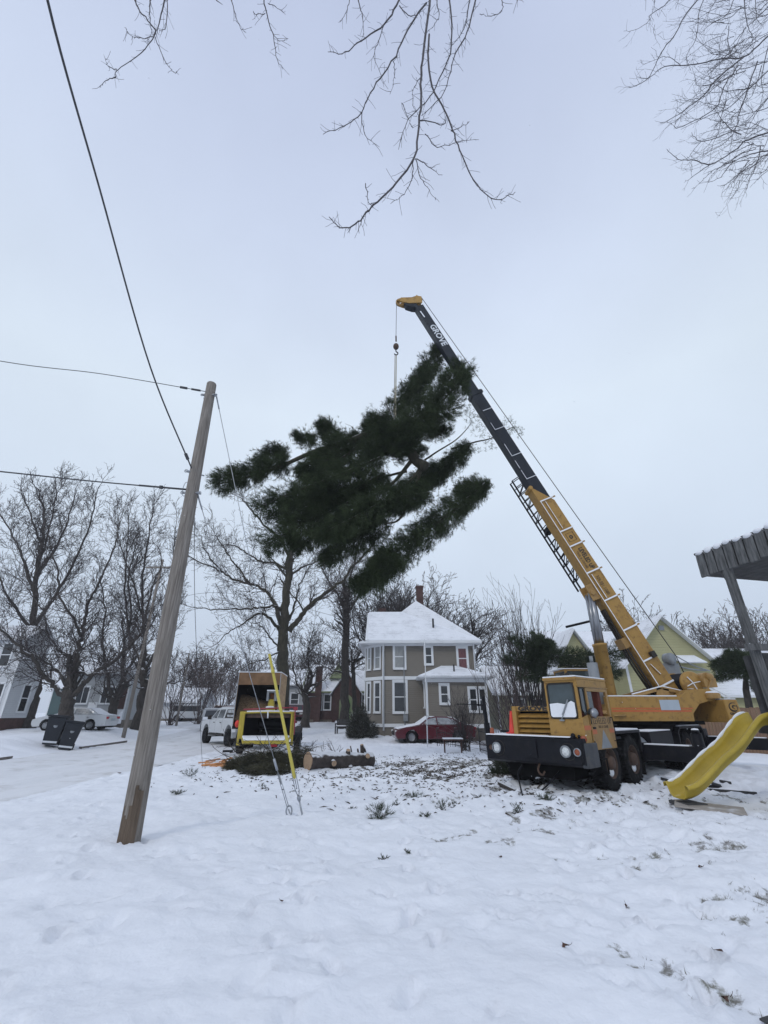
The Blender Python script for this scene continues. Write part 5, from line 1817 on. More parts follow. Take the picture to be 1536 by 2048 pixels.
    sn.bx((0.62, 7.0, 1.242), (1.26, 9.4, 1.275))
    sn.bx((-0.55, 3.45, 1.102), (0.55, 4.6, 1.14))
    sn.bx((x0 - 0.01, y0 + 0.01, zt + 0.052), (x1, y1, zt + 0.085))
    obj('snow_layer', sn, SNOW, t, bevel=0.014)
    # --- outriggers
    for (yy, out_, vis) in ((3.70, 1.42, 1), (10.02, 2.0, 1), (10.02, -2.0, 0)):
        s = 1 if out_ > 0 else -1
        ob = MB()
        ob.bx((-1.2 * s if s > 0 else 1.2, yy - 0.14, 0.50), (1.27 * s + out_, yy + 0.14, 0.86))
        ob.bx((1.0 * s, yy - 0.17, 0.46), (1.30 * s, yy + 0.17, 0.90))
        beam_o = obj('outrigger_beam', ob, BLK, t, bevel=0.012)
        jx = 1.27 * s + out_ - 0.12
        j = MB()
        j.tube([(jx, yy, 0.40), (jx, yy, 1.16)], 0.13, 14)
        j.tube([(jx, yy, 1.16), (jx, yy, 1.24)], 0.09, 12)
        j.tube([(jx, yy, 0.06), (jx, yy, 0.40)], 0.075, 12)
        j.lathe([(0, 0.0), (0, 0.26), (0.05, 0.24), (0.09, 0.10)], (jx, yy, 0.0), (0, 0, 1), 16)
        obj('jack', j, BLK, beam_o)
        sl = MB()
        sl.bx((1.31 * s, yy - 0.13, 0.862), (1.26 * s + out_ - 0.3 * s, yy + 0.13, 0.885))
        sl.lathe([(0, 0.088), (0.03, 0.07), (0.04, 0)], (jx, yy, 1.242), (0, 0, 1), 12)
        obj('beam_snow', sl, SNOW, beam_o)
    hs = MB()
    hs.tube(spline([crane_w(-0.35, 0.1, 0.5), crane_w(-0.38, -0.1, 0.3), at(1047, 1600, 11.0)], 4), 0.018, 6)
    hs.tube(spline([crane_w(0.5, 0.4, 0.45), at(1090, 1575, 11.6), at(1058, 1600, 11.1)], 4), 0.02, 6)
    obj('hanging_hose', hs, BLK, t, world=True)

    # --- superstructure, turned so the boom points to the viewer's left (world -x)
    Yn = 15.35                                        # near side plate
    Yc = 16.35
    P = lambda u, v, y=Yn: at(u, v, y)
    tt = MB()
    c = crane_w(0, 7.0, 0)
    tt.lathe([(1.10, 0.78), (1.24, 0.78), (1.24, 0.86), (1.40, 0.86)], (8.75, Yc, 0), (0, 0, 1), 32)
    tt.bx((7.2, Yc - 0.85, 1.30), (10.2, Yc + 0.85, 1.41))
    obj('turntable', tt, UNDER, t, world=True)
    xa, xb = P(1223, 1420).x, P(1384, 1420).x
    zt_, zb_ = 2.12, 1.40
    sp_ = MB()
    a = [(xa, zb_), (xa, zt_), (xb - 0.30, zt_), (xb + 0.02, 2.32), (xb + 0.75, 2.36), (xb + 0.98, 1.98), (xb + 0.62, 1.98), (xb + 0.30, 1.90), (xb + 0.02, 1.62), (xb + 0.0, zb_)]
    for y_ in (Yn, Yn + 1.55):
        sp_.xz(a, y_, y_ + 0.42)
    sp_.bx((xa + 0.12, Yn + 0.421, zb_ + 0.01), (xb - 0.1, Yn + 1.549, 1.62))
    sp_.bx((xa + 0.02, Yn + 0.421, zb_ + 0.02), (xa + 0.1, Yn + 1.549, zt_ - 0.2))
    sup = obj('superstructure', sp_, YEL, t, world=True, bevel=0.015)
    ss = MB()
    ss.bx((xa + 0.02, Yn + 0.01, zt_ + 0.001), (xb - 0.36, Yn + 0.40, zt_ + 0.035))
    ss.bx((xb + 0.15, Yn + 0.02, 2.345), (xb + 0.25, Yn + 0.4, 2.36))
    obj('snow_layer', ss, SNOW, sup, world=True, bevel=0.012)
    sr = MB()
    sr.bx((xa + 0.0, Yn - 0.004, 1.665), (xb - 0.02, Yn - 0.001, 1.73))
    sr.bx((xa + 0.0, Yn - 0.005, 1.755), (xb + 0.05, Yn - 0.001, 1.79))
    obj('stripe', sr, STRIPE, sup, world=True)
    obj('placard', MB().bx((xb - 0.98, Yn - 0.014, 1.72), (xb - 0.36, Yn - 0.006, 2.02)), SIGNW, sup, world=True)
    hg_ = MB()
    for xx in (xa + 0.55, xa + 1.15, xa + 1.75, xa + 2.3):
        hg_.bx((xx, Yn - 0.02, 1.50), (xx + 0.12, Yn - 0.001, 1.53))
        hg_.bx((xx, Yn - 0.012, zt_ - 0.07), (xx + 0.07, Yn - 0.001, zt_ - 0.03))
    for xx in (xa + 0.95, xa + 1.9):
        hg_.bx((xx, Yn - 0.003, zb_ + .02), (xx + 0.008, Yn - 0.0005, zt_ - .02))
    obj('panel_latch', hg_, YELD, sup, world=True)
    # front brackets below the lift cylinder
    fb_ = MB()
    fb_.bx((xa - 0.20, Yn + 0.3, 1.36), (xa + 0.6, Yn + 1.5, 1.50))
    fb_.tube([(xa - 0.05, Yn + 0.1, 1.62), (xa - 0.05, Yn + 1.9, 1.62)], 0.10, 12)
    fb_.tube([(xa + 0.02, Yn - 0.05, 1.56), (xa + 0.4, Yn - 0.05, 1.56)], 0.03, 8)
    obj('cylinder_bracket', fb_, YELD, sup, world=True)
    # counterweight
    cw = MB()
    cx0, cx1 = xb + 0.82, xb + 1.22
    cwp = [(cx0, 1.36), (cx0 - 0.02, 2.02), (cx1, 2.02), (cx1 + 0.05, 1.38)]
    cw.xz(cwp, Yn - 0.42, Yn + 2.3)
    cwo = obj('counterweight', cw, YEL, t, world=True, bevel=0.04)
    obj('snow_layer', MB().bx((cx0 + 0.02, Yn - 0.40, 2.022), (cx1 - 0.02, Yn + 2.2, 2.05)), SNOW, cwo, world=True, bevel=0.01)
    mf = MB().lathe([(0, 0.22), (0.12, 0.24), (0.16, 0.2)], (cx0 - 0.05, Yn + 0.0, 2.06), (0, 0, 1), 16)
    obj('filler_cap', mf, YELD, cwo, world=True)
    obj('cap_snow', MB().lathe([(0.165, 0.21), (0.21, 0.15), (0.22, 0)], (cx0 - 0.05, Yn + 0.0, 2.06), (0, 0, 1), 16), SNOW, cwo, world=True)
    gx = (cx0 + cx1) / 2 + 0.01
    obj('emblem', MB().lathe([(0, 0.135), (0.006, 0.135), (0.006, 0)], (gx, Yn - 0.421, 1.80), (0, -1, 0), 28), LETB, cwo, world=True)
    lettering('G', 0.25, (gx, Yn - 0.430, 1.80), (1, 0, 0), (0, 0, 1), YEL, cwo, 0.002, squeeze=1.15, bold=0.012)
    lettering('GROVE', 0.085, (gx + 0.01, Yn - 0.424, 1.615), (1, 0, 0), (0, 0, 1), LETB, cwo, 0.002, squeeze=1.2, bold=0.004)
    # winches on the rear deck
    wd = MB()
    wx, wz = P(1384, 1366, Yn + 0.25).x, P(1384, 1366, Yn + 0.25).z
    wd.lathe([(0, 0.0), (0.0, 0.33), (0.05, 0.37), (0.11, 0.37), (0.12, 0.26), (0.95, 0.26), (0.96, 0.37), (1.05, 0.37), (1.08, 0.3), (1.08, 0)], (wx, Yn + 0.2, wz), (0, 1, 0), 30)
    wn = obj('winch_drum', wd, YEL, t, world=True)
    obj('rope_coil', MB().lathe([(0.125, 0.335), (0.945, 0.335)], (wx, Yn + 0.2, wz), (0, 1, 0), 26), BLK, wn, world=True)
    ws_ = MB()
    for a_ in (10, 130, 205, 290):
        ws_.beam((wx, Yn + 0.185, wz), (wx + 0.24 * math.cos(R(a_)), Yn + 0.185, wz + 0.24 * math.sin(R(a_))), 0.03, 0.02)
    obj('snow_layer', ws_, SNOW, wn, world=True)
    w2 = MB()
    mx_, mz_ = P(1408, 1358, Yn + 0.2).x, P(1408, 1358, Yn + 0.2).z
    w2.tube([(mx_ + 0.05, Yn + 0.1, mz_), (mx_ + 0.05, Yn + 0.9, mz_)], 0.2, 16)
    w2.bx((mx_ - 0.12, Yn + 0.05, mz_ - 0.26), (mx_ + 0.28, Yn + 0.5, mz_ + 0.02))
    w2.sphere((mx_ + 0.1, Yn + 0.05, mz_ + 0.05), 0.12)
    w2.tube(spline([(wx + 0.30, Yn + 0.1, wz - 0.28), (wx + 0.42, Yn + 0.02, wz - 0.05), (mx_ + 0.15, Yn, mz_ + 0.08)], 4), 0.03, 7)
    obj('winch_motor', w2, YELD, t, world=True, bevel=0.01)
    dkz = P(1385, 1395).z
    wb = MB()
    wb.bx((xb - 0.35, Yn + 0.45, 2.1), (xb + 0.7, Yn + 1.5, wz - 0.2))
    obj('winch_bed', wb, YELD, t, world=True, bevel=0.01)

    # --- boom geometry in the plane y = Yb
    Yb, hwid = 16.15, 0.27
    A_, B_ = at(1315, 1352, Yb - hwid) + Vector((0.085, 0, 0.036)), at(836, 604, Yb - hwid)
    A_.y = B_.y = 0
    dv = (B_ - A_)
    Lb = dv.length
    dv.normalize()
    nv = Vector((-dv.z, 0, dv.x))
    if nv.x < 0:
        nv = -nv                                       # towards upper right: the boom's top
    def bp(s, h, y=0.0):
        q = A_ + dv * s + nv * h
        return Vector((q.x, Yb + y, q.z))

    def section(name, s0, s1, hh, wy, m, par, plate=0.0):
        mb = MB()
        vs = []
        for s_ in (s0, s1):
            for (h_, y_) in ((-hh / 2, -wy), (hh / 2, -wy), (hh / 2, wy), (-hh / 2, wy)):
                vs.append(bp(s_, h_, y_))
        mb.add(vs, [(0, 1, 2, 3), (7, 6, 5, 4), (0, 4, 5, 1), (1, 5, 6, 2), (2, 6, 7, 3), (3, 7, 4, 0)])
        return mb
    H0, H1, H2 = 0.62, 0.50, 0.43
    S1 = 7.62                                            # end of the yellow section
    S2 = 13.2
    mb = section('b', -0.75, S1 - 0.55, H0, hwid, YEL, t)
    # pointed collar at the top end
    mb.add([bp(S1 - 0.549, -H0 / 2, -hwid), bp(S1 - 0.549, H0 / 2, -hwid), bp(S1 + 0.35, -H0 / 2 + 0.02, -hwid), bp(S1 - 0.549, -H0 / 2, hwid), bp(S1 - 0.549, H0 / 2, hwid), bp(S1 + 0.35, -H0 / 2 + 0.02, hwid)],
           [(0, 1, 2), (5, 4, 3), (0, 2, 5, 3), (1, 4, 5, 2)])
    mb.tube([bp(S1 + 0.3, -H0 / 2 + 0.02, -hwid - 0.02), bp(S1 + 0.3, -H0 / 2 + 0.02, hwid + 0.02)], 0.09, 10)
    boom = obj('boom_base_section', mb, YEL, t, world=True, bevel=0.012)
    # flanges and stiffeners, with the snow lying on their upper edges
    stf, snw = MB(), MB()
    def fl(s0, h0, s1, h1, wdt=0.035, sn_=True, yo=0.0):
        stf.beam(bp(s0, h0, -hwid - 0.022), bp(s1, h1, -hwid - 0.022), 0.05, 0.03, up=nv)
        if sn_:
            snw.beam(bp(s0, h0, -hwid - 0.028) + Vector((0.0, 0, 0.018)), bp(s1, h1, -hwid - 0.028) + Vector((0.0, 0, 0.018)), 0.052, wdt * 0.72, up=nv)
    fl(-0.6, -H0 / 2 + 0.03, S1 - 0.42, -H0 / 2 + 0.03)
    for k, s_ in enumerate((-0.33, 0.56, 1.69, 2.84, 3.96, 5.10, 5.77, S1 - 0.42)):
        fl(s_, -H0 / 2 + 0.03, s_, H0 / 2 - 0.01, 0.04 if k < 3 else 0.03)
    fl(2.90, -0.13, 3.86, -0.13, 0.03)
    fl(5.85, -0.10, S1 - 0.50, -0.10, 0.025)
    fl(0.0, 0.02, 0.40, -0.10, 0.02)
    for s_ in (1.69, 2.84, 3.96, 5.10, S1 - 0.42):
        stf.beam(bp(s_, H0 / 2, -hwid - 0.03), bp(s_, H0 / 2 + 0.09, -hwid - 0.03), 0.05, 0.05, up=dv)
    obj('stiffener', stf, YELD, boom, world=True)
    obj('snow_line', snw, SNOW, boom, world=True)
    obj('hose_box', MB().beam(bp(0.55, 0.16, -hwid - 0.08), bp(0.75, 0.16, -hwid - 0.08), 0.16, 0.15, up=nv), LETB, boom, world=True)
    pb = MB()
    for y_ in (-1, 1):
        pb.beam(bp(3.0, -H0 / 2 - 0.12, y_ * (hwid - 0.03)), bp(3.6, -H0 / 2 - 0.10, y_ * (hwid - 0.03)), 0.05, 0.34, up=nv)
    pb.tube([bp(3.28, -H0 / 2 - 0.16, -hwid - 0.06), bp(3.28, -H0 / 2 - 0.16, hwid + 0.06)], 0.09, 12)
    pb.beam(bp(1.15, -H0 / 2 - 0.10, 0), bp(1.5, -H0 / 2 - 0.10, 0), 0.5, 0.2, up=nv)
    obj('cylinder_lug', pb, YELD, boom, world=True, bevel=0.01)
    # dark underside wear plates and hoses along the lower chord near the foot
    hz_ = MB()
    for k, o_ in enumerate((-0.15, 0.0, 0.13)):
        hz_.tube(spline([bp(-0.6, -H0 / 2 - 0.10, o_), bp(0.6, -H0 / 2 - 0.12 - .02 * k, o_), bp(1.6, -H0 / 2 - 0.10, o_), bp(2.6, -H0 / 2 - 0.05, o_)], 4), 0.035, 6)
    obj('hydraulic_hose', hz_, LETB, boom, world=True)
    m1 = obj('boom_middle_section', section('m', S1 - 0.5, S2, H1, hwid - 0.05, BOOMB, t), BOOMB, t, world=True, bevel=0.01)
    m2 = obj('boom_tip_section', section('t', S2 - 0.3, Lb - 0.15, H2, hwid - 0.09, BOOMB, t), BOOMB, t, world=True, bevel=0.01)
    col = MB()
    col.beam(bp(S2 - 0.18, 0, 0), bp(S2 + 0.02, 0, 0), 2 * (hwid - 0.05) + 0.05, H1 + 0.06, up=nv)
    col.beam(bp(S2 - 0.1, H1 / 2 + 0.08, -0.1), bp(S2 + 0.05, H1 / 2 + 0.08, -0.1), 0.1, 0.1, up=nv)
    obj('section_collar', col, BOOMB, m1, world=True)
    s1_ = MB()
    yo_ = hwid - 0.05 + 0.008
    for s_ in (8.35, 9.55, 11.0, 12.1):
        s1_.beam(bp(s_, -H1 / 2 + 0.05, -yo_), bp(s_, H1 / 2 - 0.02, -yo_), 0.018, 0.022, up=dv)
    for a, b in ((8.35, 8.8), (9.55, 10.2), (8.9, 9.3), (11.0, 11.4)):
        s1_.beam(bp(a, -H1 / 2 + 0.05, -yo_), bp(b, -H1 / 2 + 0.05, -yo_), 0.018, 0.016, up=nv)
    obj('snow_line', s1_, SNOW, m1, world=True)
    tsn = MB().beam(bp(Lb - 1.0, -0.10, -(hwid - 0.09) - 0.008), bp(Lb - 0.55, -0.12, -(hwid - 0.09) - 0.008), 0.018, 0.05, up=nv)
    obj('snow_line', tsn, SNOW, m2, world=True)
    lettering('GROVE', 0.40, bp(Lb - 2.35, 0.0, -(hwid - 0.09) - 0.006), -dv, nv, LETW, m2, 0.003, squeeze=1.12, bold=0.012)
    lettering('LEVELED UP', 0.24, bp(4.50, 0.08, -hwid - 0.006), -dv, nv, LETB, boom, 0.003, squeeze=0.70, bold=0.006)
    lettering('TREE & CRANE', 0.11, bp(4.50, -0.10, -hwid - 0.006), -dv, nv, LETP, boom, 0.003, squeeze=1.0)
    lettering('309.531.1080', 0.19, bp(3.38, 0.04, -hwid - 0.006), -dv, nv, LETP, boom, 0.003, squeeze=0.75)
    em = MB()
    for a, b in (((5.28, -0.12), (5.62, -0.12)), ((5.28, 0.18), (5.62, 0.18)), ((5.62, -0.12), (5.62, 0.18)), ((5.28, -0.12), (5.28, 0.18))):
        em.beam(bp(*a, -hwid - 0.004), bp(*b, -hwid - 0.004), 0.006, 0.018, up=nv)
    em.lathe([(0, 0.075), (0.006, 0.075), (0.006, 0.035), (0, 0.035)], bp(5.45, 0.03, -hwid - 0.002), (0, -1, 0), 16)
    obj('emblem', em, LETB, boom, world=True)
    # pivot trusses on the superstructure
    tr = MB()
    pk = bp(-0.35, -H0 / 2 + 0.05, -hwid - 0.12)
    for y_ in (-hwid - 0.12, hwid + 0.12):
        q = Vector((pk.x, Yb + y_, pk.z))
        tr.beam((q.x - 1.05, Yb + y_, zt_ + 0.02), q, 0.06, 0.10)
        tr.beam((q.x + 0.95, Yb + y_, zt_ + 0.05), q, 0.06, 0.10)
        tr.beam((q.x - 0.1, Yb + y_, 1.7), q, 0.06, 0.4)
    obj('boom_pivot', tr, YELD, t, world=True)
    tsn = MB()
    q = Vector((pk.x, Yb - hwid - 0.12, pk.z))
    tsn.beam((q.x - 1.05, q.y, zt_ + 0.085), (q.x, q.y, q.z + 0.065), 0.07, 0.03)
    tsn.beam((q.x + 0.95, q.y, zt_ + 0.115), (q.x, q.y, q.z + 0.065), 0.07, 0.03)
    obj('snow_line', tsn, SNOW, t, world=True)
    # lift cylinder
    lc0, lc1, lc2 = at(1229, 1440, Yb), at(1202, 1288, Yb), bp(3.28, -H0 / 2 - 0.16)
    ax = (lc2 - lc0).normalized()
    lc1 = lc0 + ax * (lc1 - lc0).length
    bar = MB()
    for y_ in (-0.10, 0.10):
        o_ = Vector((0, y_, 0))
        bar.lathe([(0, 0.185), ((lc1 - lc0).length - 0.08, 0.185), ((lc1 - lc0).length - 0.08, 0.20), ((lc1 - lc0).length, 0.20), ((lc1 - lc0).length, 0.0)], lc0 + o_, ax, 22)
    bar.lathe([(1.35, 0.235), (1.42, 0.235)], lc0, ax, 24)
    cy = obj('lift_cylinder', bar, YEL, t, world=True)
    rd = MB()
    for y_ in (-0.13, 0.13):
        rd.tube([lc1 + Vector((0, y_, 0)), lc2 + Vector((0, y_, 0))], 0.115, 20)
    obj('cylinder_rod', rd, CHR, cy, world=True)
    # boom head
    T_ = bp(Lb, 0, 0)
    hd_ = MB()
    hl_ = [(T_.x + 0.30, T_.z - 0.30), (T_.x + 0.30, T_.z + 0.32), (T_.x - 0.25, T_.z + 0.40), (T_.x - 0.80, T_.z + 0.36), (T_.x - 0.96, T_.z + 0.18), (T_.x - 0.72, T_.z + 0.06), (T_.x - 0.35, T_.z + 0.02)]
    hl_ = [(T_.x + 0.22, T_.z + 0.06), (T_.x + 0.20, T_.z + 0.50), (T_.x - 0.05, T_.z + 0.56), (T_.x - 0.30, T_.z + 0.44), (T_.x - 0.85, T_.z + 0.42), (T_.x - 1.02, T_.z + 0.24), (T_.x - 0.78, T_.z + 0.12), (T_.x - 0.45, T_.z + 0.02)]
    for y_ in (-0.20, 0.14):
        hd_.xz(hl_, Yb + y_, Yb + y_ + 0.06)
    hd_.bx((T_.x - 0.25, Yb - 0.139, T_.z + 0.1), (T_.x + 0.18, Yb + 0.139, T_.z + 0.42))
    hd_.tube([(T_.x - 0.02, Yb, T_.z + 0.5), (T_.x - 0.02, Yb, T_.z + 0.82)], 0.035, 6)
    head = obj('boom_head', hd_, CHY if False else YEL, t, world=True, bevel=0.01)
    sv = MB()
    sv.lathe([(-0.05, 0.20), (-0.05, 0.26), (-0.02, 0.22), (0.02, 0.22), (0.05, 0.26), (0.05, 0.20), (0.05, 0.05)], (T_.x - 0.86, Yb, T_.z + 0.28), (0, 1, 0), 20)
    sv.lathe([(-0.05, 0.05), (-0.05, 0.24), (0.05, 0.24), (0.05, 0.05)], (T_.x + 0.02, Yb, T_.z + 0.42), (0, 1, 0), 18)
    obj('sheave', sv, YELD, head, world=True)
    nb = MB()
    nb.xz([(T_.x - 0.70, T_.z + 0.10), (T_.x - 0.1, T_.z + 0.12), (T_.x + 0.05, T_.z - 0.25), (T_.x - 0.30, T_.z - 0.22), (T_.x - 0.62, T_.z - 0.08)], Yb - 0.17, Yb + 0.17)
    obj('boom_nose', nb, BOOMB, head, world=True, bevel=0.02)
    # hoist rope
    rp = MB()
    r0_ = Vector((wx - 0.05, Yb - 0.35, wz + 0.33))
    r1_ = Vector((T_.x + 0.18, Yb - 0.1, T_.z + 0.58))
    rp.tube([r0_, at(1352, 1312, Yb - .3), r1_], 0.016, 5)
    hx = T_.x - 1.08
    hk_ = at(792, 672, Yb)
    rp.tube([(hx, Yb, T_.z + 0.28), (hk_.x, Yb, hk_.z)], 0.013, 5)
    obj('hoist_rope', rp, LETB, t, world=True)
    # stowed lattice jib along the far side of the base section
    jb = MB()
    def J(k, o_, y_):
        a = at(1024, 962, 16.75).lerp(at(1163, 1180, 16.75), k)
        b = at(1042, 950, 16.75).lerp(at(1172, 1158, 16.75), k)
        q_ = a.lerp(b, o_)
        return Vector((q_.x, q_.y + y_, q_.z))
    for o_ in (0, 1):
        for y_ in (0.0, 0.28):
            jb.tube([J(0, o_, y_), J(1, o_, y_)], 0.035, 6)
    n_ = 15
    for k in range(n_):
        a_, b_ = k / n_, (k + 1) / n_
        for y_ in (0.0, 0.28):
            jb.tube([J(a_, 0, y_), J(a_, 1, y_)], 0.02, 5)
            if k % 2:
                jb.tube([J(a_, 1, y_), J(b_, 0, y_)], 0.02, 5)
        jb.tube([J(a_, 1, 0), J(b_, 1, 0.28)], 0.018, 5)
    obj('lattice_jib', jb, BLK, t, world=True)
    br = MB()
    br.beam(at(1100, 1058, 16.55), at(1093, 1066, 16.8), 0.25, 0.22)
    br.tube([at(1132, 1254, 16.9), at(1186, 1241, 16.9)], 0.045, 6)
    br.tube([at(1186, 1241, 16.9), at(1203, 1243, 16.9)], 0.02, 6)
    obj('jib_bracket', br, BLK, t, world=True)
    # operator's cab on the far side and the grey muffler
    oc = MB()
    ox0, ox1 = at(1122, 1345, 17.6).x, at(1186, 1345, 17.6).x
    oz = at(1150, 1340, 17.6).z
    oc.bx((ox0, 17.2, oz - 0.06), (ox1 + 0.5, 18.4, oz))
    for (a, b) in ((ox0, 17.2), (ox1 + 0.4, 17.2), (ox0, 18.3), (ox1 + 0.4, 18.3)):
        oc.bx((a, b, 1.3), (a + 0.07, b + 0.07, oz - 0.06))
    oc.bx((ox0, 17.21, 1.3), (ox1 + 0.47, 18.39, 2.0))
    ocab = obj('operator_cab', oc, YEL, t, world=True)
    obj('cab_glass', MB().bx((ox0 + 0.08, 17.23, 2.0), (ox1 + 0.39, 17.24, oz - 0.07)).bx((ox0 + 0.02, 17.3, 2.0), (ox0 + 0.03, 18.3, oz - 0.07)), GLASS, ocab, world=True)
    obj('snow_layer', MB().bx((ox0 - 0.2, 17.18, oz + 0.001), (ox1 + 0.5, 18.4, oz + 0.03)), SNOW, ocab, world=True)
    mu = MB()
    a_ = at(1186, 1338, 15.9)
    mu.tube([(a_.x, 15.9, 1.9), (a_.x, 15.9, a_.z + 0.2)], 0.17, 16)
    mu.tube([(a_.x, 15.9, a_.z + 0.2), (a_.x, 15.9, a_.z + 0.42)], 0.06, 10)
    obj('muffler', mu, GREYP, t, world=True)
    # hose reel and hydraulics on the rear of the boom foot
    hr = MB()
    a_ = at(1338, 1318, 16.6)
    hr.lathe([(-0.12, 0.0), (-0.12, 0.20), (0.12, 0.20), (0.12, 0.0)], a_, (0.2, -1, 0), 18)
    hr.bx((a_.x - 0.35, 16.6, a_.z - 0.5), (a_.x + 0.3, 17.1, a_.z - 0.15))
    hr.tube(spline([a_ + Vector((0.2, 0, 0.15)), at(1385, 1330, 16.8), at(1420, 1342, 17.0)], 4), 0.02, 5)
    hr.tube(spline([a_ + Vector((0.1, 0, -0.2)), at(1380, 1338, 16.8), at(1412, 1341, 17.0)], 4), 0.025, 5)
    obj('hose_reel', hr, GREYP, t, world=True)

    # the hook, its ball and the sling are lifted things of their own
    k = thing('crane_hook', 'dark headache ball with hook at the end of the hoist line', 'hook', hk_)
    mb = MB()
    mb.tube([hk_, hk_ - Vector((0, 0, 0.35))], 0.035, 8)
    bz_ = at(792, 693, Yb)
    mb.sphere(bz_, (0.14, 0.14, 0.18), 14, 10)
    obj('ball', mb, RIM, k, world=True)
    hb = MB()
    hb.tube(spline([bz_ - Vector((0, 0, 0.16)), bz_ - Vector((0, 0, 0.32)), bz_ + Vector((0.09, 0, -0.42)), bz_ + Vector((0.02, 0, -0.54)), bz_ + Vector((-0.09, 0, -0.47))], 5), 0.028, 7)
    obj('hook', hb, BLK, k, world=True)
    hp = bz_ - Vector((0, 0, 0.50))
    s_ = MB()
    q = at(790, 838, 16.1)
    s_.add([hp + Vector((-0.01, 0, 0)), hp + Vector((0.03, 0, 0)), q + Vector((0.05, -0.02, 0)), q + Vector((-0.01, -0.02, 0)), hp + Vector((-0.01, 0.02, 0)), hp + Vector((0.03, 0.02, 0)), q + Vector((0.05, 0.02, 0)), q + Vector((-0.01, 0.02, 0))],
           [(0, 1, 2, 3), (7, 6, 5, 4), (0, 3, 7, 4), (1, 5, 6, 2)])
    s_.tube([hp + Vector((-0.05, 0.05, 0)), q + Vector((-0.05, 0.1, 0))], 0.018, 6)
    o = obj('lifting_sling', s_, mat('tan_webbing', (0.30, 0.27, 0.19), 0.8), None)
    tag(o, 'pale webbing sling running from the crane hook down to the pine', 'sling')


mobile_crane()
p = crane_w(-0.74, 0.45, 1.15)
oc_ = thing('orange_cone', 'bright orange cone standing on the crane bumper deck', 'traffic cone', p, 0.3)
obj('cone_body', MB().lathe([(0.0, 0.11), (0.03, 0.11), (0.05, 0.095), (0.38, 0.05), (0.52, 0.03), (0.52, 0.0)], (0, 0, 0.02), (0, 0, 1), 18), ORG, oc_)
obj('cone_base', MB().bx((-0.13, -0.13, 0), (0.13, 0.13, 0.03)), ORG, oc_, bevel=0.01)
p = crane_w(-1.15, 0.1, 1.10)
cl_ = thing('orange_lamp', 'small orange lamp at the outer end of the crane bumper', 'lamp', p)
obj('lamp_body', MB().tube([(0, 0, 0.0), (0, 0, 0.05)], 0.06, 12), BLK, cl_)
obj('lamp_lens', MB().lathe([(0.05, 0.055), (0.16, 0.05), (0.19, 0.03), (0.19, 0)], (0, 0, 0), (0, 0, 1), 14), AMB, cl_)


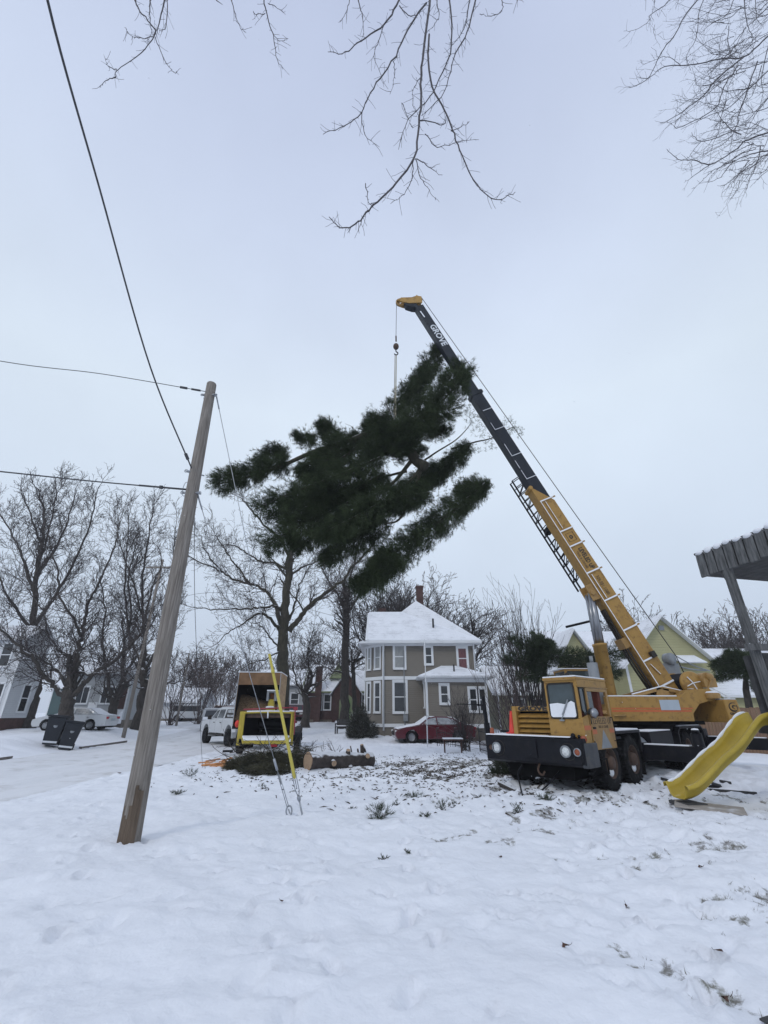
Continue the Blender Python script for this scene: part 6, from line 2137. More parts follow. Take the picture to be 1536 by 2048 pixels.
# ------------------------------------------------------------------ utility pole, wires and guys
def pole_and_wires():
    bx, by = -3.52, 7.42
    tx, ty, tz = -3.68, 7.42, 8.02
    z = gs(bx, by)
    t = thing('utility_pole', 'tall weathered wooden utility pole in the snow at left', 'utility pole', (bx, by, z))
    n = 16
    pts = [Vector((bx, by, -0.25)).lerp(Vector((tx, ty, tz)), i / n) for i in range(n + 1)]
    rr = [0.150 - 0.052 * i / n for i in range(n + 1)]
    mb = MB().tube(pts, rr, 22)
    mb.sphere(pts[-1], (0.098, 0.098, 0.05), 16, 8)
    obj('shaft', mb, POLE, t, world=True, recalc=False)
    bt = MB()
    rgp = random.Random(4)
    for k in range(9):
        a = R(200 + 14 * k)
        h = rgp.uniform(0.28, 0.75)
        c0 = Vector((bx + 0.142 * math.cos(a), by + 0.142 * math.sin(a), -0.1))
        c1 = c0 + Vector((-0.004 * h, 0, h + 0.1))
        bt.beam(c0, c1, 0.040, 0.022, up=Vector((math.cos(a), math.sin(a), 0)))
    obj('split_butt', bt, POLED, t, world=True)
    hwm = MB()
    for (zz, a) in ((7.75, 180), (7.70, -20), (5.42, 190), (5.40, -20), (5.85, 215)):
        c = Vector((bx, by, 0)).lerp(Vector((tx, ty, 0)), zz / 8)
        d = Vector((math.cos(R(a)), math.sin(R(a)), 0))
        r_ = 0.15 - 0.052 * zz / 8
        hwm.tube([c + Vector((0, 0, zz)) - d * (r_ + 0.05), c + Vector((0, 0, zz)) + d * (r_ + 0.07)], 0.014, 6)
        hwm.box(c + Vector((0, 0, zz)) + d * (r_ + 0.012), (0.07, 0.07, 0.02), rz=R(a))
        hwm.tube([c + Vector((0, 0, zz)) + d * (r_ + 0.06) + Vector((0.03 * math.cos(k), 0.0, 0.03 * math.sin(k))) for k in np.linspace(0, 6.28, 10)], 0.008, 5)
    hwm.tube(spline([Vector((bx - 0.1, by, 5.35)), Vector((bx - 0.26, by - 0.05, 5.36)), Vector((bx - 0.25, by - .05, 5.62)), Vector((bx - 0.13, by - .03, 5.60))], 5), 0.007, 5)
    obj('pole_hardware', hwm, STEEL, t, world=True)

    WIRE = mat('dark_wire', (0.05, 0.052, 0.058), 0.6, 0.2, 10)

    def wire(label, pts, r, clamp=None):
        o = MB().tube(spline(pts, 8), r, 6)
        if clamp:
            a, b = Vector(pts[0]), Vector(spline(pts, 8)[1])
            d = (b - a).normalized()
            for (s0, s1, w_) in clamp:
                o.tube([a + d * s0, a + d * s1], w_, 7)
        o = obj('wire', o, WIRE, None)
        return tag(o, label, 'wire')

    a = at(388, 948, by)
    wire('thick dark service cable running from the pole steeply up and overhead', [a, at(301, 735, 5.9), at(200, 380, 3.8), at(95, 0, 1.9), at(20, -500, .5)], 0.014, [(0.3, 0.42, 0.03)])
    a = at(411, 783, by)
    wire('upper thin wire running left from the pole top', [a, at(205, 748, 6.9), at(0, 722, 6.4), at(-420, 640, 5.4)], 0.008, [(0.10, 0.28, 0.022), (0.36, 0.5, 0.026)])
    a = at(384, 980, by)
    wire('lower double cable running left from the pole above the tree tops', [a, at(180, 962, 6.9), at(0, 943, 6.4), at(-420, 900, 5.4)], 0.012, [(0.1, 0.9, 0.018), (0.5, 0.56, 0.035)])
    # drooping spans further down the street
    def far(label, pts, r=0.012):
        wire(label, pts, r)
    far('thin wire sagging across the bare trees behind the pole', [at(-20, 1270, 40), at(200, 1255, 40), at(420, 1185, 40), at(700, 1240, 40), at(860, 1290, 42)], 0.014)
    # guy wires
    g1t, g1b = at(432, 788, by), on(605, 1632)
    g2t, g2b = at(394, 984, by), on(581, 1632)
    for nm, tp, bt_, guard in (('guy wire from the pole top with long bright yellow guard', g1t, g1b, True), ('bare steel guy wire from the middle of the pole', g2t, g2b, False)):
        gy = thing('guy_wire', nm, 'guy wire', (bt_.x, bt_.y, 0))
        d = (tp - bt_)
        L = d.length
        d.normalize()
        mb = MB().tube([bt_ + d * (0.55 if not guard else 0.45), tp], 0.0075, 6)
        mb.tube([tp - d * 0.35, tp - d * 0.05], 0.016, 6)
        mb.tube([bt_ + d * 0.80, bt_ + d * 1.0], 0.022, 7) if not guard else None
        obj('strand', mb, STEEL, gy, world=True)
        ar = MB()
        ar.tube([bt_ - d * 0.35, bt_ + d * (0.28 if guard else 0.12)], 0.016 if guard else 0.012, 7)
        if guard:
            ar.lathe([(0, 0.0), (0, 0.028), (0.06, 0.034), (0.08, 0.02)], bt_ + d * 0.25, d, 10)
            for o_ in (-0.035, 0.035):
                ar.tube([bt_ + d * 0.30, bt_ + d * 0.42 + Vector((o_, 0, 0)), bt_ + d * 0.72 + Vector((o_, 0, 0)), bt_ + d * 0.80], 0.009, 6)
        else:
            c = bt_ + d * 0.09
            ar.tube([c + Vector((0.05 * math.cos(k), 0, 0.075 * math.sin(k))) for k in np.linspace(0, 6.283, 14)], 0.014, 6)
            for o_ in (-0.016, 0.016):
                ar.tube([bt_ + d * 0.16 + Vector((o_, 0, 0)), bt_ + d * 0.72 + Vector((o_, 0, 0))], 0.007, 6)
        obj('anchor_rod', ar, STEEL, gy, world=True)
        if guard:
            gd = MB()
            s0, s1 = 0.62, 0.62 + (at(540, 1312, bt_.y + 0.0) - bt_).length
            # length chosen where the guard's top shows in the photograph
            best = min(np.linspace(1.5, L * 0.8, 400), key=lambda s: abs((lambda q: CYP - FPX * ((q.z - EYE) * CP - q.y * SP) / (q.y * CP + (q.z - EYE) * SP))(bt_ + d * s) - 1308))
            gd.tube([bt_ + d * s0, bt_ + d * (s0 + 0.05), bt_ + d * best], [0.020, 0.030, 0.024], 10)
            gd.tube([bt_ + d * (best - 0.35), bt_ + d * (best - 0.30)], 0.034, 8)
            obj('guard', gd, GUARD, gy, world=True)
    wire('hair-thin line dropping from the pole past the chipper to the snow', [at(389, 992, by), at(391, 1250, 9.5), on(405, 1537)], 0.006)
    # second pole down the street
    for (px, v, Y, H, r_, lab, lean) in ((250, 1459, 33.0, 12.5, 0.12, 'slim grey utility pole left of the big pole, beside the sedan', 0.0), (354, 1440, 49.0, 7.0, 0.11, 'short distant wooden pole before the white garage', 0.0)):
        q = at(px, v, Y)
        q.z = g0(q.x, q.y)
        pt = thing('utility_pole', lab, 'utility pole', q)
        obj('shaft', MB().tube([q - Vector((0, 0, .3)), q + Vector((0.05, 0, H))], [r_ * 1.1, r_ * 0.75], 12), POLE, pt, world=True)
        if H > 10:
            obj('crossarm', MB().bx((q.x - 1.1, q.y - 0.06, q.z + H - 0.7), (q.x + 1.2, q.y + 0.06, q.z + H - 0.58)), POLE, pt, world=True)


pole_and_wires()


# ------------------------------------------------------------------ vehicles
def car_wheel(mb, rb, x, y, r, wd, s):
    mb.lathe([(-wd / 2, r * 0.62), (-wd / 2, r * 0.93), (-wd / 2 + 0.03, r), (wd / 2 - 0.03, r), (wd / 2, r * 0.93), (wd / 2, r * 0.62)], (x, y, r), (0, s, 0), 24)
    e = wd / 2
    rb.lathe([(e, r * 0.64), (e - 0.01, r * 0.60), (e - 0.05, r * 0.56), (e - 0.05, 0.0)], (x, y, r), (0, s, 0), 20)
    for k in range(7):
        a = 2 * math.pi * k / 7
        c, d = math.cos(a), math.sin(a)
        rb.beam((x + c * 0.04, y + s * (e - 0.02), r + d * 0.04), (x + c * r * 0.6, y + s * (e - 0.008), r + d * r * 0.6), 0.045, 0.02, up=(0, 1, 0))


def sedan(name, label, paint, loc, rz, snow_amt=1.0, r=0.33, L=4.85):
    """Saloon: x forwards, y to its left."""
    t = thing(name, label, 'car', loc, rz)
    f, rr_, hw = 0.92, -1.86 + 0.0, 0.90
    fx, rx = 1.45, -1.38

    def arch(cx, R0, a0, a1, n=8):
        return [(cx + R0 * math.cos(R(a)), r + R0 * math.sin(R(a))) for a in np.linspace(a0, a1, n)]
    R0 = r + 0.07
    lo = [(2.30, 0.24), (2.40, 0.40), (2.42, 0.58), (2.30, 0.72), (1.75, 0.86), (1.05, 0.95), (-1.55, 0.98), (-2.15, 0.96), (-2.38, 0.88), (-2.43, 0.55), (-2.36, 0.28)]
    prof = lo + [(rx - R0, 0.24)] + arch(rx, R0, 190, -10)[0:] + [(rx + R0, 0.22), (fx - R0, 0.22)] + arch(fx, R0, 190, -10) + [(fx + R0, 0.24)]
    body = MB()
    inner = [(x * 0.985, 0.60 + (z - 0.60) * 0.94) for x, z in prof]
    n = len(prof)
    vs = [(x, -hw + 0.07, 0.6 + (z - .6) * .96) for x, z in prof] + [(x, -hw, z) for x, z in inner] + [(x, hw, z) for x, z in inner] + [(x, hw - 0.07, 0.6 + (z - .6) * .96) for x, z in prof]
    vs = [(x, -hw, z) for x, z in inner] + [(x, -hw + 0.10, z) for x, z in prof] + [(x, hw - 0.10, z) for x, z in prof] + [(x, hw, z) for x, z in inner]
    fs = [tuple(range(n)), tuple(range(3 * n, 4 * n))[::-1]]
    for k in range(3):
        fs += [(k * n + i, k * n + (i + 1) % n, (k + 1) * n + (i + 1) % n, (k + 1) * n + i) for i in range(n)]
    body.add(vs, fs)
    obj('body', body, paint, t, bevel=0.015)
    gh = [(1.02, 0.94), (0.35, 1.36), (-0.05, 1.43), (-0.75, 1.41), (-1.15, 1.32), (-1.78, 0.98)]
    cab = MB()
    n = len(gh)
    vs = []
    for (y, kx) in ((-hw + 0.06, 0), (-hw + 0.26, 1), (hw - 0.26, 1), (hw - 0.06, 0)):
        for (x, z) in gh:
            vs.append((x, y if z < 1.0 or True else y, z))
    vs = [(x, -(hw - 0.06 - 0.24 * (z - 0.94) / 0.49), z) for x, z in gh] + [(x, hw - 0.06 - 0.24 * (z - 0.94) / 0.49, z) for x, z in gh]
    cab.add(vs, [tuple(range(n)), tuple(range(n, 2 * n))[::-1]] + [(i, (i + 1) % n, n + (i + 1) % n, n + i) for i in range(n)])
    obj('roof', cab, paint, t, bevel=0.03)

    def sidey(z, s):
        return s * (hw - 0.06 - 0.24 * (z - 0.94) / 0.49 + 0.006)
    for s in (-1, 1):
        for wp_ in ([(0.82, 0.99), (0.36, 1.29), (-0.06, 1.355), (-0.08, 0.99)], [(-0.16, 0.99), (-0.14, 1.355), (-0.72, 1.34), (-1.08, 1.26), (-1.38, 1.05), (-1.2, 0.99)]):
            m_ = MB()
            m_.add([(x, sidey(z, s), z) for x, z in wp_] + [(x, sidey(z, s) - s * 0.02, z) for x, z in wp_],
                   [tuple(range(len(wp_))), tuple(range(len(wp_), 2 * len(wp_)))[::-1]] + [(i, (i + 1) % len(wp_), len(wp_) + (i + 1) % len(wp_), len(wp_) + i) for i in range(len(wp_))])
            obj('side_window', m_, mat('frosted_glass', (0.30, 0.32, 0.34), 0.3, 0.4, 4, spec=0.5) if snow_amt and 'frosted_glass' not in MATS else MATS.get('frosted_glass', WGL), t)
        mr_ = MB().sphere((0.72, s * (hw + 0.06), 1.0), (0.08, 0.10, 0.07), 10, 6)
        obj('wing_mirror', mr_, paint, t)
        for dx in (-0.02, -1.08):
            obj('door_handle', MB().bx((dx - 0.16, s * hw - 0.01, 0.80), (dx, s * (hw + 0.018), 0.83)), CHR, t)
        dl = MB()
        for dx in (0.98, -0.12, -1.15):
            dl.bx((dx, s * (hw - 0.004), 0.36), (dx + 0.008, s * (hw + 0.0015), 0.90))
        dl.bx((-1.15, s * (hw - .004), 0.355), (0.98, s * (hw + 0.0015), 0.363))
        obj('door_seam', dl, LETB, t)
    # snow on glass, bonnet, roof and boot
    sn = MB()
    for (a, b, w0, w1, h_) in (((1.0, 0.958), (0.36, 1.372), 0.80, 0.62, 0.03), ((0.36, 1.385), (-1.12, 1.345), 0.60, 0.60, 0.035), ((-1.14, 1.335), (-1.76, 1.0), 0.58, 0.78, 0.03), ((2.28, 0.755), (1.02, 0.975), 0.74, 0.80, 0.03), ((-1.80, 1.0), (-2.36, 0.915), 0.76, 0.74, 0.03)):
        vs = []
        for (p, w_) in ((a, w0), (b, w1)):
            for s in (-1, 1):
                vs += [(p[0], s * w_, p[1]), (p[0], s * (w_ - 0.03), p[1] + h_ + (0.02 if abs(p[0]) < 1.2 else 0))]
        sn.add(vs, [(0, 2, 6, 4), (1, 5, 7, 3), (0, 4, 5, 1), (2, 3, 7, 6), (0, 1, 3, 2), (4, 6, 7, 5)])
    obj('snow_layer', sn, SNOW, t, bevel=0.02)
    for s in (-1, 1):
        obj('headlight', MB().box((2.28, s * 0.66, 0.63), (0.20, 0.36, 0.12), rz=s * R(-18)), LENS, t, bevel=0.03)
        obj('tail_light', MB().box((-2.34, s * 0.66, 0.78), (0.16, 0.44, 0.15), rz=s * R(12)), REDL, t, bevel=0.02)
    obj('grille', MB().bx((2.36, -0.42, 0.42), (2.435, 0.42, 0.64)), LETB, t, bevel=0.02)
    obj('number_plate', MB().bx((-2.45, -0.26, 0.60), (-2.425, 0.26, 0.74)), SIGNW, t)
    for (x, s) in ((fx, 1), (fx, -1), (rx, 1), (rx, -1)):
        a, b = MB(), MB()
        car_wheel(a, b, x, s * (hw - 0.13), r, 0.22, s)
        wh = obj('wheel', a, RUB, t)
        obj('rim', b, RIMS, wh)
    obj('underbody', MB().bx((-2.2, -0.7, 0.2), (2.2, 0.7, 0.42)), UNDER, t)
    return t


q = at(866, 1475, 29.6)
sedan('red_sedan', 'dark red sedan with snow on its hood and roof beside the taupe house', REDC, (q.x, q.y, g0(q.x, q.y)), R(187))
q = at(148, 1460, 33.5)
sedan('white_sedan', 'older white sedan half buried in snow behind the maple trunk', WCAR, (q.x, q.y, g0(q.x, q.y) + .02), R(184), L=5.0)


def pickup():
    hx, hy = -0.62, 0.785
    rw = Vector((-8.62, 27.5, 0))
    ang = math.atan2(hy, hx)
    M = Matrix.Rotation(ang, 4, 'Z')
    o = rw + (M.to_3x3() @ Vector((1.9, -0.86, 0)))
    t = thing('pickup_truck', 'dirty white lifted pickup truck parked beside the plywood box', 'pickup truck', (o.x, o.y, g0(o.x, o.y) + 0.05), ang)
    hw, r = 0.98, 0.44
    fx, rx = 1.85, -1.9
    R0 = r + 0.10
    lift = 0.18

    def arch(cx, a0=195, a1=-15):
        return [(cx + R0 * math.cos(R(a)), r + lift * .6 + R0 * math.sin(R(a))) for a in np.linspace(a0, a1, 9)]
    prof = [(2.78, 0.62), (2.86, 0.95), (2.80, 1.22), (2.55, 1.30), (1.35, 1.38), (-2.9, 1.40), (-2.95, 0.75), (rx - R0 - .05, 0.70)] + arch(rx) + [(rx + R0 + .05, 0.62), (fx - R0 - .05, 0.62)] + arch(fx) + [(fx + R0 + .05, 0.66)]
    mb = MB()
    n = len(prof)
    vs = [(x, -hw, z if z < 1.25 else z - 0.05) for x, z in prof] + [(x, -hw + 0.09, z) for x, z in prof] + [(x, hw - 0.09, z) for x, z in prof] + [(x, hw, z if z < 1.25 else z - 0.05) for x, z in prof]
    fs = [tuple(range(n)), tuple(range(3 * n, 4 * n))[::-1]]
    for k in range(3):
        fs += [(k * n + i, k * n + (i + 1) % n, (k + 1) * n + (i + 1) % n, (k + 1) * n + i) for i in range(n)]
    mb.add(vs, fs)
    obj('body', mb, WCAR, t, bevel=0.02)
    gh = [(1.40, 1.36), (0.72, 1.93), (0.35, 2.0), (-2.60, 1.98), (-2.88, 1.38)]
    n = len(gh)
    yy = lambda z: hw - 0.05 - 0.20 * (z - 1.36) / 0.62
    cab = MB().add([(x, -yy(z), z) for x, z in gh] + [(x, yy(z), z) for x, z in gh], [tuple(range(n)), tuple(range(n, 2 * n))[::-1]] + [(i, (i + 1) % n, n + (i + 1) % n, n + i) for i in range(n)])
    obj('cab_roof', cab, WCAR, t, bevel=0.04)
    for s in (-1, 1):
        for k, wp_ in enumerate(([(1.18, 1.42), (0.70, 1.82), (0.35, 1.88), (0.35, 1.42)], [(0.22, 1.42), (0.22, 1.88), (-0.62, 1.88), (-0.72, 1.42)], [(-0.92, 1.42), (-0.84, 1.88), (-2.52, 1.87), (-2.72, 1.42)])):
            m_ = MB()
            nn = len(wp_)
            m_.add([(x, s * (yy(z) + 0.008), z) for x, z in wp_] + [(x, s * (yy(z) - 0.02), z) for x, z in wp_], [tuple(range(nn)), tuple(range(nn, 2 * nn))[::-1]] + [(i, (i + 1) % nn, nn + (i + 1) % nn, nn + i) for i in range(nn)])
            obj('side_window', m_, LETB if k == 2 else WGL, t)
        obj('wing_mirror', MB().box((1.02, s * (hw + 0.14), 1.45), (0.14, 0.22, 0.24)), LETB, t, bevel=0.03)
        dl = MB()
        for dx in (1.30, 0.28, -0.82):
            dl.bx((dx, s * (hw - 0.004), 0.72), (dx + 0.012, s * (hw + 0.002), 1.34))
        obj('door_seam', dl, LETB, t)
        for dx in (0.42, -0.66):
            obj('door_handle', MB().bx((dx, s * hw, 1.16), (dx + 0.2, s * (hw + 0.03), 1.20)), LETB, t)
        obj('running_board', MB().bx((-1.2, s * (hw - 0.12), 0.50), (1.15, s * (hw + 0.06), 0.58)), LETB, t)
        obj('headlight', MB().box((2.74, s * 0.76, 1.08), (0.2, 0.36, 0.18)), LENS, t, bevel=0.03)
        obj('tail_light', MB().box((-2.92, s * 0.90, 1.12), (0.1, 0.14, 0.36)), REDL, t, bevel=0.02)
    obj('tailgate', MB().bx((-2.985, -0.82, 0.82), (-2.952, 0.82, 1.36)), GREYP, t)
    obj('rear_bumper', MB().bx((-3.12, -0.92, 0.60), (-2.96, 0.92, 0.78)), CHR, t, bevel=0.02)
    for (x, s) in ((fx, 1), (fx, -1), (rx, 1), (rx, -1)):
        a, b = MB(), MB()
        car_wheel(a, b, x, s * (hw - 0.12), r, 0.32, s)
        wh = obj('wheel', a, RUB, t)
        obj('rim', b, BLK, wh)
    obj('underbody', MB().bx((-2.8, -0.5, 0.42), (2.6, 0.5, 0.64)).tube([(rx, -0.8, r), (rx, 0.8, r)], 0.08, 8).tube([(fx, -0.8, r), (fx, 0.8, r)], 0.08, 8), UNDER, t)
    obj('snow_layer', MB().bx((-2.5, -0.70, 2.0), (0.3, 0.70, 2.025)).add([(2.7, -.8, 1.285), (2.7, .8, 1.285), (1.45, .8, 1.40), (1.45, -.8, 1.40), (2.7, -.8, 1.255), (2.7, .8, 1.255), (1.45, .8, 1.37), (1.45, -.8, 1.37)], [(0, 1, 2, 3), (7, 6, 5, 4), (0, 4, 5, 1), (1, 5, 6, 2), (2, 6, 7, 3), (3, 7, 4, 0)]), SNOW, t)
    W = ROOT[t.name]
    # lettering on the rear side window, reading towards the tail
    xo = W.to_3x3() @ Vector((-1, 0, 0))
    lettering('LEVELED UP', 0.26, W @ Vector((-1.72, yy(1.72) + 0.016, 1.73)), xo, (0, 0, 1), LETW, t, 0.003, squeeze=0.95, bold=0.008)
    lettering('TREE & CRANE', 0.15, W @ Vector((-1.72, yy(1.52) + 0.016, 1.53)), xo, (0, 0, 1), LETW, t, 0.003, squeeze=1.0, bold=0.004)
    return t


pickup()


def dump_box():
    Y0 = 23.7
    a, b = at(479, 1345, Y0), at(563, 1338, Y0)
    top = a.z
    rz = R(5)
    cx = (a.x + b.x) / 2
    wdt = (b.x - a.x)
    t = thing('chip_trailer', 'tall plywood chip box open at the back and part full of wood chips', 'trailer', (cx, Y0, 0), rz)
    hw = wdt / 2
    zb = 1.05
    D = 2.6
    mb = MB()
    mb.bx((-hw, 0.0, zb), (-hw + 0.04, D, top))
    obj('side_panel', mb, PLY, t)
    obj('side_panel', MB().bx((hw - 0.04, 0.0, zb), (hw, D, top)), PLY, t)
    obj('front_panel', MB().bx((-hw + 0.041, D - 0.04, zb), (hw - 0.041, D, top)), UNDER, t)  # near-black colour stands in for the shade deep in the box
    obj('roof_panel', MB().bx((-hw + 0.041, 0.05, top - 0.06), (hw - 0.041, D - 0.041, top - 0.02)), UNDER, t)  # interior shade painted on here as well
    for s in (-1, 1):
        obj('side_shade_panel', MB().bx((s * (hw - 0.055), 0.06, zb), (s * (hw - 0.042), D - 0.045, top - 0.07)), BLK, t)  # thin black sheets added over the plywood to darken the shaded inside
    obj('header_panel', MB().bx((-hw + 0.041, 0.0, top - 0.58), (hw - 0.041, 0.035, top - 0.001)), PLYD, t)
    obj('floor_panel', MB().bx((-hw, 0.0, zb - 0.12), (hw, D, zb - 0.001)), BLK, t)
    tr = MB()
    for s in (-1, 1):
        tr.bx((s * hw - 0.03 * (s > 0) , -0.035, zb), (s * hw + 0.03 * (s < 0), -0.002, top))
    obj('edge_trim', tr, STEEL, t)
    obj('snow_layer', MB().bx((-hw - .02, -0.03, top), (hw + .02, D, top + 0.035)), SNOW, t)
    # heap of chips
    nx, ny = 26, 20
    V, F = [], []
    for i in range(nx):
        for j in range(ny):
            x = -hw + 0.045 + (2 * hw - 0.09) * i / (nx - 1)
            y = 0.10 + (D - 0.16) * j / (ny - 1)
            z = zb + 0.25 + 1.12 * _sm(y / 1.0) * (0.85 - 0.22 * (x / hw)) + 0.12 * float(fbm(np.array(x * 2.2), np.array(y * 2.2), 4))
            V.append((x, y, float(z)))
    for i in range(nx - 1):
        for j in range(ny - 1):
            F.append((i * ny + j, (i + 1) * ny + j, (i + 1) * ny + j + 1, i * ny + j + 1))
    o = np_mesh('wood_chips', V, F, CHIPS, t, smooth=True)
    ch = MB()
    ch.bx((-0.5, 0.1, 0.55), (-0.38, D + 1.2, zb - 0.12)).bx((0.38, 0.1, 0.55), (0.5, D + 1.2, zb - 0.12))
    ch.bx((-0.8, 1.3, 0.36), (0.8, 1.42, 0.48)).bx((-0.05, D, 0.55), (0.05, D + 1.6, 0.68))
    obj('trailer_frame', ch, BLK, t)
    for s in (-1, 1):
        a_, b_ = MB(), MB()
        prof = (0.38, 0.26)
        a_.lathe([(-0.13, 0.22), (-0.13, 0.36), (-0.10, 0.38), (0.10, 0.38), (0.13, 0.36), (0.13, 0.22)], (s * (hw - 0.18), 1.36, 0.38), (s, 0, 0), 22)
        b_.lathe([(0.12, 0.225), (0.07, 0.2), (0.07, 0)], (s * (hw - 0.18), 1.36, 0.38), (s, 0, 0), 18)
        wh = obj('wheel', a_, RUB, t)
        obj('rim', b_, GREYP, wh)
    lamp = obj('orange_cap', MB().sphere((-hw + 0.25, -0.09, zb + 0.10), (0.12, 0.08, 0.16), 12, 8), ORG, t)


dump_box()


def chipper():
    Y0 = 20.6
    a = at(530, 1495, Y0)
    t = thing('wood_chipper', 'yellow wood chipper with wide dark infeed hopper and snow on its tray', 'wood chipper', (a.x, Y0, g0(a.x, Y0) + 0.03), R(4))
    hw = 1.0
    zt, zb = 1.62, 0.72
    # hopper: flared walls narrowing to the feed rollers
    hp = MB()
    a4 = [(-hw + .05, 0, zb), (hw - .05, 0, zb), (hw - .05, 0, zt - .05), (-hw + .05, 0, zt - .05)]
    b4 = [(-0.55, 1.15, zb + 0.12), (0.55, 1.15, zb + 0.12), (0.55, 1.15, zt - 0.2), (-0.55, 1.15, zt - 0.2)]
    vs = a4 + b4 + [(x * 1.03, y, z + (0.03 if z > 1.1 else -0.03)) for x, y, z in a4] + [(x * 1.05, y, z + (0.03 if z > 1.1 else -0.03)) for x, y, z in b4]
    fs = []
    for i in range(4):
        j = (i + 1) % 4
        fs += [(i, j, 4 + j, 4 + i), (8 + i, 12 + i, 12 + j, 8 + j), (i, 8 + i, 8 + j, j)]
    hp.add(vs, fs)
    obj('infeed_hopper', hp, BLK, t, recalc=False)
    ro = MB().tube([(-0.52, 1.12, 1.18), (0.52, 1.12, 1.18)], 0.20, 14)
    for k in range(8):
        an = 2 * math.pi * k / 8
        ro.beam((-0.5, 1.12 + 0.2 * math.cos(an), 1.18 + 0.2 * math.sin(an)), (0.5, 1.12 + 0.2 * math.cos(an), 1.18 + 0.2 * math.sin(an)), 0.03, 0.07, up=(0, math.cos(an), math.sin(an)))
    obj('feed_roller', ro, BLK, t)
    obj('hopper_back', MB().bx((-0.60, 1.145, zb), (0.60, 1.158, zt + 0.02)), UNDER, t)
    obj('rubber_curtain', MB().bx((-0.92, 0.10, zt - 0.20), (0.92, 0.12, zt - 0.06)), RIM, t)
    fr = MB()
    fr.tube(spline([(-hw, 0.02, zb - 0.1), (-hw, 0.0, zt - 0.12), (-hw + 0.03, 0, zt - 0.03), (-hw + 0.12, 0, zt), (0, 0, zt + .02), (hw - 0.12, 0, zt), (hw - 0.03, 0, zt - 0.03), (hw, 0, zt - 0.12), (hw, 0.02, zb - 0.1)], 4), 0.045, 8)
    fr.bx((-hw - 0.20, 0.05, zb - 0.35), (-hw - 0.06, 0.2, zt + 0.02))
    fr.bx((hw + 0.02, 0.06, zb - 0.35), (hw + 0.1, 0.2, zt - 0.02))
    fr.bx((-hw - 0.2, 0.06, zt - 0.06), (hw + 0.1, 0.2, zt + 0.04))
    obj('hopper_frame', fr, CHY, t, bevel=0.01)
    obj('hopper_snow', MB().tube([(-hw + 0.1, -0.01, zt + 0.035), (0, -0.01, zt + 0.055), (hw - 0.1, -0.01, zt + 0.035)], 0.035, 7).tube([(-0.02, -0.03, zt + 0.03), (0.0, -0.03, zt - 0.22)], 0.03, 6), SNOW, t)
    bar = MB().tube([(-hw - 0.05, -0.05, zt + 0.12), (hw + 0.12, -0.05, zt + 0.20)], 0.025, 7)
    bar.tube([(hw + 0.12, -0.05, zt + 0.20), (hw + 0.15, -0.02, zb + .05)], 0.022, 7)
    bar.bx((hw + 0.05, -0.12, zt + 0.08), (hw + 0.22, 0.02, zt + 0.22))
    obj('control_bar', bar, HYD, t)
    # folding tray with snow
    ty = MB()
    ty.add([(-hw - 0.02, 0, zb - 0.02), (hw + 0.02, 0, zb - 0.02), (hw + 0.0, -0.95, zb - 0.12), (-hw + 0.25, -0.95, zb - 0.12)] + [(-hw - 0.02, 0, zb - 0.07), (hw + 0.02, 0, zb - 0.07), (hw, -0.95, zb - 0.24), (-hw + 0.25, -0.95, zb - 0.24)],
           [(0, 1, 2, 3), (7, 6, 5, 4), (0, 4, 5, 1), (1, 5, 6, 2), (2, 6, 7, 3), (3, 7, 4, 0)])
    tro = obj('feed_tray', ty, CHY, t, bevel=0.01)
    obj('tray_snow', MB().add([(-hw + 0.02, -0.03, zb - 0.015), (hw - 0.02, -0.03, zb - 0.015), (hw - 0.04, -0.92, zb - 0.108), (-hw + 0.29, -0.92, zb - 0.108)] + [(-hw + 0.04, -0.05, zb + 0.03), (hw - 0.04, -0.05, zb + 0.03), (hw - 0.06, -0.90, zb - 0.06), (-hw + 0.31, -0.90, zb - 0.06)],
                          [(3, 2, 1, 0), (4, 5, 6, 7), (0, 1, 5, 4), (1, 2, 6, 5), (2, 3, 7, 6), (3, 0, 4, 7)]), SNOW, tro)
    tl = MB().bx((0.35, -0.90, zb - 0.34), (0.62, -0.86, zb - 0.22)).tube([(0.42, -0.91, zb - 0.28), (0.42, -0.89, zb - 0.28)], 0.035, 8)
    obj('tail_lamp', tl, REDL, tro)
    # body, engine and discharge chute
    bd = MB().bx((-0.62, 1.16, 0.55), (0.62, 1.85, 1.55)).bx((-0.55, 1.85, 0.55), (0.55, 2.6, 1.25))
    obj('body', bd, CHY, t, bevel=0.03)
    zc = at(520, 1384, Y0 + 1.5).z
    cu = MB()
    cu.bx((-0.34, 1.25, 1.55), (0.02, 1.6, 1.80))
    cu.bx((-0.28, 1.30, 1.80), (-0.02, 1.55, zc - 0.35))
    obj('discharge_chute', cu, CHY, t, bevel=0.02)
    mh = MB().bx((-0.36, 1.22, zc - 0.42), (-0.26, 1.75, zc)).bx((-0.02, 1.22, zc - 0.42), (0.08, 1.75, zc)).bx((-0.26, 1.22, zc - 0.06), (-0.02, 1.75, zc)).bx((-0.26, 1.60, zc - 0.42), (-0.02, 1.75, zc - 0.06))
    mho = obj('chute_hood', mh, GREYP, t, bevel=0.01)
    obj('hood_liner', MB().bx((-0.25, 1.56, zc - 0.5), (-0.03, 1.595, zc - 0.08)), mat('rust_orange_paint', (0.36, 0.14, 0.06), 0.7, 0.3, 8), mho)
    obj('hood_snow', MB().bx((-0.37, 1.21, zc + 0.001), (0.09, 1.76, zc + 0.05)), SNOW, mho, bevel=0.02)
    obj('chute_snow', MB().sphere((-0.16, 1.24, 1.84), (0.2, 0.07, 0.05), 10, 6), SNOW, t)
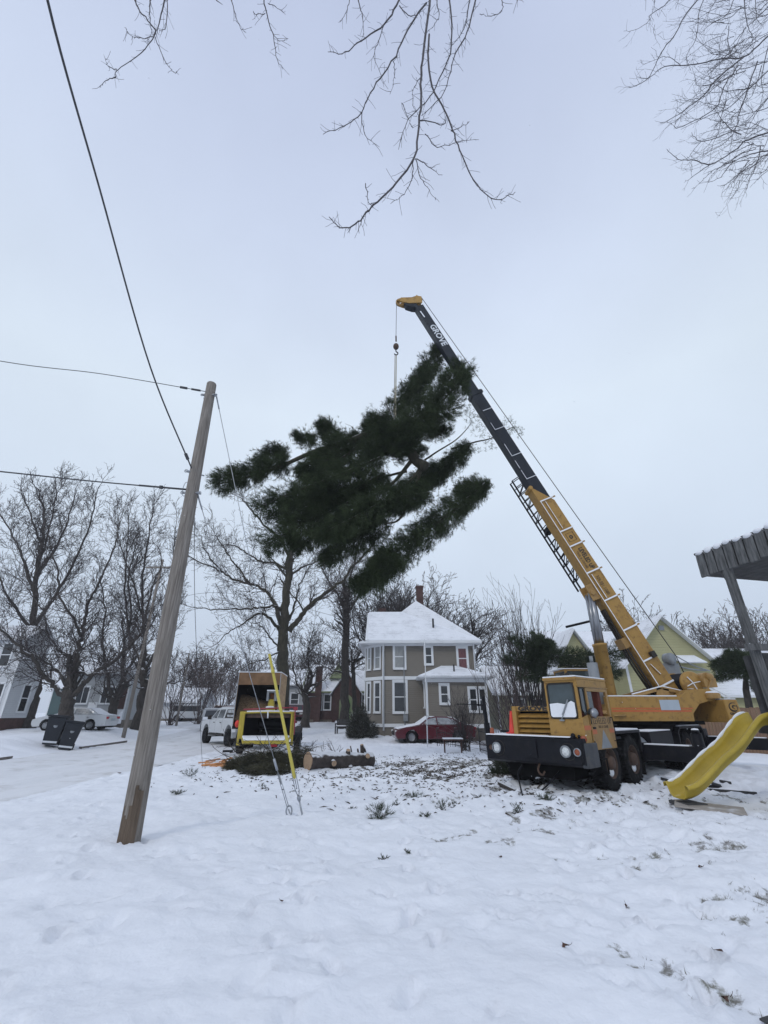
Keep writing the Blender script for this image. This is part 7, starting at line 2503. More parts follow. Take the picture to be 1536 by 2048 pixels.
    ax = MB().bx((-1.0, 1.35, 0.33), (1.0, 1.45, 0.43)).bx((-0.5, 0.9, 0.45), (-0.4, 3.6, 0.55)).bx((0.4, 0.9, 0.45), (0.5, 3.0, 0.55))
    ax.bx((-hw - 0.1, 0.0, 0.48), (-hw + 0.4, 0.12, 0.62)).bx((-0.9, -0.25, 0.30), (-0.55, 0.3, 0.5))
    obj('frame', ax, UNDER, t)
    for s in (-1, 1):
        a_, b_ = MB(), MB()
        x_ = s * 1.22
        y_ = 0.95
        a_.lathe([(-0.12, 0.22), (-0.12, 0.36), (-0.09, 0.385), (0.09, 0.385), (0.12, 0.36), (0.12, 0.22)], (x_, y_, 0.385), (s, 0, 0), 24)
        b_.lathe([(0.11, 0.225), (0.06, 0.2), (0.06, 0)], (x_, y_, 0.385), (s, 0, 0), 18)
        wh = obj('wheel', a_, RUB, t)
        obj('rim', b_, GREYP, wh)
        obj('fender', MB().add([(x_ - s * 0.17, y_ + 0.46 * math.cos(q_), 0.40 + 0.46 * math.sin(q_)) for q_ in np.linspace(0.2, 2.94, 9)] + [(x_ + s * 0.15, y_ + 0.46 * math.cos(q_), 0.40 + 0.46 * math.sin(q_)) for q_ in np.linspace(0.2, 2.94, 9)],
                               [(i, i + 1, 10 + i, 9 + i) for i in range(8)]), BLK, t, recalc=False)
    jk = MB().bx((-1.75, 0.2, 0.12), (-1.35, 0.32, 0.2))
    obj('step', jk, BLK, t)


chipper()

# --- parked cars glimpsed further off
def van(name, label, paint, loc, rz, L=4.7, H=1.75, cat='car'):
    t = thing(name, label, cat, loc, rz)
    prof = [(L / 2, 0.35), (L / 2, 0.85), (L / 2 - 0.9, 1.02), (L / 2 - 1.5, H - 0.05), (-L / 2 + 0.2, H - 0.02), (-L / 2, 1.0), (-L / 2, 0.35)]
    obj('body', MB().xz(prof, -0.88, 0.88), paint, t, bevel=0.06)
    obj('windshield', MB().quad((L / 2 - 0.93, -0.72, 1.06), (L / 2 - 0.93, 0.72, 1.06), (L / 2 - 1.43, 0.64, H - 0.12), (L / 2 - 1.43, -0.64, H - 0.12)), WGL, t)
    for s in (-1, 1):
        obj('side_window', MB().bx((-L / 2 + 0.35, s * 0.87, 1.05), (L / 2 - 1.55, s * 0.888, H - 0.15)), WGL, t)
        for x in (-L / 2 + 0.85, L / 2 - 0.85):
            a_, b_ = MB(), MB()
            car_wheel(a_, b_, x, s * 0.80, 0.34, 0.22, s)
            wh = obj('wheel', a_, RUB, t)
            obj('rim', b_, RIMS, wh)
        obj('headlight', MB().box((L / 2, s * 0.62, 0.72), (0.06, 0.34, 0.16)), LENS, t)
    obj('grille', MB().bx((L / 2 - 0.01, -0.4, 0.58), (L / 2 + 0.02, 0.4, 0.82)), LETB, t)
    obj('snow_layer', MB().bx((-L / 2 + 0.2, -0.8, H - 0.02), (L / 2 - 1.6, 0.8, H + 0.06)).add([(L / 2 - .05, -.8, .87), (L / 2 - .05, .8, .87), (L / 2 - .9, .8, 1.04), (L / 2 - .9, -.8, 1.04), (L / 2 - .05, -.8, .92), (L / 2 - .05, .8, .92), (L / 2 - .9, .8, 1.10), (L / 2 - .9, -.8, 1.10)], [(3, 2, 1, 0), (4, 5, 6, 7), (0, 1, 5, 4), (1, 2, 6, 5), (2, 3, 7, 6), (3, 0, 4, 7)]), SNOW, t)
    return t


q = at(426, 1432, 44)
van('snowy_suv', 'silver suv under snow just above the pickup cab', SILV, (q.x, q.y, g0(q.x, q.y)), R(-70))
q = at(468, 1425, 58)
van('red_van', 'red vehicle under snow behind the pickup rear window', REDC, (q.x, q.y, g0(q.x, q.y)), R(-5))
q = at(592, 1424, 60)
van('red_pickup', 'red car with snowy roof left of the fire hydrant', REDC, (q.x, q.y, g0(q.x, q.y)), R(-80))
q = at(385, 1430, 56)
van('white_suv', 'white suv parked under the brown shrubs left of the pickup', WCAR, (q.x, q.y, g0(q.x, q.y)), R(10))


# ------------------------------------------------------------------ bins, hydrant, bench, fences
def bin_(label, x, y, rz, tilt, sc=1.0):
    t = thing('trash_bin', label, 'trash bin', (x, y, gs(x, y) + 0.02), rz, 'dark bins at the kerb')
    mb = MB()
    vs, zs = [], [(0.0, 0.24, 0.27), (0.05, 0.25, 0.28), (0.95, 0.33, 0.38), (1.02, 0.35, 0.41)]
    M = Matrix.Rotation(tilt, 4, 'Y') @ Matrix.Diagonal((sc, sc, sc, 1))
    fs = []
    for (z_, a, b) in zs:
        vs += [(-a, -b, z_), (a, -b, z_), (a, b, z_), (-a, b, z_)]
    for k in range(3):
        fs += [(k * 4 + i, k * 4 + (i + 1) % 4, k * 4 + 4 + (i + 1) % 4, k * 4 + 4 + i) for i in range(4)]
    fs += [(3, 2, 1, 0), (12, 13, 14, 15)]
    mb.add(vs, fs, M=M)
    obj('bin_body', mb, BIN, t, bevel=0.02)
    ld = MB().bx((-0.37, -0.45, 1.03), (0.37, 0.42, 1.09), M=M).tube([(-0.36, 0.44, 1.04), (0.36, 0.44, 1.04)], 0.03, 8, M=M)
    lo_ = obj('lid', ld, BIN, t, bevel=0.02)
    obj('lid_snow', MB().bx((-0.33, -0.40, 1.092), (0.33, 0.38, 1.10), M=M), BIN, lo_)
    obj('sticker', MB().lathe([(0, 0.075), (0.004, 0.075), (0.004, 0)], (0.02, -0.352, 0.70), (0, -1, 0.1), 16, M=M), GREYP, t)
    for s in (-1, 1):
        obj('wheel', MB().lathe([(-0.03, 0.0), (-0.03, 0.12), (0.03, 0.12), (0.03, 0)], (s * 0.26, 0.26, 0.10), (1, 0, 0), 16, M=M), RUB, t)
    obj('label_strip', MB().bx((-0.255, -0.295, 0.07), (0.255, -0.287, 0.14), M=M), LETW, t)


q = at(100, 1489, 25.0)
bin_('left dark blue wheeled bin leaning away from the maple trunk', q.x, q.y, R(24), R(5), 1.22)
bin_('right dark blue wheeled bin with a pale round sticker', q.x + 0.74, q.y + 0.10, R(30), R(8), 1.18)

q = at(588, 1438, 47.0)
t = thing('fire_hydrant', 'small red fire hydrant on the snowy verge right of the chipper', 'fire hydrant', (q.x, q.y, g0(q.x, q.y)))
obj('barrel', MB().lathe([(0, 0.0), (0, 0.22), (0.06, 0.22), (0.07, 0.15), (0.60, 0.15), (0.62, 0.19), (0.68, 0.19), (0.80, 0.12), (0.88, 0.05), (0.95, 0.05), (0.95, 0)], (0, 0, 0), (0, 0, 1), 16), HYD, t)
obj('outlet', MB().tube([(-0.30, 0, 0.5), (0.30, 0, 0.5)], 0.09, 12).tube([(0, -0.28, 0.46), (0, 0, 0.46)], 0.11, 12), HYD, t)
q = at(598, 1445, 40.0)
t = thing('yard_boulder', 'small dark snow-topped boulder on the lawn beyond the chipper', 'boulder', (q.x, q.y, g0(q.x, q.y)))
mb = MB().sphere((0, 0, 0.2), (0.34, 0.28, 0.36), 12, 8)
rg = random.Random(9)
mb.v = [p + Vector((rg.gauss(0, .03), rg.gauss(0, .03), rg.gauss(0, .03))) for p in mb.v]
obj('stone', mb, mat('dark_stone', (0.06, 0.055, 0.055), 0.9, 0.3, 6, snow=0.9, thr=0.75), t)

q = at(690, 1448, 36.5)
t = thing('wooden_bench', 'wooden bench with snow between the tree trunk and the yew', 'bench', (q.x, q.y, g0(q.x, q.y)), R(-12))
for k in range(3):
    obj('seat_slat', MB().bx((-0.7, -0.25 + 0.16 * k, 0.43), (0.7, -0.13 + 0.16 * k, 0.47)), WOODD, t)
for k in range(3):
    obj('back_slat', MB().bx((-0.7, 0.24, 0.55 + 0.14 * k), (0.7, 0.28, 0.65 + 0.14 * k)), WOODD, t)
for s in (-0.66, 0.66):
    for yv, h in ((-0.22, 0.65), (0.26, 0.98)):
        obj('leg', MB().bx((s - 0.04, yv - 0.04, -0.05), (s + 0.04, yv + 0.04, h)), WOODD, t)
    obj('armrest', MB().bx((s - 0.05, -0.28, 0.62), (s + 0.05, 0.26, 0.67)), WOODD, t)
obj('snow_layer', MB().bx((-0.68, -0.24, 0.471), (0.68, 0.2, 0.53)), SNOW, t, bevel=0.02)


def iron_fence(label, pts, h, gap=0.13):
    p0 = Vector((*pts[0], g0(*pts[0])))
    t = thing('iron_fence', label, 'fence', p0)
    rails, pk, ps = MB(), MB(), MB()
    for i in range(len(pts) - 1):
        a, b = Vector((*pts[i], gs(*pts[i]))), Vector((*pts[i + 1], gs(*pts[i + 1])))
        L = (b - a).length
        for hh in (0.12, h - 0.1):
            rails.beam(a + Vector((0, 0, hh)), b + Vector((0, 0, hh)), 0.018, 0.03)
        n = int(L / gap)
        for k in range(n + 1):
            c = a.lerp(b, k / n)
            (ps if k in (0, n) else pk).tube([c + Vector((0, 0, -0.05)), c + Vector((0, 0, h + (0.06 if k in (0, n) else rgf.uniform(-.02, .02))))], 0.022 if k in (0, n) else 0.010, 5)
    obj('rail', rails, IRON, t, world=True)
    o = obj('picket', pk, IRON, t, world=True)
    o['kind'] = 'stuff'
    obj('post', ps, IRON, t, world=True)


rgf = random.Random(8)
iron_fence('low black iron fence running from the red car towards the bare bush', [(2.9, 27.0), (3.75, 26.2), (4.1, 24.8)], 0.75)
iron_fence('low black iron fence close behind the left end of the crane bumper', [(4.35, 22.6), (4.55, 20.4), (5.5, 21.0), (6.3, 22.4)], 0.95)
q = at(855, 1488, 26.0)
t = thing('white_post', 'thin white pole standing in front of the taupe house and red car', 'pole', (q.x, q.y, g0(q.x, q.y)))
tp = at(849, 1281, 26.0)
obj('shaft', MB().tube([(0, 0, -0.2), (tp.x - q.x, 0, tp.z)], [0.032, 0.022], 10).tube([(tp.x - q.x, 0, tp.z), (tp.x - q.x, 0, tp.z + .1)], 0.02, 6), WHITE, t)
q = at(978, 1470, 18.5)
t = thing('black_mast', 'black mast with a long thin arm behind the crane bumper', 'mast', (q.x, q.y, g0(q.x, q.y)))
hA = at(966, 1393, 18.5)
lean = hA.x - q.x
mb = MB().beam((0, 0, -0.1), (lean * 0.5, 0, 1.3), 0.22, 0.18).beam((lean * 0.5, 0, 1.2), (lean, 0, hA.z), 0.12, 0.12)
mb.beam((0.4, 0, 0.0), (0.0, 0, 0.95), 0.1, 0.1)
obj('post', mb, BLK, t)
ar = at(912, 1408, 18.5)
mb = MB().beam((lean * 0.9, 0.02, ar.z - 0.02), (ar.x - q.x, 0.02, ar.z), 0.03, 0.03).beam((lean * 0.75, 0, 1.9), (ar.x - q.x + 0.8, 0, ar.z - 0.03), 0.05, 0.07).beam((lean * 0.7, .05, 1.3), (lean * 0.3 - 0.12, 0.05, ar.z - .05), 0.04, 0.05)
obj('arm', mb, BLK, t)
q = at(905, 1500, 22.0)
t = thing('snowy_planter', 'small brown planter table with snow inside the iron fence', 'planter', (q.x + .1, q.y + .5, g0(q.x, q.y)))
obj('table_top', MB().bx((-0.45, -0.3, 0.5), (0.45, 0.3, 0.55)), BRICK, t)
for a in (-.38, .38):
    obj('leg', MB().bx((a - .03, -.03, -.05), (a + .03, .03, .5)), BRICK, t)
obj('snow_layer', MB().bx((-0.44, -0.29, 0.551), (0.44, 0.29, 0.60)), SNOW, t, bevel=0.02)

# brown board fence behind the crane
t = thing('board_fence', 'brown vertical board fence behind the crane and slide', 'fence', (11.5, 22.5, 0))
rgf = random.Random(12)
base_me = None
for k in range(112):
    x = 11.5 + 0.152 * k
    h = 1.86 + rgf.uniform(-0.015, 0.015)
    if base_me is None:
        o = obj('board', MB().bx((-0.07, -0.011, -0.1), (0.07, 0.011, 1.86)), FENCEW, t)
        base_me = o.data
    else:
        o = link(bpy.data.objects.new('board', base_me), t)
    o.location = (x - 11.5, rgf.uniform(-0.004, 0.004), g0(x, 22.5) + rgf.uniform(-0.02, 0.02))
    o.rotation_euler = (0, R(rgf.uniform(-0.3, 0.3)), 0)
obj('rail', MB().bx((11.5, 22.53, 0.4), (28.5, 22.57, 0.5)).bx((11.5, 22.53, 1.4), (28.5, 22.57, 1.5)), FENCEW, t, world=True)


# ------------------------------------------------------------------ felled wood
def cut_log():
    p0 = on(607, 1543, 0.0)
    p1 = on(744, 1531, 0.0)
    r0_, r1_ = 0.265, 0.24
    a = p0 + Vector((0.08, 0.25, gs(p0.x, p0.y) + 0.22))
    b = p1 + Vector((-0.05, 0.25, gs(p1.x, p1.y) + 0.20))
    a.z, b.z = gs(p0.x, p0.y) + 0.24, gs(p1.x, p1.y) + 0.22
    t = thing('cut_log', 'thick cut pine log with sawn branch stubs lying on the snow', 'log', (a + b) / 2 - Vector((0, 0, .24)))
    rg_ = random.Random(3)
    mb = MB()
    n = 26
    pts = [a.lerp(b, i / n) for i in range(n + 1)]
    k = 22
    mb.tube(pts, [r0_ + (r1_ - r0_) * i / n for i in range(n + 1)], k, cap=False)
    mb.v = [p + Vector((rg_.gauss(0, .006), rg_.gauss(0, .006), rg_.gauss(0, .006))) for p in mb.v]
    obj('bark', mb, LOGB, t, world=True, recalc=False)
    d = (b - a).normalized()
    e = MB().lathe([(-0.004, 0.0), (-0.008, 0.10), (-0.002, 0.20), (0.0, r0_ - 0.004)], a - d * 0.004, d, k)
    obj('sawn_end', e, CUTW, t, world=True)
    obj('sawn_end', MB().lathe([(0.0, r1_ - 0.004), (0.002, 0.0)], b + d * 0.002, d, k), LOGB, t, world=True)
    side = Vector((d.y, -d.x, 0))
    if side.y > 0:
        side = -side
    for (s, ang, ln, rr) in ((0.33, -8, 0.12, 0.085), (0.60, 62, 0.12, 0.075), (0.62, -50, 0.14, 0.09), (0.88, 25, 0.12, 0.085), (0.86, 80, 0.26, 0.06), (0.80, 88, 0.12, 0.03), (0.70, 95, 0.2, 0.02), (0.93, 100, 0.2, 0.05)):
        c = a.lerp(b, s)
        v = (side * math.cos(R(ang)) + Vector((0, 0, 1)) * math.sin(R(ang)) + d * (-0.25)).normalized()
        r_ = r0_ + (r1_ - r0_) * s
        st = obj('branch_stub', MB().tube([c + v * (r_ - 0.08), c + v * (r_ + ln)], [rr * 1.2, rr], 12), LOGB, t, world=True)
        obj('stub_face', MB().lathe([(0.0, rr - 0.003), (0.004, 0.0)], c + v * (r_ + ln + 0.001), v, 12), CUTW, st, world=True)


cut_log()


def brush_pile():
    rng = np.random.default_rng(55)
    c = on(515, 1540)
    t = thing('brush_pile', 'heap of cut pine brush in front of the chipper tray', 'brush pile', (c.x, c.y, gs(c.x, c.y)))
    Ps, Ds = [], []
    for (u, v, rx, ry, h, n) in ((470, 1543, .5, .35, .36, 300), (505, 1545, .65, .45, .50, 560), (545, 1543, .65, .45, .50, 540), (585, 1538, .5, .45, .45, 360), (525, 1550, .9, .4, .26, 380), (600, 1528, .5, .5, .60, 160)):
        p = on(u, v)
        q = rng.normal(0, 1, (n, 3))
        q /= np.linalg.norm(q, axis=1, keepdims=True)
        q[:, 2] = np.abs(q[:, 2])
        r = rng.random((n, 1)) ** 0.35
        Ps.append(np.array([p.x, p.y + 0.3, gs(p.x, p.y)]) + q * r * np.array([rx, ry, h]))
        D = q * 0.5 + rng.normal(0, 0.4, (n, 3))
        D[:, 0] -= 0.7
        Ds.append(D)
    V, F = tufts(np.concatenate(Ps), np.concatenate(Ds), rng, 11, 0.17, 0.012, 0.5)
    o = np_mesh('foliage', V, F, BRUSH, t, world=True)
    o['kind'] = 'stuff'
    W = Wood(9, 0.006)
    rg_ = random.Random(9)
    for k in range(60):
        u, v = rg_.uniform(470, 690), rg_.uniform(1500, 1535)
        p = on(u, v)
        p.z = gs(p.x, p.y)
        W.grow(p, Vector((rg_.gauss(0, .5), rg_.gauss(0, .4), rg_.uniform(0.3, 1.2))), rg_.uniform(0.25, 0.75), 0.016, 1, 0.15, 0.0, 0.7, 3.5, 0.2, 0.5, 0.2)
    for k in range(30):
        u, v = rg_.uniform(455, 600), rg_.uniform(1518, 1545)
        p = on(u, v)
        p.z = gs(p.x, p.y) + rg_.uniform(0.1, 0.5)
        W.grow(p, Vector((rg_.gauss(0, 1), rg_.gauss(0, .5), rg_.uniform(-0.1, 0.5))), rg_.uniform(0.5, 1.1), 0.02, 1, 0.12, 0.0, 0.7, 3, 0.25, 0.5, 0.2)
    V, F = W.crown_arrays()
    np_mesh('sticks', V, F, BARK, t, world=True)['kind'] = 'stuff'


brush_pile()
rg = random.Random(15)
c = on(425, 1533)
t = thing('split_branches', 'fresh orange splintered branch wood beside the brush pile', 'branch wood', (c.x, c.y, gs(c.x, c.y)))
for k in range(16):
    p = on(rg.uniform(410, 450), rg.uniform(1524, 1538))
    p.z = gs(p.x, p.y) + rg.uniform(0.02, 0.09)
    d = Vector((1, rg.gauss(0.3, .25), rg.gauss(0.06, .08))).normalized()
    obj('stick', MB().tube([p - d * rg.uniform(.1, .3), p + d * rg.uniform(.1, .3)], rg.uniform(0.015, 0.04), 6), SAWD, t, world=True)


# ------------------------------------------------------------------ litter on the snow
def sprig(label, u, v, s, seed, n=36, stand=0.6):
    p = on(u, v)
    z = gs(p.x, p.y)
    rng = np.random.default_rng(seed)
    t = thing('pine_sprig', label, 'pine sprig', (p.x, p.y, z), 0, 'broken pine sprigs on the snow')
    a = rng.uniform(0, 6.28, n)
    q = np.stack([np.cos(a) * rng.random(n), np.sin(a) * rng.random(n) * 0.7, rng.random(n) * stand], -1) * s
    V, F = tufts(q, q + np.array([0, 0, 0.15 * s]) + rng.normal(0, 0.06 * s, q.shape), rng, 12, 0.11 * min(1, s * 3.2), 0.006, 0.5)
    o = np_mesh('needles', V, F, NEEDL, t)
    st = MB()
    rg_ = random.Random(seed)
    for k in range(4):
        b = rg_.uniform(0, 6.28)
        st.tube([(0, 0, 0.0), (math.cos(b) * s * .4, math.sin(b) * s * .3, s * .25), (math.cos(b) * s * .8, math.sin(b) * s * .55, s * rg_.uniform(.2, .5))], [0.008, 0.006, 0.003], 5)
    obj('stem', st, BARK, t)


for i, (u, v, s, n, st, lab) in enumerate(((760, 1632, 0.26, 60, 0.9, 'largest green pine sprig lying in open snow below the log'), (885, 1618, 0.15, 30, 1.1, 'upright fan-shaped pine sprig below the middle of the debris'),
                                           (908, 1606, 0.12, 20, 1.2, 'small upright pine sprig just right of the fan-shaped one'), (793, 1608, 0.10, 14, 1.4, 'slim upright pine sprig above the largest one'),
                                           (1035, 1624, 0.15, 28, 1.0, 'rounded pine sprig in front of the crane hose'), (828, 1594, 0.24, 34, 0.4, 'flat dark pine sprig at the edge of the debris'),
                                           (960, 1601, 0.18, 20, 0.4, 'low pine sprig left of the crane'), (1092, 1602, 0.28, 34, 0.45, 'flat pine sprig under the crane bumper'),
                                           (853, 1631, 0.15, 16, 0.5, 'low pine sprig below the fan-shaped one'), (703, 1614, 0.13, 14, 0.4, 'small low sprig below the log end'),
                                           (357, 1590, 0.19, 24, 0.4, 'flat pine sprig right of the big pole'), (377, 1560, 0.24, 22, 0.7, 'feathery sprig between the pole and the brush pile'),
                                           (527, 1575, 0.14, 14, 0.7, 'small sprig left of the guy wires'), (818, 1702, 0.09, 8, 0.4, 'tiny sprig alone in the open snow'), (766, 1713, 0.09, 8, 0.7, 'tiny upright sprig in the foreground snow'))):
    sprig(lab, u, v, s, 300 + i, n, st)


def litter():
    """Countless bits of bark, needles and stalks strewn over the snow: one mass."""
    rng = np.random.default_rng(77)
    V, F = [], []
    W = []
    n = 0
    pts = []
    while n < 3800:
        x, y = rng.uniform(-6, 8), rng.uniform(9.5, 23)
        p = float(wear(np.array([x]), np.array([y]))[0])
        band = math.exp(-((x - 2.2) / 3.2) ** 2 - ((y - 15) / 4.2) ** 2) + 0.6 * math.exp(-((x + 3.5) / 1.8) ** 2 - ((y - 14.2) / 1.4) ** 2)
        if rng.random() < band * (0.25 + p):
            pts.append((x, y)); n += 1
    for (x, y) in pts:
        z = gs(x, y)
        a = rng.uniform(0, 3.14)
        l, w_ = rng.uniform(0.012, 0.055) * rng.choice([1, 1, 2.2]), rng.uniform(0.004, 0.014)
        d = np.array([math.cos(a), math.sin(a), rng.normal(0, .25)])
        s = np.array([-math.sin(a), math.cos(a), rng.normal(0, .4)])
        c = np.array([x, y, z + 0.012])
        b = len(V)
        V += [c - d * l - s * w_, c - d * l * .6 + s * w_, c + d * l + s * w_ * .4, c + d * l * .7 - s * w_, c + np.array([0, 0, 0.02])]
        F += [(b, b + 1, b + 4), (b + 1, b + 2, b + 4), (b + 2, b + 3, b + 4), (b + 3, b, b + 4)]
    o = np_mesh('bark_litter', np.array(V), np.array(F), mat('bark_scraps', (0.060, 0.048, 0.038), 0.9, 0.5, 3), None)
    tag(o, 'scattered bark and twig scraps trampled into the snow by the log', 'litter', kind='stuff')
    # grass blades coming through the thin snow
    V, F = [], []
    m = 0
    while m < 6500:
        k = 200
        x, y = rng.uniform(0.2, 9, k), rng.uniform(3.5, 15, k)
        w_ = wear(x, y)
        near = _sm((x - 0.8 - 0.1 * y) / 2.4)
        ok = rng.random(k) < (0.012 + 0.9 * w_ ** 1.5) * near
        for xx, yy in zip(x[ok], y[ok]):
            z = gs(xx, yy)
            for _ in range(3):
                a = rng.uniform(0, 6.28)
                l = rng.uniform(0.02, 0.055)
                b = len(V)
                tip = np.array([xx + math.cos(a) * l * .8, yy + math.sin(a) * l * .8, z + l * rng.uniform(.3, 1)])
                base = np.array([xx, yy, z - 0.01]) + np.append(rng.normal(0, 0.012, 2), 0)
                s = np.array([-math.sin(a), math.cos(a), 0]) * 0.0022
                V += [base - s, base + s, tip]
                F.append((b, b + 1, b + 2))
                m += 1
    o = np_mesh('grass', np.array(V), np.array(F), GRASS, None)
    tag(o, 'thin dry grass blades poking through the snow', 'grass', kind='stuff')
    # sparse fallen flakes in the air
    V, F = [], []
    for k in range(520):
        d = ray(rng.uniform(-100, 1636), rng.uniform(0, 1650))
        tt = rng.uniform(2.6, 16)
        c = Vector((0, 0, EYE)) + d * tt
        if c.z < 0.2:
            continue
        r_ = rng.uniform(0.0022, 0.0045)
        b = len(V)
        sx = rng.uniform(0.7, 1.6)
        V += [tuple(c + Vector(q)) for q in ((r_ * sx, 0, 0), (-r_ * sx, 0, 0), (0, r_, 0), (0, -r_, 0), (0, 0, r_), (0, 0, -r_))]
        F += [(b, b + 2, b + 4), (b + 2, b + 1, b + 4), (b + 1, b + 3, b + 4), (b + 3, b, b + 4), (b + 2, b, b + 5), (b + 1, b + 2, b + 5), (b + 3, b + 1, b + 5), (b, b + 3, b + 5)]
    o = np_mesh('falling_snow', np.array(V), np.array(F), SNOW, None)
    tag(o, 'sparse snowflakes drifting down through the air', 'snowflakes', kind='stuff')


litter()

rg = random.Random(31)
LV = (('curled brown leaf lying in the right foreground snow', 1447, 1977, .05), ('brown oak leaf among grass at the right', 1435, 1893, .05), ('dark leaf with stalk on the snow right of centre', 1252, 1803, .045),
      ('brown leaves sunk in a footprint', 1130, 1897, .05), ('rust leaf on trampled snow left of the drag mark', 1000, 1709, .04), ('dark leaf beside the boot prints near the slide', 1330, 1697, .03),
      ('small dark leaf in the left foreground', 563, 1815, .025), ('dark clod on the snow left of the pole', 238, 1553, .07), ('brown leaf at the right edge below the slide', 1404, 1748, .05))
for lab, u, v, s in LV:
    p = on(u, v)
    t = thing('dead_leaf', lab, 'leaf', (p.x, p.y, gs(p.x, p.y) + 0.012), rg.uniform(0, 6.28), 'dead leaves on the snow')
    s *= 0.62
    V, F = [(0, 0, 0.3 * s)], []
    n = 11
    for k in range(n):
        a = 6.283 * k / n
        rr = s * (0.75 + 0.45 * math.sin(a * 3 + rg.random()))
        V.append((rr * math.cos(a) * 1.3, rr * math.sin(a) * 0.8, s * 0.35 * math.cos(2 * a)))
        F.append((0, 1 + k, 1 + (k + 1) % n))
    o = obj('blade', MB().add(V, F), LEAF, t, recalc=False)
    obj('stalk', MB().tube([(s, 0, 0.1 * s), (s * 1.7, 0.1 * s, 0.5 * s), (s * 2.0, 0.2 * s, 0.9 * s)], 0.0016, 4), LEAF, t)

for nm, lab, u0, v0, u1, v1, w_, h_, m_ in (('wood_plank', 'short brown plank on the snow beside the outrigger', 1322, 1559, 1361, 1561, 0.10, 0.06, WOODD), ('wood_plank', 'dark broken board under the left of the crane', 1000, 1574, 1033, 1582, 0.12, 0.07, BARK),
                                            ('garden_edging', 'long thin dark board edge in the snow behind the slide', 1420, 1582, 1514, 1587, 0.04, 0.06, WOODD), ('garden_edging', 'short dark board end rising from the snow behind the slide', 1441, 1563, 1462, 1570, 0.05, 0.07, WOODD)):
    a, b = on(u0, v0), on(u1, v1)
    a.z, b.z = gs(a.x, a.y) + 0.03, gs(b.x, b.y) + 0.03
    o = obj(nm, MB().beam(a, b, w_, h_), m_, None, bevel=0.006)
    tag(o, lab, 'plank')


# ------------------------------------------------------------------ slide and play tower
def slide():
    f = on(1362, 1612)
    top = Vector((8.12, 10.45, 1.34))
    base = Vector((f.x, f.y, gs(f.x, f.y) + 0.05))
    d = Vector((top.x - base.x, top.y - base.y, 0))
    L = d.length
    d.normalize()
    sd = Vector((-d.y, d.x, 0))
    t = thing('playground_slide', 'yellow wavy plastic slide coming down from the wooden play tower', 'slide', base)
    sec = [(-0.33, 0.17), (-0.33, 0.225), (-0.295, 0.25), (-0.25, 0.24), (-0.232, 0.16), (-0.21, 0.055), (-0.15, 0.01), (0.0, 0.0), (0.15, 0.01), (0.21, 0.055), (0.232, 0.16), (0.25, 0.24), (0.295, 0.25), (0.33, 0.225), (0.33, 0.17)]
    n = 48
    vs, fs = [], []
    k = len(sec)
    H = top.z - base.z
    ctrl = [(0.0, 0.0), (0.06, 0.014), (0.14, 0.06), (0.24, 0.16), (0.36, 0.30), (0.46, 0.415), (0.56, 0.51), (0.66, 0.62), (0.76, 0.76), (0.85, 0.89), (0.92, 0.975), (1.0, 1.0)]
    xs_, zs_ = zip(*ctrl)
    cs = spline([Vector((a, 0, b)) for a, b in ctrl], 5)
    path = [(base + d * (p.x * L) + Vector((0, 0, p.z * H + 0.07))) for p in cs]
    n = len(path)
    for i, p in enumerate(path):
        q0, q1 = path[max(0, i - 1)], path[min(n - 1, i + 1)]
        tg = (q1 - q0).normalized()
        up = sd.cross(tg)
        if up.z < 0:
            up = -up
        for (a, b) in sec:
            vs.append(p + sd * a + up * b)
    for i in range(n - 1):
        for j in range(k - 1):
            fs.append((i * k + j, i * k + j + 1, (i + 1) * k + j + 1, (i + 1) * k + j))
    mb = MB().add(vs, fs, 0, True)
    o = obj('chute', mb, SLIDE, t, world=True, recalc=True)
    md = o.modifiers.new('shell', 'SOLIDIFY'); md.thickness = 0.012; md.offset = 0
    # snow on the far rim
    rim = MB()
    for s in (0.275,):
        pts = []
        for i, p in enumerate(path[3:-2]):
            q0, q1 = path[max(0, i + 2)], path[min(n - 1, i + 4)]
            tg = (q1 - q0).normalized()
            up = sd.cross(tg)
            up = -up if up.z < 0 else up
            pts.append(p + sd * s + up * 0.25)
        rim.tube(pts, [0.018 + 0.016 * abs(math.sin(i * 0.5)) for i in range(len(pts))], 7)
    obj('rim_snow', rim, SNOW, t, world=True)
    ft = MB().box(base + d * 0.16 + Vector((0, 0, -0.015)), (0.42, 0.52, 0.06), rz=math.atan2(d.y, d.x))
    obj('foot_board', ft, WOODD, t, world=True, bevel=0.01)
    p = on(1400, 1628)
    o = obj('ground_board', MB().box((0, 0, 0), (1.1, 0.62, 0.03)), MATW, None, bevel=0.006)
    o.location = (base.x + 0.35, base.y - 0.30, gs(base.x + .3, base.y - .3) + 0.035)
    o.rotation_euler = (R(1.5), R(2), R(-32))
    tag(o, 'worn tan board lying in the snow at the foot of the slide', 'board')


slide()


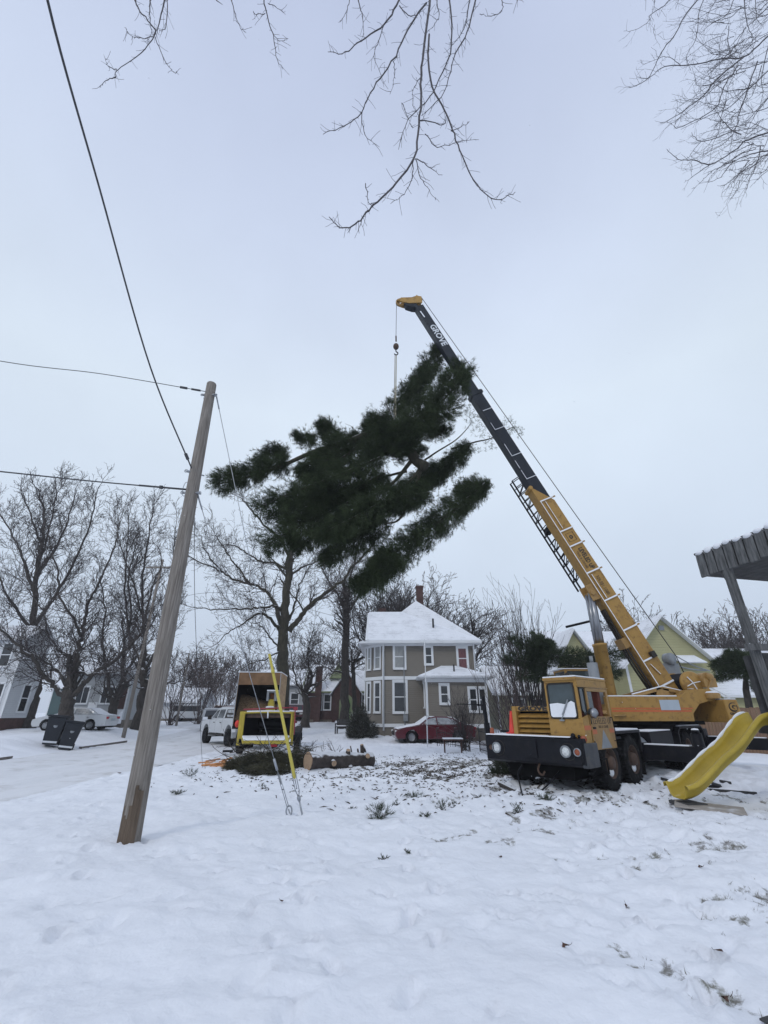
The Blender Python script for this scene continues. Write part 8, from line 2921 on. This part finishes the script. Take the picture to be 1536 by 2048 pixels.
def play_tower():
    E0, E1 = Vector((7.86, 10.62, 0)), Vector((8.62, 7.45, 0))
    d = (E1 - E0).normalized()
    inn = Vector((-d.y, d.x, 0))
    if inn.x < 0:
        inn = -inn
    t = thing('play_tower', 'weathered grey wooden play tower with plank roof at the right edge', 'play tower', E0 + inn * 1.2 + d * 1.2)
    L = (E1 - E0).length
    zb, zt = 4.70, 5.30
    rg_ = random.Random(6)
    n = int(L / 0.245)
    w_ = L / n
    for k in range(n):
        a = E0 + d * (k * w_ + 0.016) + inn * rg_.uniform(-0.012, 0.012)
        b = E0 + d * ((k + 1) * w_ - 0.016) + inn * rg_.uniform(-0.012, 0.012)
        j = rg_.uniform(-0.03, 0.03)
        top_ = zt + rg_.uniform(-0.02, 0.03)
        off = inn * 0.02
        th = inn * 0.03
        vs = [a + Vector((0, 0, zb + j)), b + Vector((0, 0, zb + j)), b + off + Vector((0, 0, top_)), a + off + Vector((0, 0, top_))]
        vs += [v + th - Vector((0, 0, 0.015)) for v in vs]
        o = obj('roof_board', MB().add(vs, [(0, 1, 2, 3), (7, 6, 5, 4), (0, 4, 5, 1), (1, 5, 6, 2), (2, 6, 7, 3), (3, 7, 4, 0)]), WOODG, t, world=True, bevel=0.006)
        # snow ridge behind each board top
        c = (a + b) / 2 + off + Vector((0, 0, top_ + 0.005)) + inn * 0.05
        sm = MB().sphere((0, 0, 0), (w_ * 0.46, 0.10, 0.055 + rg_.uniform(0, .04)), 10, 6)
        M = Matrix.Translation(c) @ Matrix.Rotation(math.atan2(d.y, d.x), 4, 'Z')
        sm.v = [M @ v for v in sm.v]
        obj('board_snow', sm, SNOW, o, world=True)
    bk = MB()
    vs = [E0 + inn * 0.075 + Vector((0, 0, zb + 0.05)), E1 + inn * 0.075 + Vector((0, 0, zb + 0.05)), E1 + inn * 0.095 + Vector((0, 0, zt - 0.02)), E0 + inn * 0.095 + Vector((0, 0, zt - 0.02))]
    vs += [v + inn * 0.03 for v in vs]
    bk.add(vs, [(0, 1, 2, 3), (7, 6, 5, 4), (0, 4, 5, 1), (1, 5, 6, 2), (2, 6, 7, 3), (3, 7, 4, 0)])
    obj('eave_beam', bk, WOODD, t, world=True)
    # upper course set back
    up = MB()
    a, b = E0 - d * 0.04, E1
    for (o0, o1, z0, z1) in ((0.06, 1.35, 5.34, 5.52), (1.35, 2.4, 5.52, 5.3)):
        vs = [a + inn * o0 + Vector((0, 0, z0)), b + inn * o0 + Vector((0, 0, z0)), b + inn * o1 + Vector((0, 0, z1)), a + inn * o1 + Vector((0, 0, z1))]
        vs += [v - Vector((0, 0, 0.05)) for v in vs]
        up.add(vs, [(0, 1, 2, 3), (7, 6, 5, 4), (0, 4, 5, 1), (1, 5, 6, 2), (2, 6, 7, 3), (3, 7, 4, 0)])
    obj('upper_roof', up, WOODD, t, world=True)
    # ceiling planks under the eave
    m = 9
    for k in range(m):
        o0 = 0.10 + k * 0.235
        vs = [E0 + inn * o0 + Vector((0, 0, 4.74)), E1 + inn * o0 + Vector((0, 0, 4.74)), E1 + inn * (o0 + 0.22) + Vector((0, 0, 4.74)), E0 + inn * (o0 + 0.22) + Vector((0, 0, 4.74))]
        vs += [v + Vector((0, 0, 0.03)) for v in vs]
        obj('ceiling_plank', MB().add(vs, [(3, 2, 1, 0), (4, 5, 6, 7), (0, 1, 5, 4), (1, 2, 6, 5), (2, 3, 7, 6), (3, 0, 4, 7)]), WOODD, t, world=True)
    p1 = at(1462, 1160, 10.0)
    posts = [(p1.x, 10.0), (p1.x + 0.42, 8.35), (p1.x + 1.75, 10.3), (p1.x + 2.1, 8.7)]
    for (x, y) in posts:
        obj('post', MB().bx((x - 0.075, y - 0.075, -0.1), (x + 0.075, y + 0.075, 4.735)), WOODG, t, world=True, bevel=0.008)
    a = Vector((posts[0][0], posts[0][1], 4.25))
    obj('brace', MB().beam(a, E0 + d * 0.55 + inn * 0.05 + Vector((0, 0, 4.72)), 0.05, 0.09), WOODD, t, world=True)
    x, y = posts[0]
    sp2 = at(1495, 1312, 10.9)
    obj('side_post', MB().bx((sp2.x - 0.07, 10.83, 0.0), (sp2.x + 0.07, 10.97, sp2.z)), WOODD, t, world=True, bevel=0.008)
    rl = at(1488, 1292, 9.92)
    obj('hand_rail', MB().bx((rl.x, 9.84, rl.z - 0.10), (rl.x + 2.0, 9.92, rl.z + 0.04)), WOODG, t, world=True, bevel=0.008)
    dk = 1.46
    for k in range(6):
        yy = 9.0 + 0.24 * k + 0.2
        obj('deck_board', MB().bx((8.22, yy, dk - 0.04), (9.9, yy + 0.225, dk)), WOODD, t, world=True)
    obj('deck_snow', MB().bx((8.24, 9.22, dk + 0.001), (9.9, 10.6, dk + 0.05)), SNOW, t, world=True, bevel=0.02)
    obj('deck_rim', MB().bx((8.16, 9.15, dk - 0.22), (8.215, 10.7, dk)).bx((8.16, 9.09, dk - 0.22), (9.9, 9.145, dk)), WOODD, t, world=True)
    wl = MB()
    for k in range(5):
        obj('wall_board', MB().bx((8.6 + 0.24 * k, 10.72, dk - 0.1), (8.6 + 0.24 * k + 0.225, 10.75, rl.z - 0.05)), WOODD, t, world=True)


play_tower()


# ------------------------------------------------------------------ overhead branches of two trees behind and beside the camera
def overhead():
    def z6(x, y):
        return (160 + x / 1.7067, y / 1.7067)

    def z7(x, y):
        return (1200 + x / 4.571, y / 4.571)

    def build(name, label, Yp, paths, seed, trunk, joins, sub, dens):
        t = thing(name, label, 'tree', (trunk[0][0], trunk[0][1], 0))
        rg_ = random.Random(seed)
        W = Wood(seed, 0.0024)
        W.limb(spline([Vector(p) for p in trunk], 4), list(np.linspace(0.34, 0.10, (len(trunk) - 1) * 4 + 1)), 10)
        for (pts, r0_, dy, tw) in paths:
            q = [at(u, v, Yp + dy + 0.06 * i) for i, (u, v) in enumerate(pts)]
            sp = spline(q, 5)
            n = len(sp)
            # slight knees at the buds
            sp = [p + Vector((rg_.gauss(0, .006), rg_.gauss(0, .006), rg_.gauss(0, .006))) for p in sp]
            rad = [max(0.0026, r0_ * (1 - 0.75 * i / (n - 1))) for i in range(n)]
            W.trunk.tube(sp, rad, 6)
            if pts[0][1] <= 2 or pts[0][0] >= 1530:
                j = min(joins, key=lambda p: (Vector(p) - q[0]).length)
                W.trunk.tube(spline([Vector(j), (Vector(j) + q[0]) / 2 + Vector((0, 0, 0.25)), q[0]], 4), list(np.linspace(r0_ * 2.2, r0_, 9)), 6)
            L = sum((sp[i + 1] - sp[i]).length for i in range(n - 1))
            m = int(L * tw)
            for k in range(m):
                s = (k + rg_.random()) / max(1, m)
                i = min(n - 2, int(s * (n - 1)))
                d = (sp[i + 1] - sp[i]).normalized()
                ax = d.cross(Vector((rg_.gauss(0, 1), rg_.gauss(0, 1), rg_.gauss(0, 1)))).normalized()
                nd = Matrix.Rotation(rg_.uniform(0.5, 1.2), 3, ax) @ d
                W.grow(sp[i], nd, rg_.uniform(0.08, sub), 0.0036, 1, 0.16, 0.05, 0.8, dens, 0.05, 0.5, 0.2)
            # buds
            for i in range(2, n - 1):
                W.seg(sp[i], sp[i] + Vector((rg_.gauss(0, .012), rg_.gauss(0, .012), rg_.gauss(0, .012))), 0.0045, 0.002)
        W.build(t, TWIGO, TWIGO)

    A = []
    P6 = lambda *a: [z6(*q) for q in a]
    for pts, r in (((( 188, 0), (205, 40), (248, 90), (255, 120), (210, 180), (128, 240), (122, 262)), .012), (((122, 262), (90, 275), (68, 295)), .006), (((128, 240), (95, 225), (82, 190)), .005), (((240, 0), (238, 60), (250, 122)), .010),
                   (((290, 0), (270, 80), (250, 122)), .011), (((298, 0), (292, 90), (270, 108)), .008), (((250, 125), (200, 130), (170, 118), (152, 90)), .006), (((255, 125), (280, 185), (310, 238), (336, 252)), .006),
                   (((518, 0), (530, 50), (545, 90), (567, 112)), .007), (((465, 0), (487, 16)), .006), (((628, 0), (640, 60), (660, 130), (672, 200), (694, 235)), .010), (((632, 45), (600, 48), (590, 35)), .005), (((640, 10), (675, 30), (700, 42)), .005), (((660, 120), (690, 140), (712, 128)), .004),
                   (((1090, 0), (1040, 80), (960, 135), (905, 178), (845, 176)), .013), (((1040, 80), (1015, 150), (1005, 200), (1050, 305)), .007), (((1180, 10), (1120, 100), (1065, 210), (1000, 300), (960, 385), (900, 430), (828, 458)), .013), (((960, 385), (975, 460), (1025, 502)), .006),
                   (((1195, 0), (1180, 120), (1165, 260), (1160, 400), (1140, 535), (1065, 640), (985, 715), (940, 765), (890, 777), (852, 742)), .018), (((1190, 120), (1195, 270), (1245, 375), (1272, 445), (1295, 510), (1335, 600), (1390, 668), (1440, 680), (1486, 655)), .014),
                   (((1260, 0), (1270, 140), (1245, 230), (1195, 330), (1120, 410), (1085, 510)), .013), (((1350, 0), (1320, 110), (1275, 200), (1245, 310), (1165, 400)), .012), (((1330, 0), (1310, 100), (1265, 160)), .010), (((1215, 0), (1225, 60), (1185, 115)), .008), (((1090, 20), (1130, 55), (1180, 30)), .009),
                   (((950, 0), (965, 60), (968, 130)), .008), (((1145, 540), (1160, 600), (1185, 640), (1215, 685)), .006), (((1140, 545), (1130, 620), (1100, 670), (1060, 690)), .006), (((1150, 545), (1190, 570), (1235, 600)), .006), (((1180, 455), (1220, 500), (1290, 485), (1360, 475)), .006),
                   (((1160, 410), (1240, 425), (1250, 400)), .007), (((1070, 210), (1072, 260), (1060, 325)), .005), (((1440, 0), (1440, 40), (1400, 55), (1366, 48)), .006), (((1270, 445), (1310, 430), (1330, 415)), .005), (((1100, 350), (1120, 405), (1135, 435)), .005), (((985, 715), (965, 745), (950, 795)), .005), (((975, 630), (985, 690), (1000, 695)), .005),
                   (((920, 0), (905, 50), (885, 75)), .006), (((1165, 260), (1135, 310), (1140, 370)), .005), (((1490, 0), (1478, 50)), .004)):
        A.append((P6(*pts), r * 1.12, random.Random(len(A)).uniform(-0.25, 0.25), 9.0))
    build('overhead_tree', 'bare drooping twigs of a tree reaching down from overhead at top centre', 3.3, A, 61, [(0.6, -5.0, -0.2), (0.6, -4.9, 3), (0.5, -4.0, 7), (0.3, -1.5, 11.0), (0.5, 0.9, 13.2), (0.9, 2.6, 14.4)],
          [(-2.0, 2.2, 13.6), (0.4, 1.8, 13.9), (0.9, 2.6, 14.4), (1.6, 2.4, 14.2)], 0.22, 5)
    B = []
    P7 = lambda *a: [z7(*q) for q in a]
    for pts, r in ((((640, 0), (560, 70), (460, 135), (440, 200), (330, 270), (215, 285)), .014), (((890, 0), (770, 150), (690, 310), (560, 480), (510, 590), (440, 715), (345, 775), (265, 805)), .020), (((945, 0), (905, 110), (880, 340), (795, 500), (800, 570), (830, 650)), .016), (((1536, 330), (1320, 520), (1130, 535), (850, 590), (590, 610), (450, 710), (335, 705)), .024),
                   (((740, 600), (640, 525), (560, 525), (400, 585), (372, 545)), .010), (((1300, 530), (1060, 730), (960, 860), (820, 970), (700, 1060), (555, 1130)), .020), (((1536, 650), (1340, 830), (1170, 990), (990, 1060), (740, 1185)), .018), (((1260, 600), (1130, 800), (1065, 980), (870, 1100), (700, 1170), (700, 1110), (800, 1030)), .014),
                   (((1440, 560), (1320, 900), (1270, 1040), (1240, 1170), (1090, 1250), (940, 1290), (870, 1260), (835, 1210)), .018), (((1536, 1210), (1330, 1290), (1240, 1370), (1010, 1500), (870, 1465), (720, 1455), (610, 1370)), .020), (((1010, 1500), (870, 1600), (775, 1665)), .010), (((1536, 1380), (1400, 1400), (1220, 1480), (1100, 1620), (980, 1670)), .016),
                   (((1240, 1170), (1200, 1290), (1180, 1450)), .010), (((1300, 60), (1200, 150), (1100, 180), (1000, 220)), .013), (((1330, 250), (1250, 360), (1170, 440), (1060, 500)), .013), (((1320, 0), (1340, 200), (1390, 330), (1400, 520)), .016), (((1220, 0), (1160, 130), (1000, 230), (900, 330)), .012), (((1060, 0), (1000, 110), (960, 260)), .010),
                   (((1536, 60), (1420, 180), (1330, 260)), .018), (((720, 0), (690, 90)), .008), (((500, 230), (490, 300), (550, 440)), .007), (((1180, 240), (1170, 390), (1190, 490), (1040, 495), (960, 430), (810, 240)), .011), (((1470, 1340), (1440, 1480), (1370, 1640), (1320, 1760)), .012), (((1280, 1650), (1240, 1760), (1180, 1829)), .007),
                   (((1536, 1520), (1480, 1580), (1280, 1590), (1190, 1545)), .010), (((1536, 900), (1420, 1050), (1320, 1240)), .013), (((1480, 600), (1400, 850), (1330, 940)), .012), (((1536, 420), (1480, 700), (1490, 870), (1440, 1040)), .014), (((900, 900), (790, 920), (700, 1000)), .008), (((1180, 660), (1010, 770), (880, 775), (870, 700)), .009),
                   (((920, 1300), (850, 1380), (800, 1460)), .007), (((420, 0), (415, 100)), .006), (((500, 0), (490, 80), (440, 250)), .007), (((1536, 20), (1460, 100), (1380, 240)), .013), (((1420, 0), (1440, 180), (1500, 260)), .012)):
        B.append((P7(*pts), r * 0.85, random.Random(len(B) + 50).uniform(-0.8, 0.9), 5.5))
    rg_ = random.Random(5)
    for k in range(120):                                # the thicket of finer shoots behind
        u0, v0 = rg_.uniform(1440, 1580), rg_.uniform(-30, 330)
        a = rg_.uniform(2.3, 3.9)
        L = rg_.uniform(40, 150)
        pts = [(u0, v0)]
        for i in range(4):
            a += rg_.gauss(0, .25)
            pts.append((pts[-1][0] + math.cos(a) * L / 4, pts[-1][1] - math.sin(a) * L / 4 * 0.9 + 9))
        B.append((pts, rg_.uniform(.005, .010), rg_.uniform(-1.2, 2.5), 4.5))
    build('overhead_tree', 'dense bare branches of a tree hanging in from the top right corner', 5.6, B, 62, [(16.5, 2.0, -0.2), (16.3, 2.2, 5), (15.5, 2.8, 10), (14.6, 3.6, 15), (13.2, 4.2, 20), (11.5, 4.6, 25)],
          [(14.8, 3.4, 14), (14.2, 3.8, 16.5), (13.0, 4.3, 21), (11.5, 4.6, 25), (8.5, 4.9, 25.0)], 0.45, 4.5)


overhead()
# ------------------------------------------------------------------ the thin snowy air
hz = bpy.data.materials.new('snowy_air')
hz.use_nodes = True
hn = hz.node_tree
for n_ in list(hn.nodes):
    hn.nodes.remove(n_)
ho = hn.nodes.new('ShaderNodeOutputMaterial')
hv = hn.nodes.new('ShaderNodeVolumePrincipled')
hv.inputs['Color'].default_value = (0.93, 0.95, 1.0, 1)
hv.inputs['Density'].default_value = 0.0010
hn.links.new(hv.outputs['Volume'], ho.inputs['Volume'])
o = obj('haze', MB().bx((-170, -40, -3.0), (170, 150, 34)), hz, None)
o['kind'] = 'stuff'
# a corner of a dark flat board at the lower right of the picture
p = on(1534, 2034)
o = obj('paving_board', MB().box((0, 0, 0), (0.08, 0.14, 0.012)), WOODD, None, bevel=0.004)
o.location = (p.x + 0.03, p.y - 0.02, gs(p.x, p.y) + 0.015)
o.rotation_euler = (0, 0, R(20))
tag(o, 'corner of a flat dark board at the lower right in the snow', 'board')


# ------------------------------------------------------------------ pieces that can be picked apart become parts of their own
def split_loose(o):
    me = o.data
    n = len(me.vertices)
    par = list(range(n))

    def find(a):
        while par[a] != a:
            par[a] = par[par[a]]
            a = par[a]
        return a
    for p in me.polygons:
        a = find(p.vertices[0])
        for v in p.vertices[1:]:
            par[find(v)] = a
    groups = {}
    for p in me.polygons:
        groups.setdefault(find(p.vertices[0]), []).append(p)
    if len(groups) < 2 or len(groups) > 40:
        return
    first = True
    for ps in groups.values():
        idx = sorted({v for p in ps for v in p.vertices})
        mp = {v: i for i, v in enumerate(idx)}
        m2 = bpy.data.meshes.new(me.name)
        m2.from_pydata([tuple(me.vertices[v].co) for v in idx], [], [[mp[v] for v in p.vertices] for p in ps])
        m2.polygons.foreach_set('use_smooth', [p.use_smooth for p in ps])
        for m in me.materials:
            m2.materials.append(m)
        m2.update()
        if first:
            o.data = m2
            first = False
        else:
            c = o.copy()
            c.data = m2
            COL.objects.link(c)


for o in list(SC.objects):
    if o.type == 'MESH' and o.parent and not len(o.children) and o.name.split('.')[0] in ('snow_layer', 'boom_pivot', 'cylinder_lug', 'edge_trim', 'side_box', 'front_fender', 'rear_fender', 'stiffener', 'snow_line', 'stripe', 'panel_latch', 'air_horn', 'entry_roof', 'trim', 'wing_trim', 'eave_board'):
        split_loose(o)
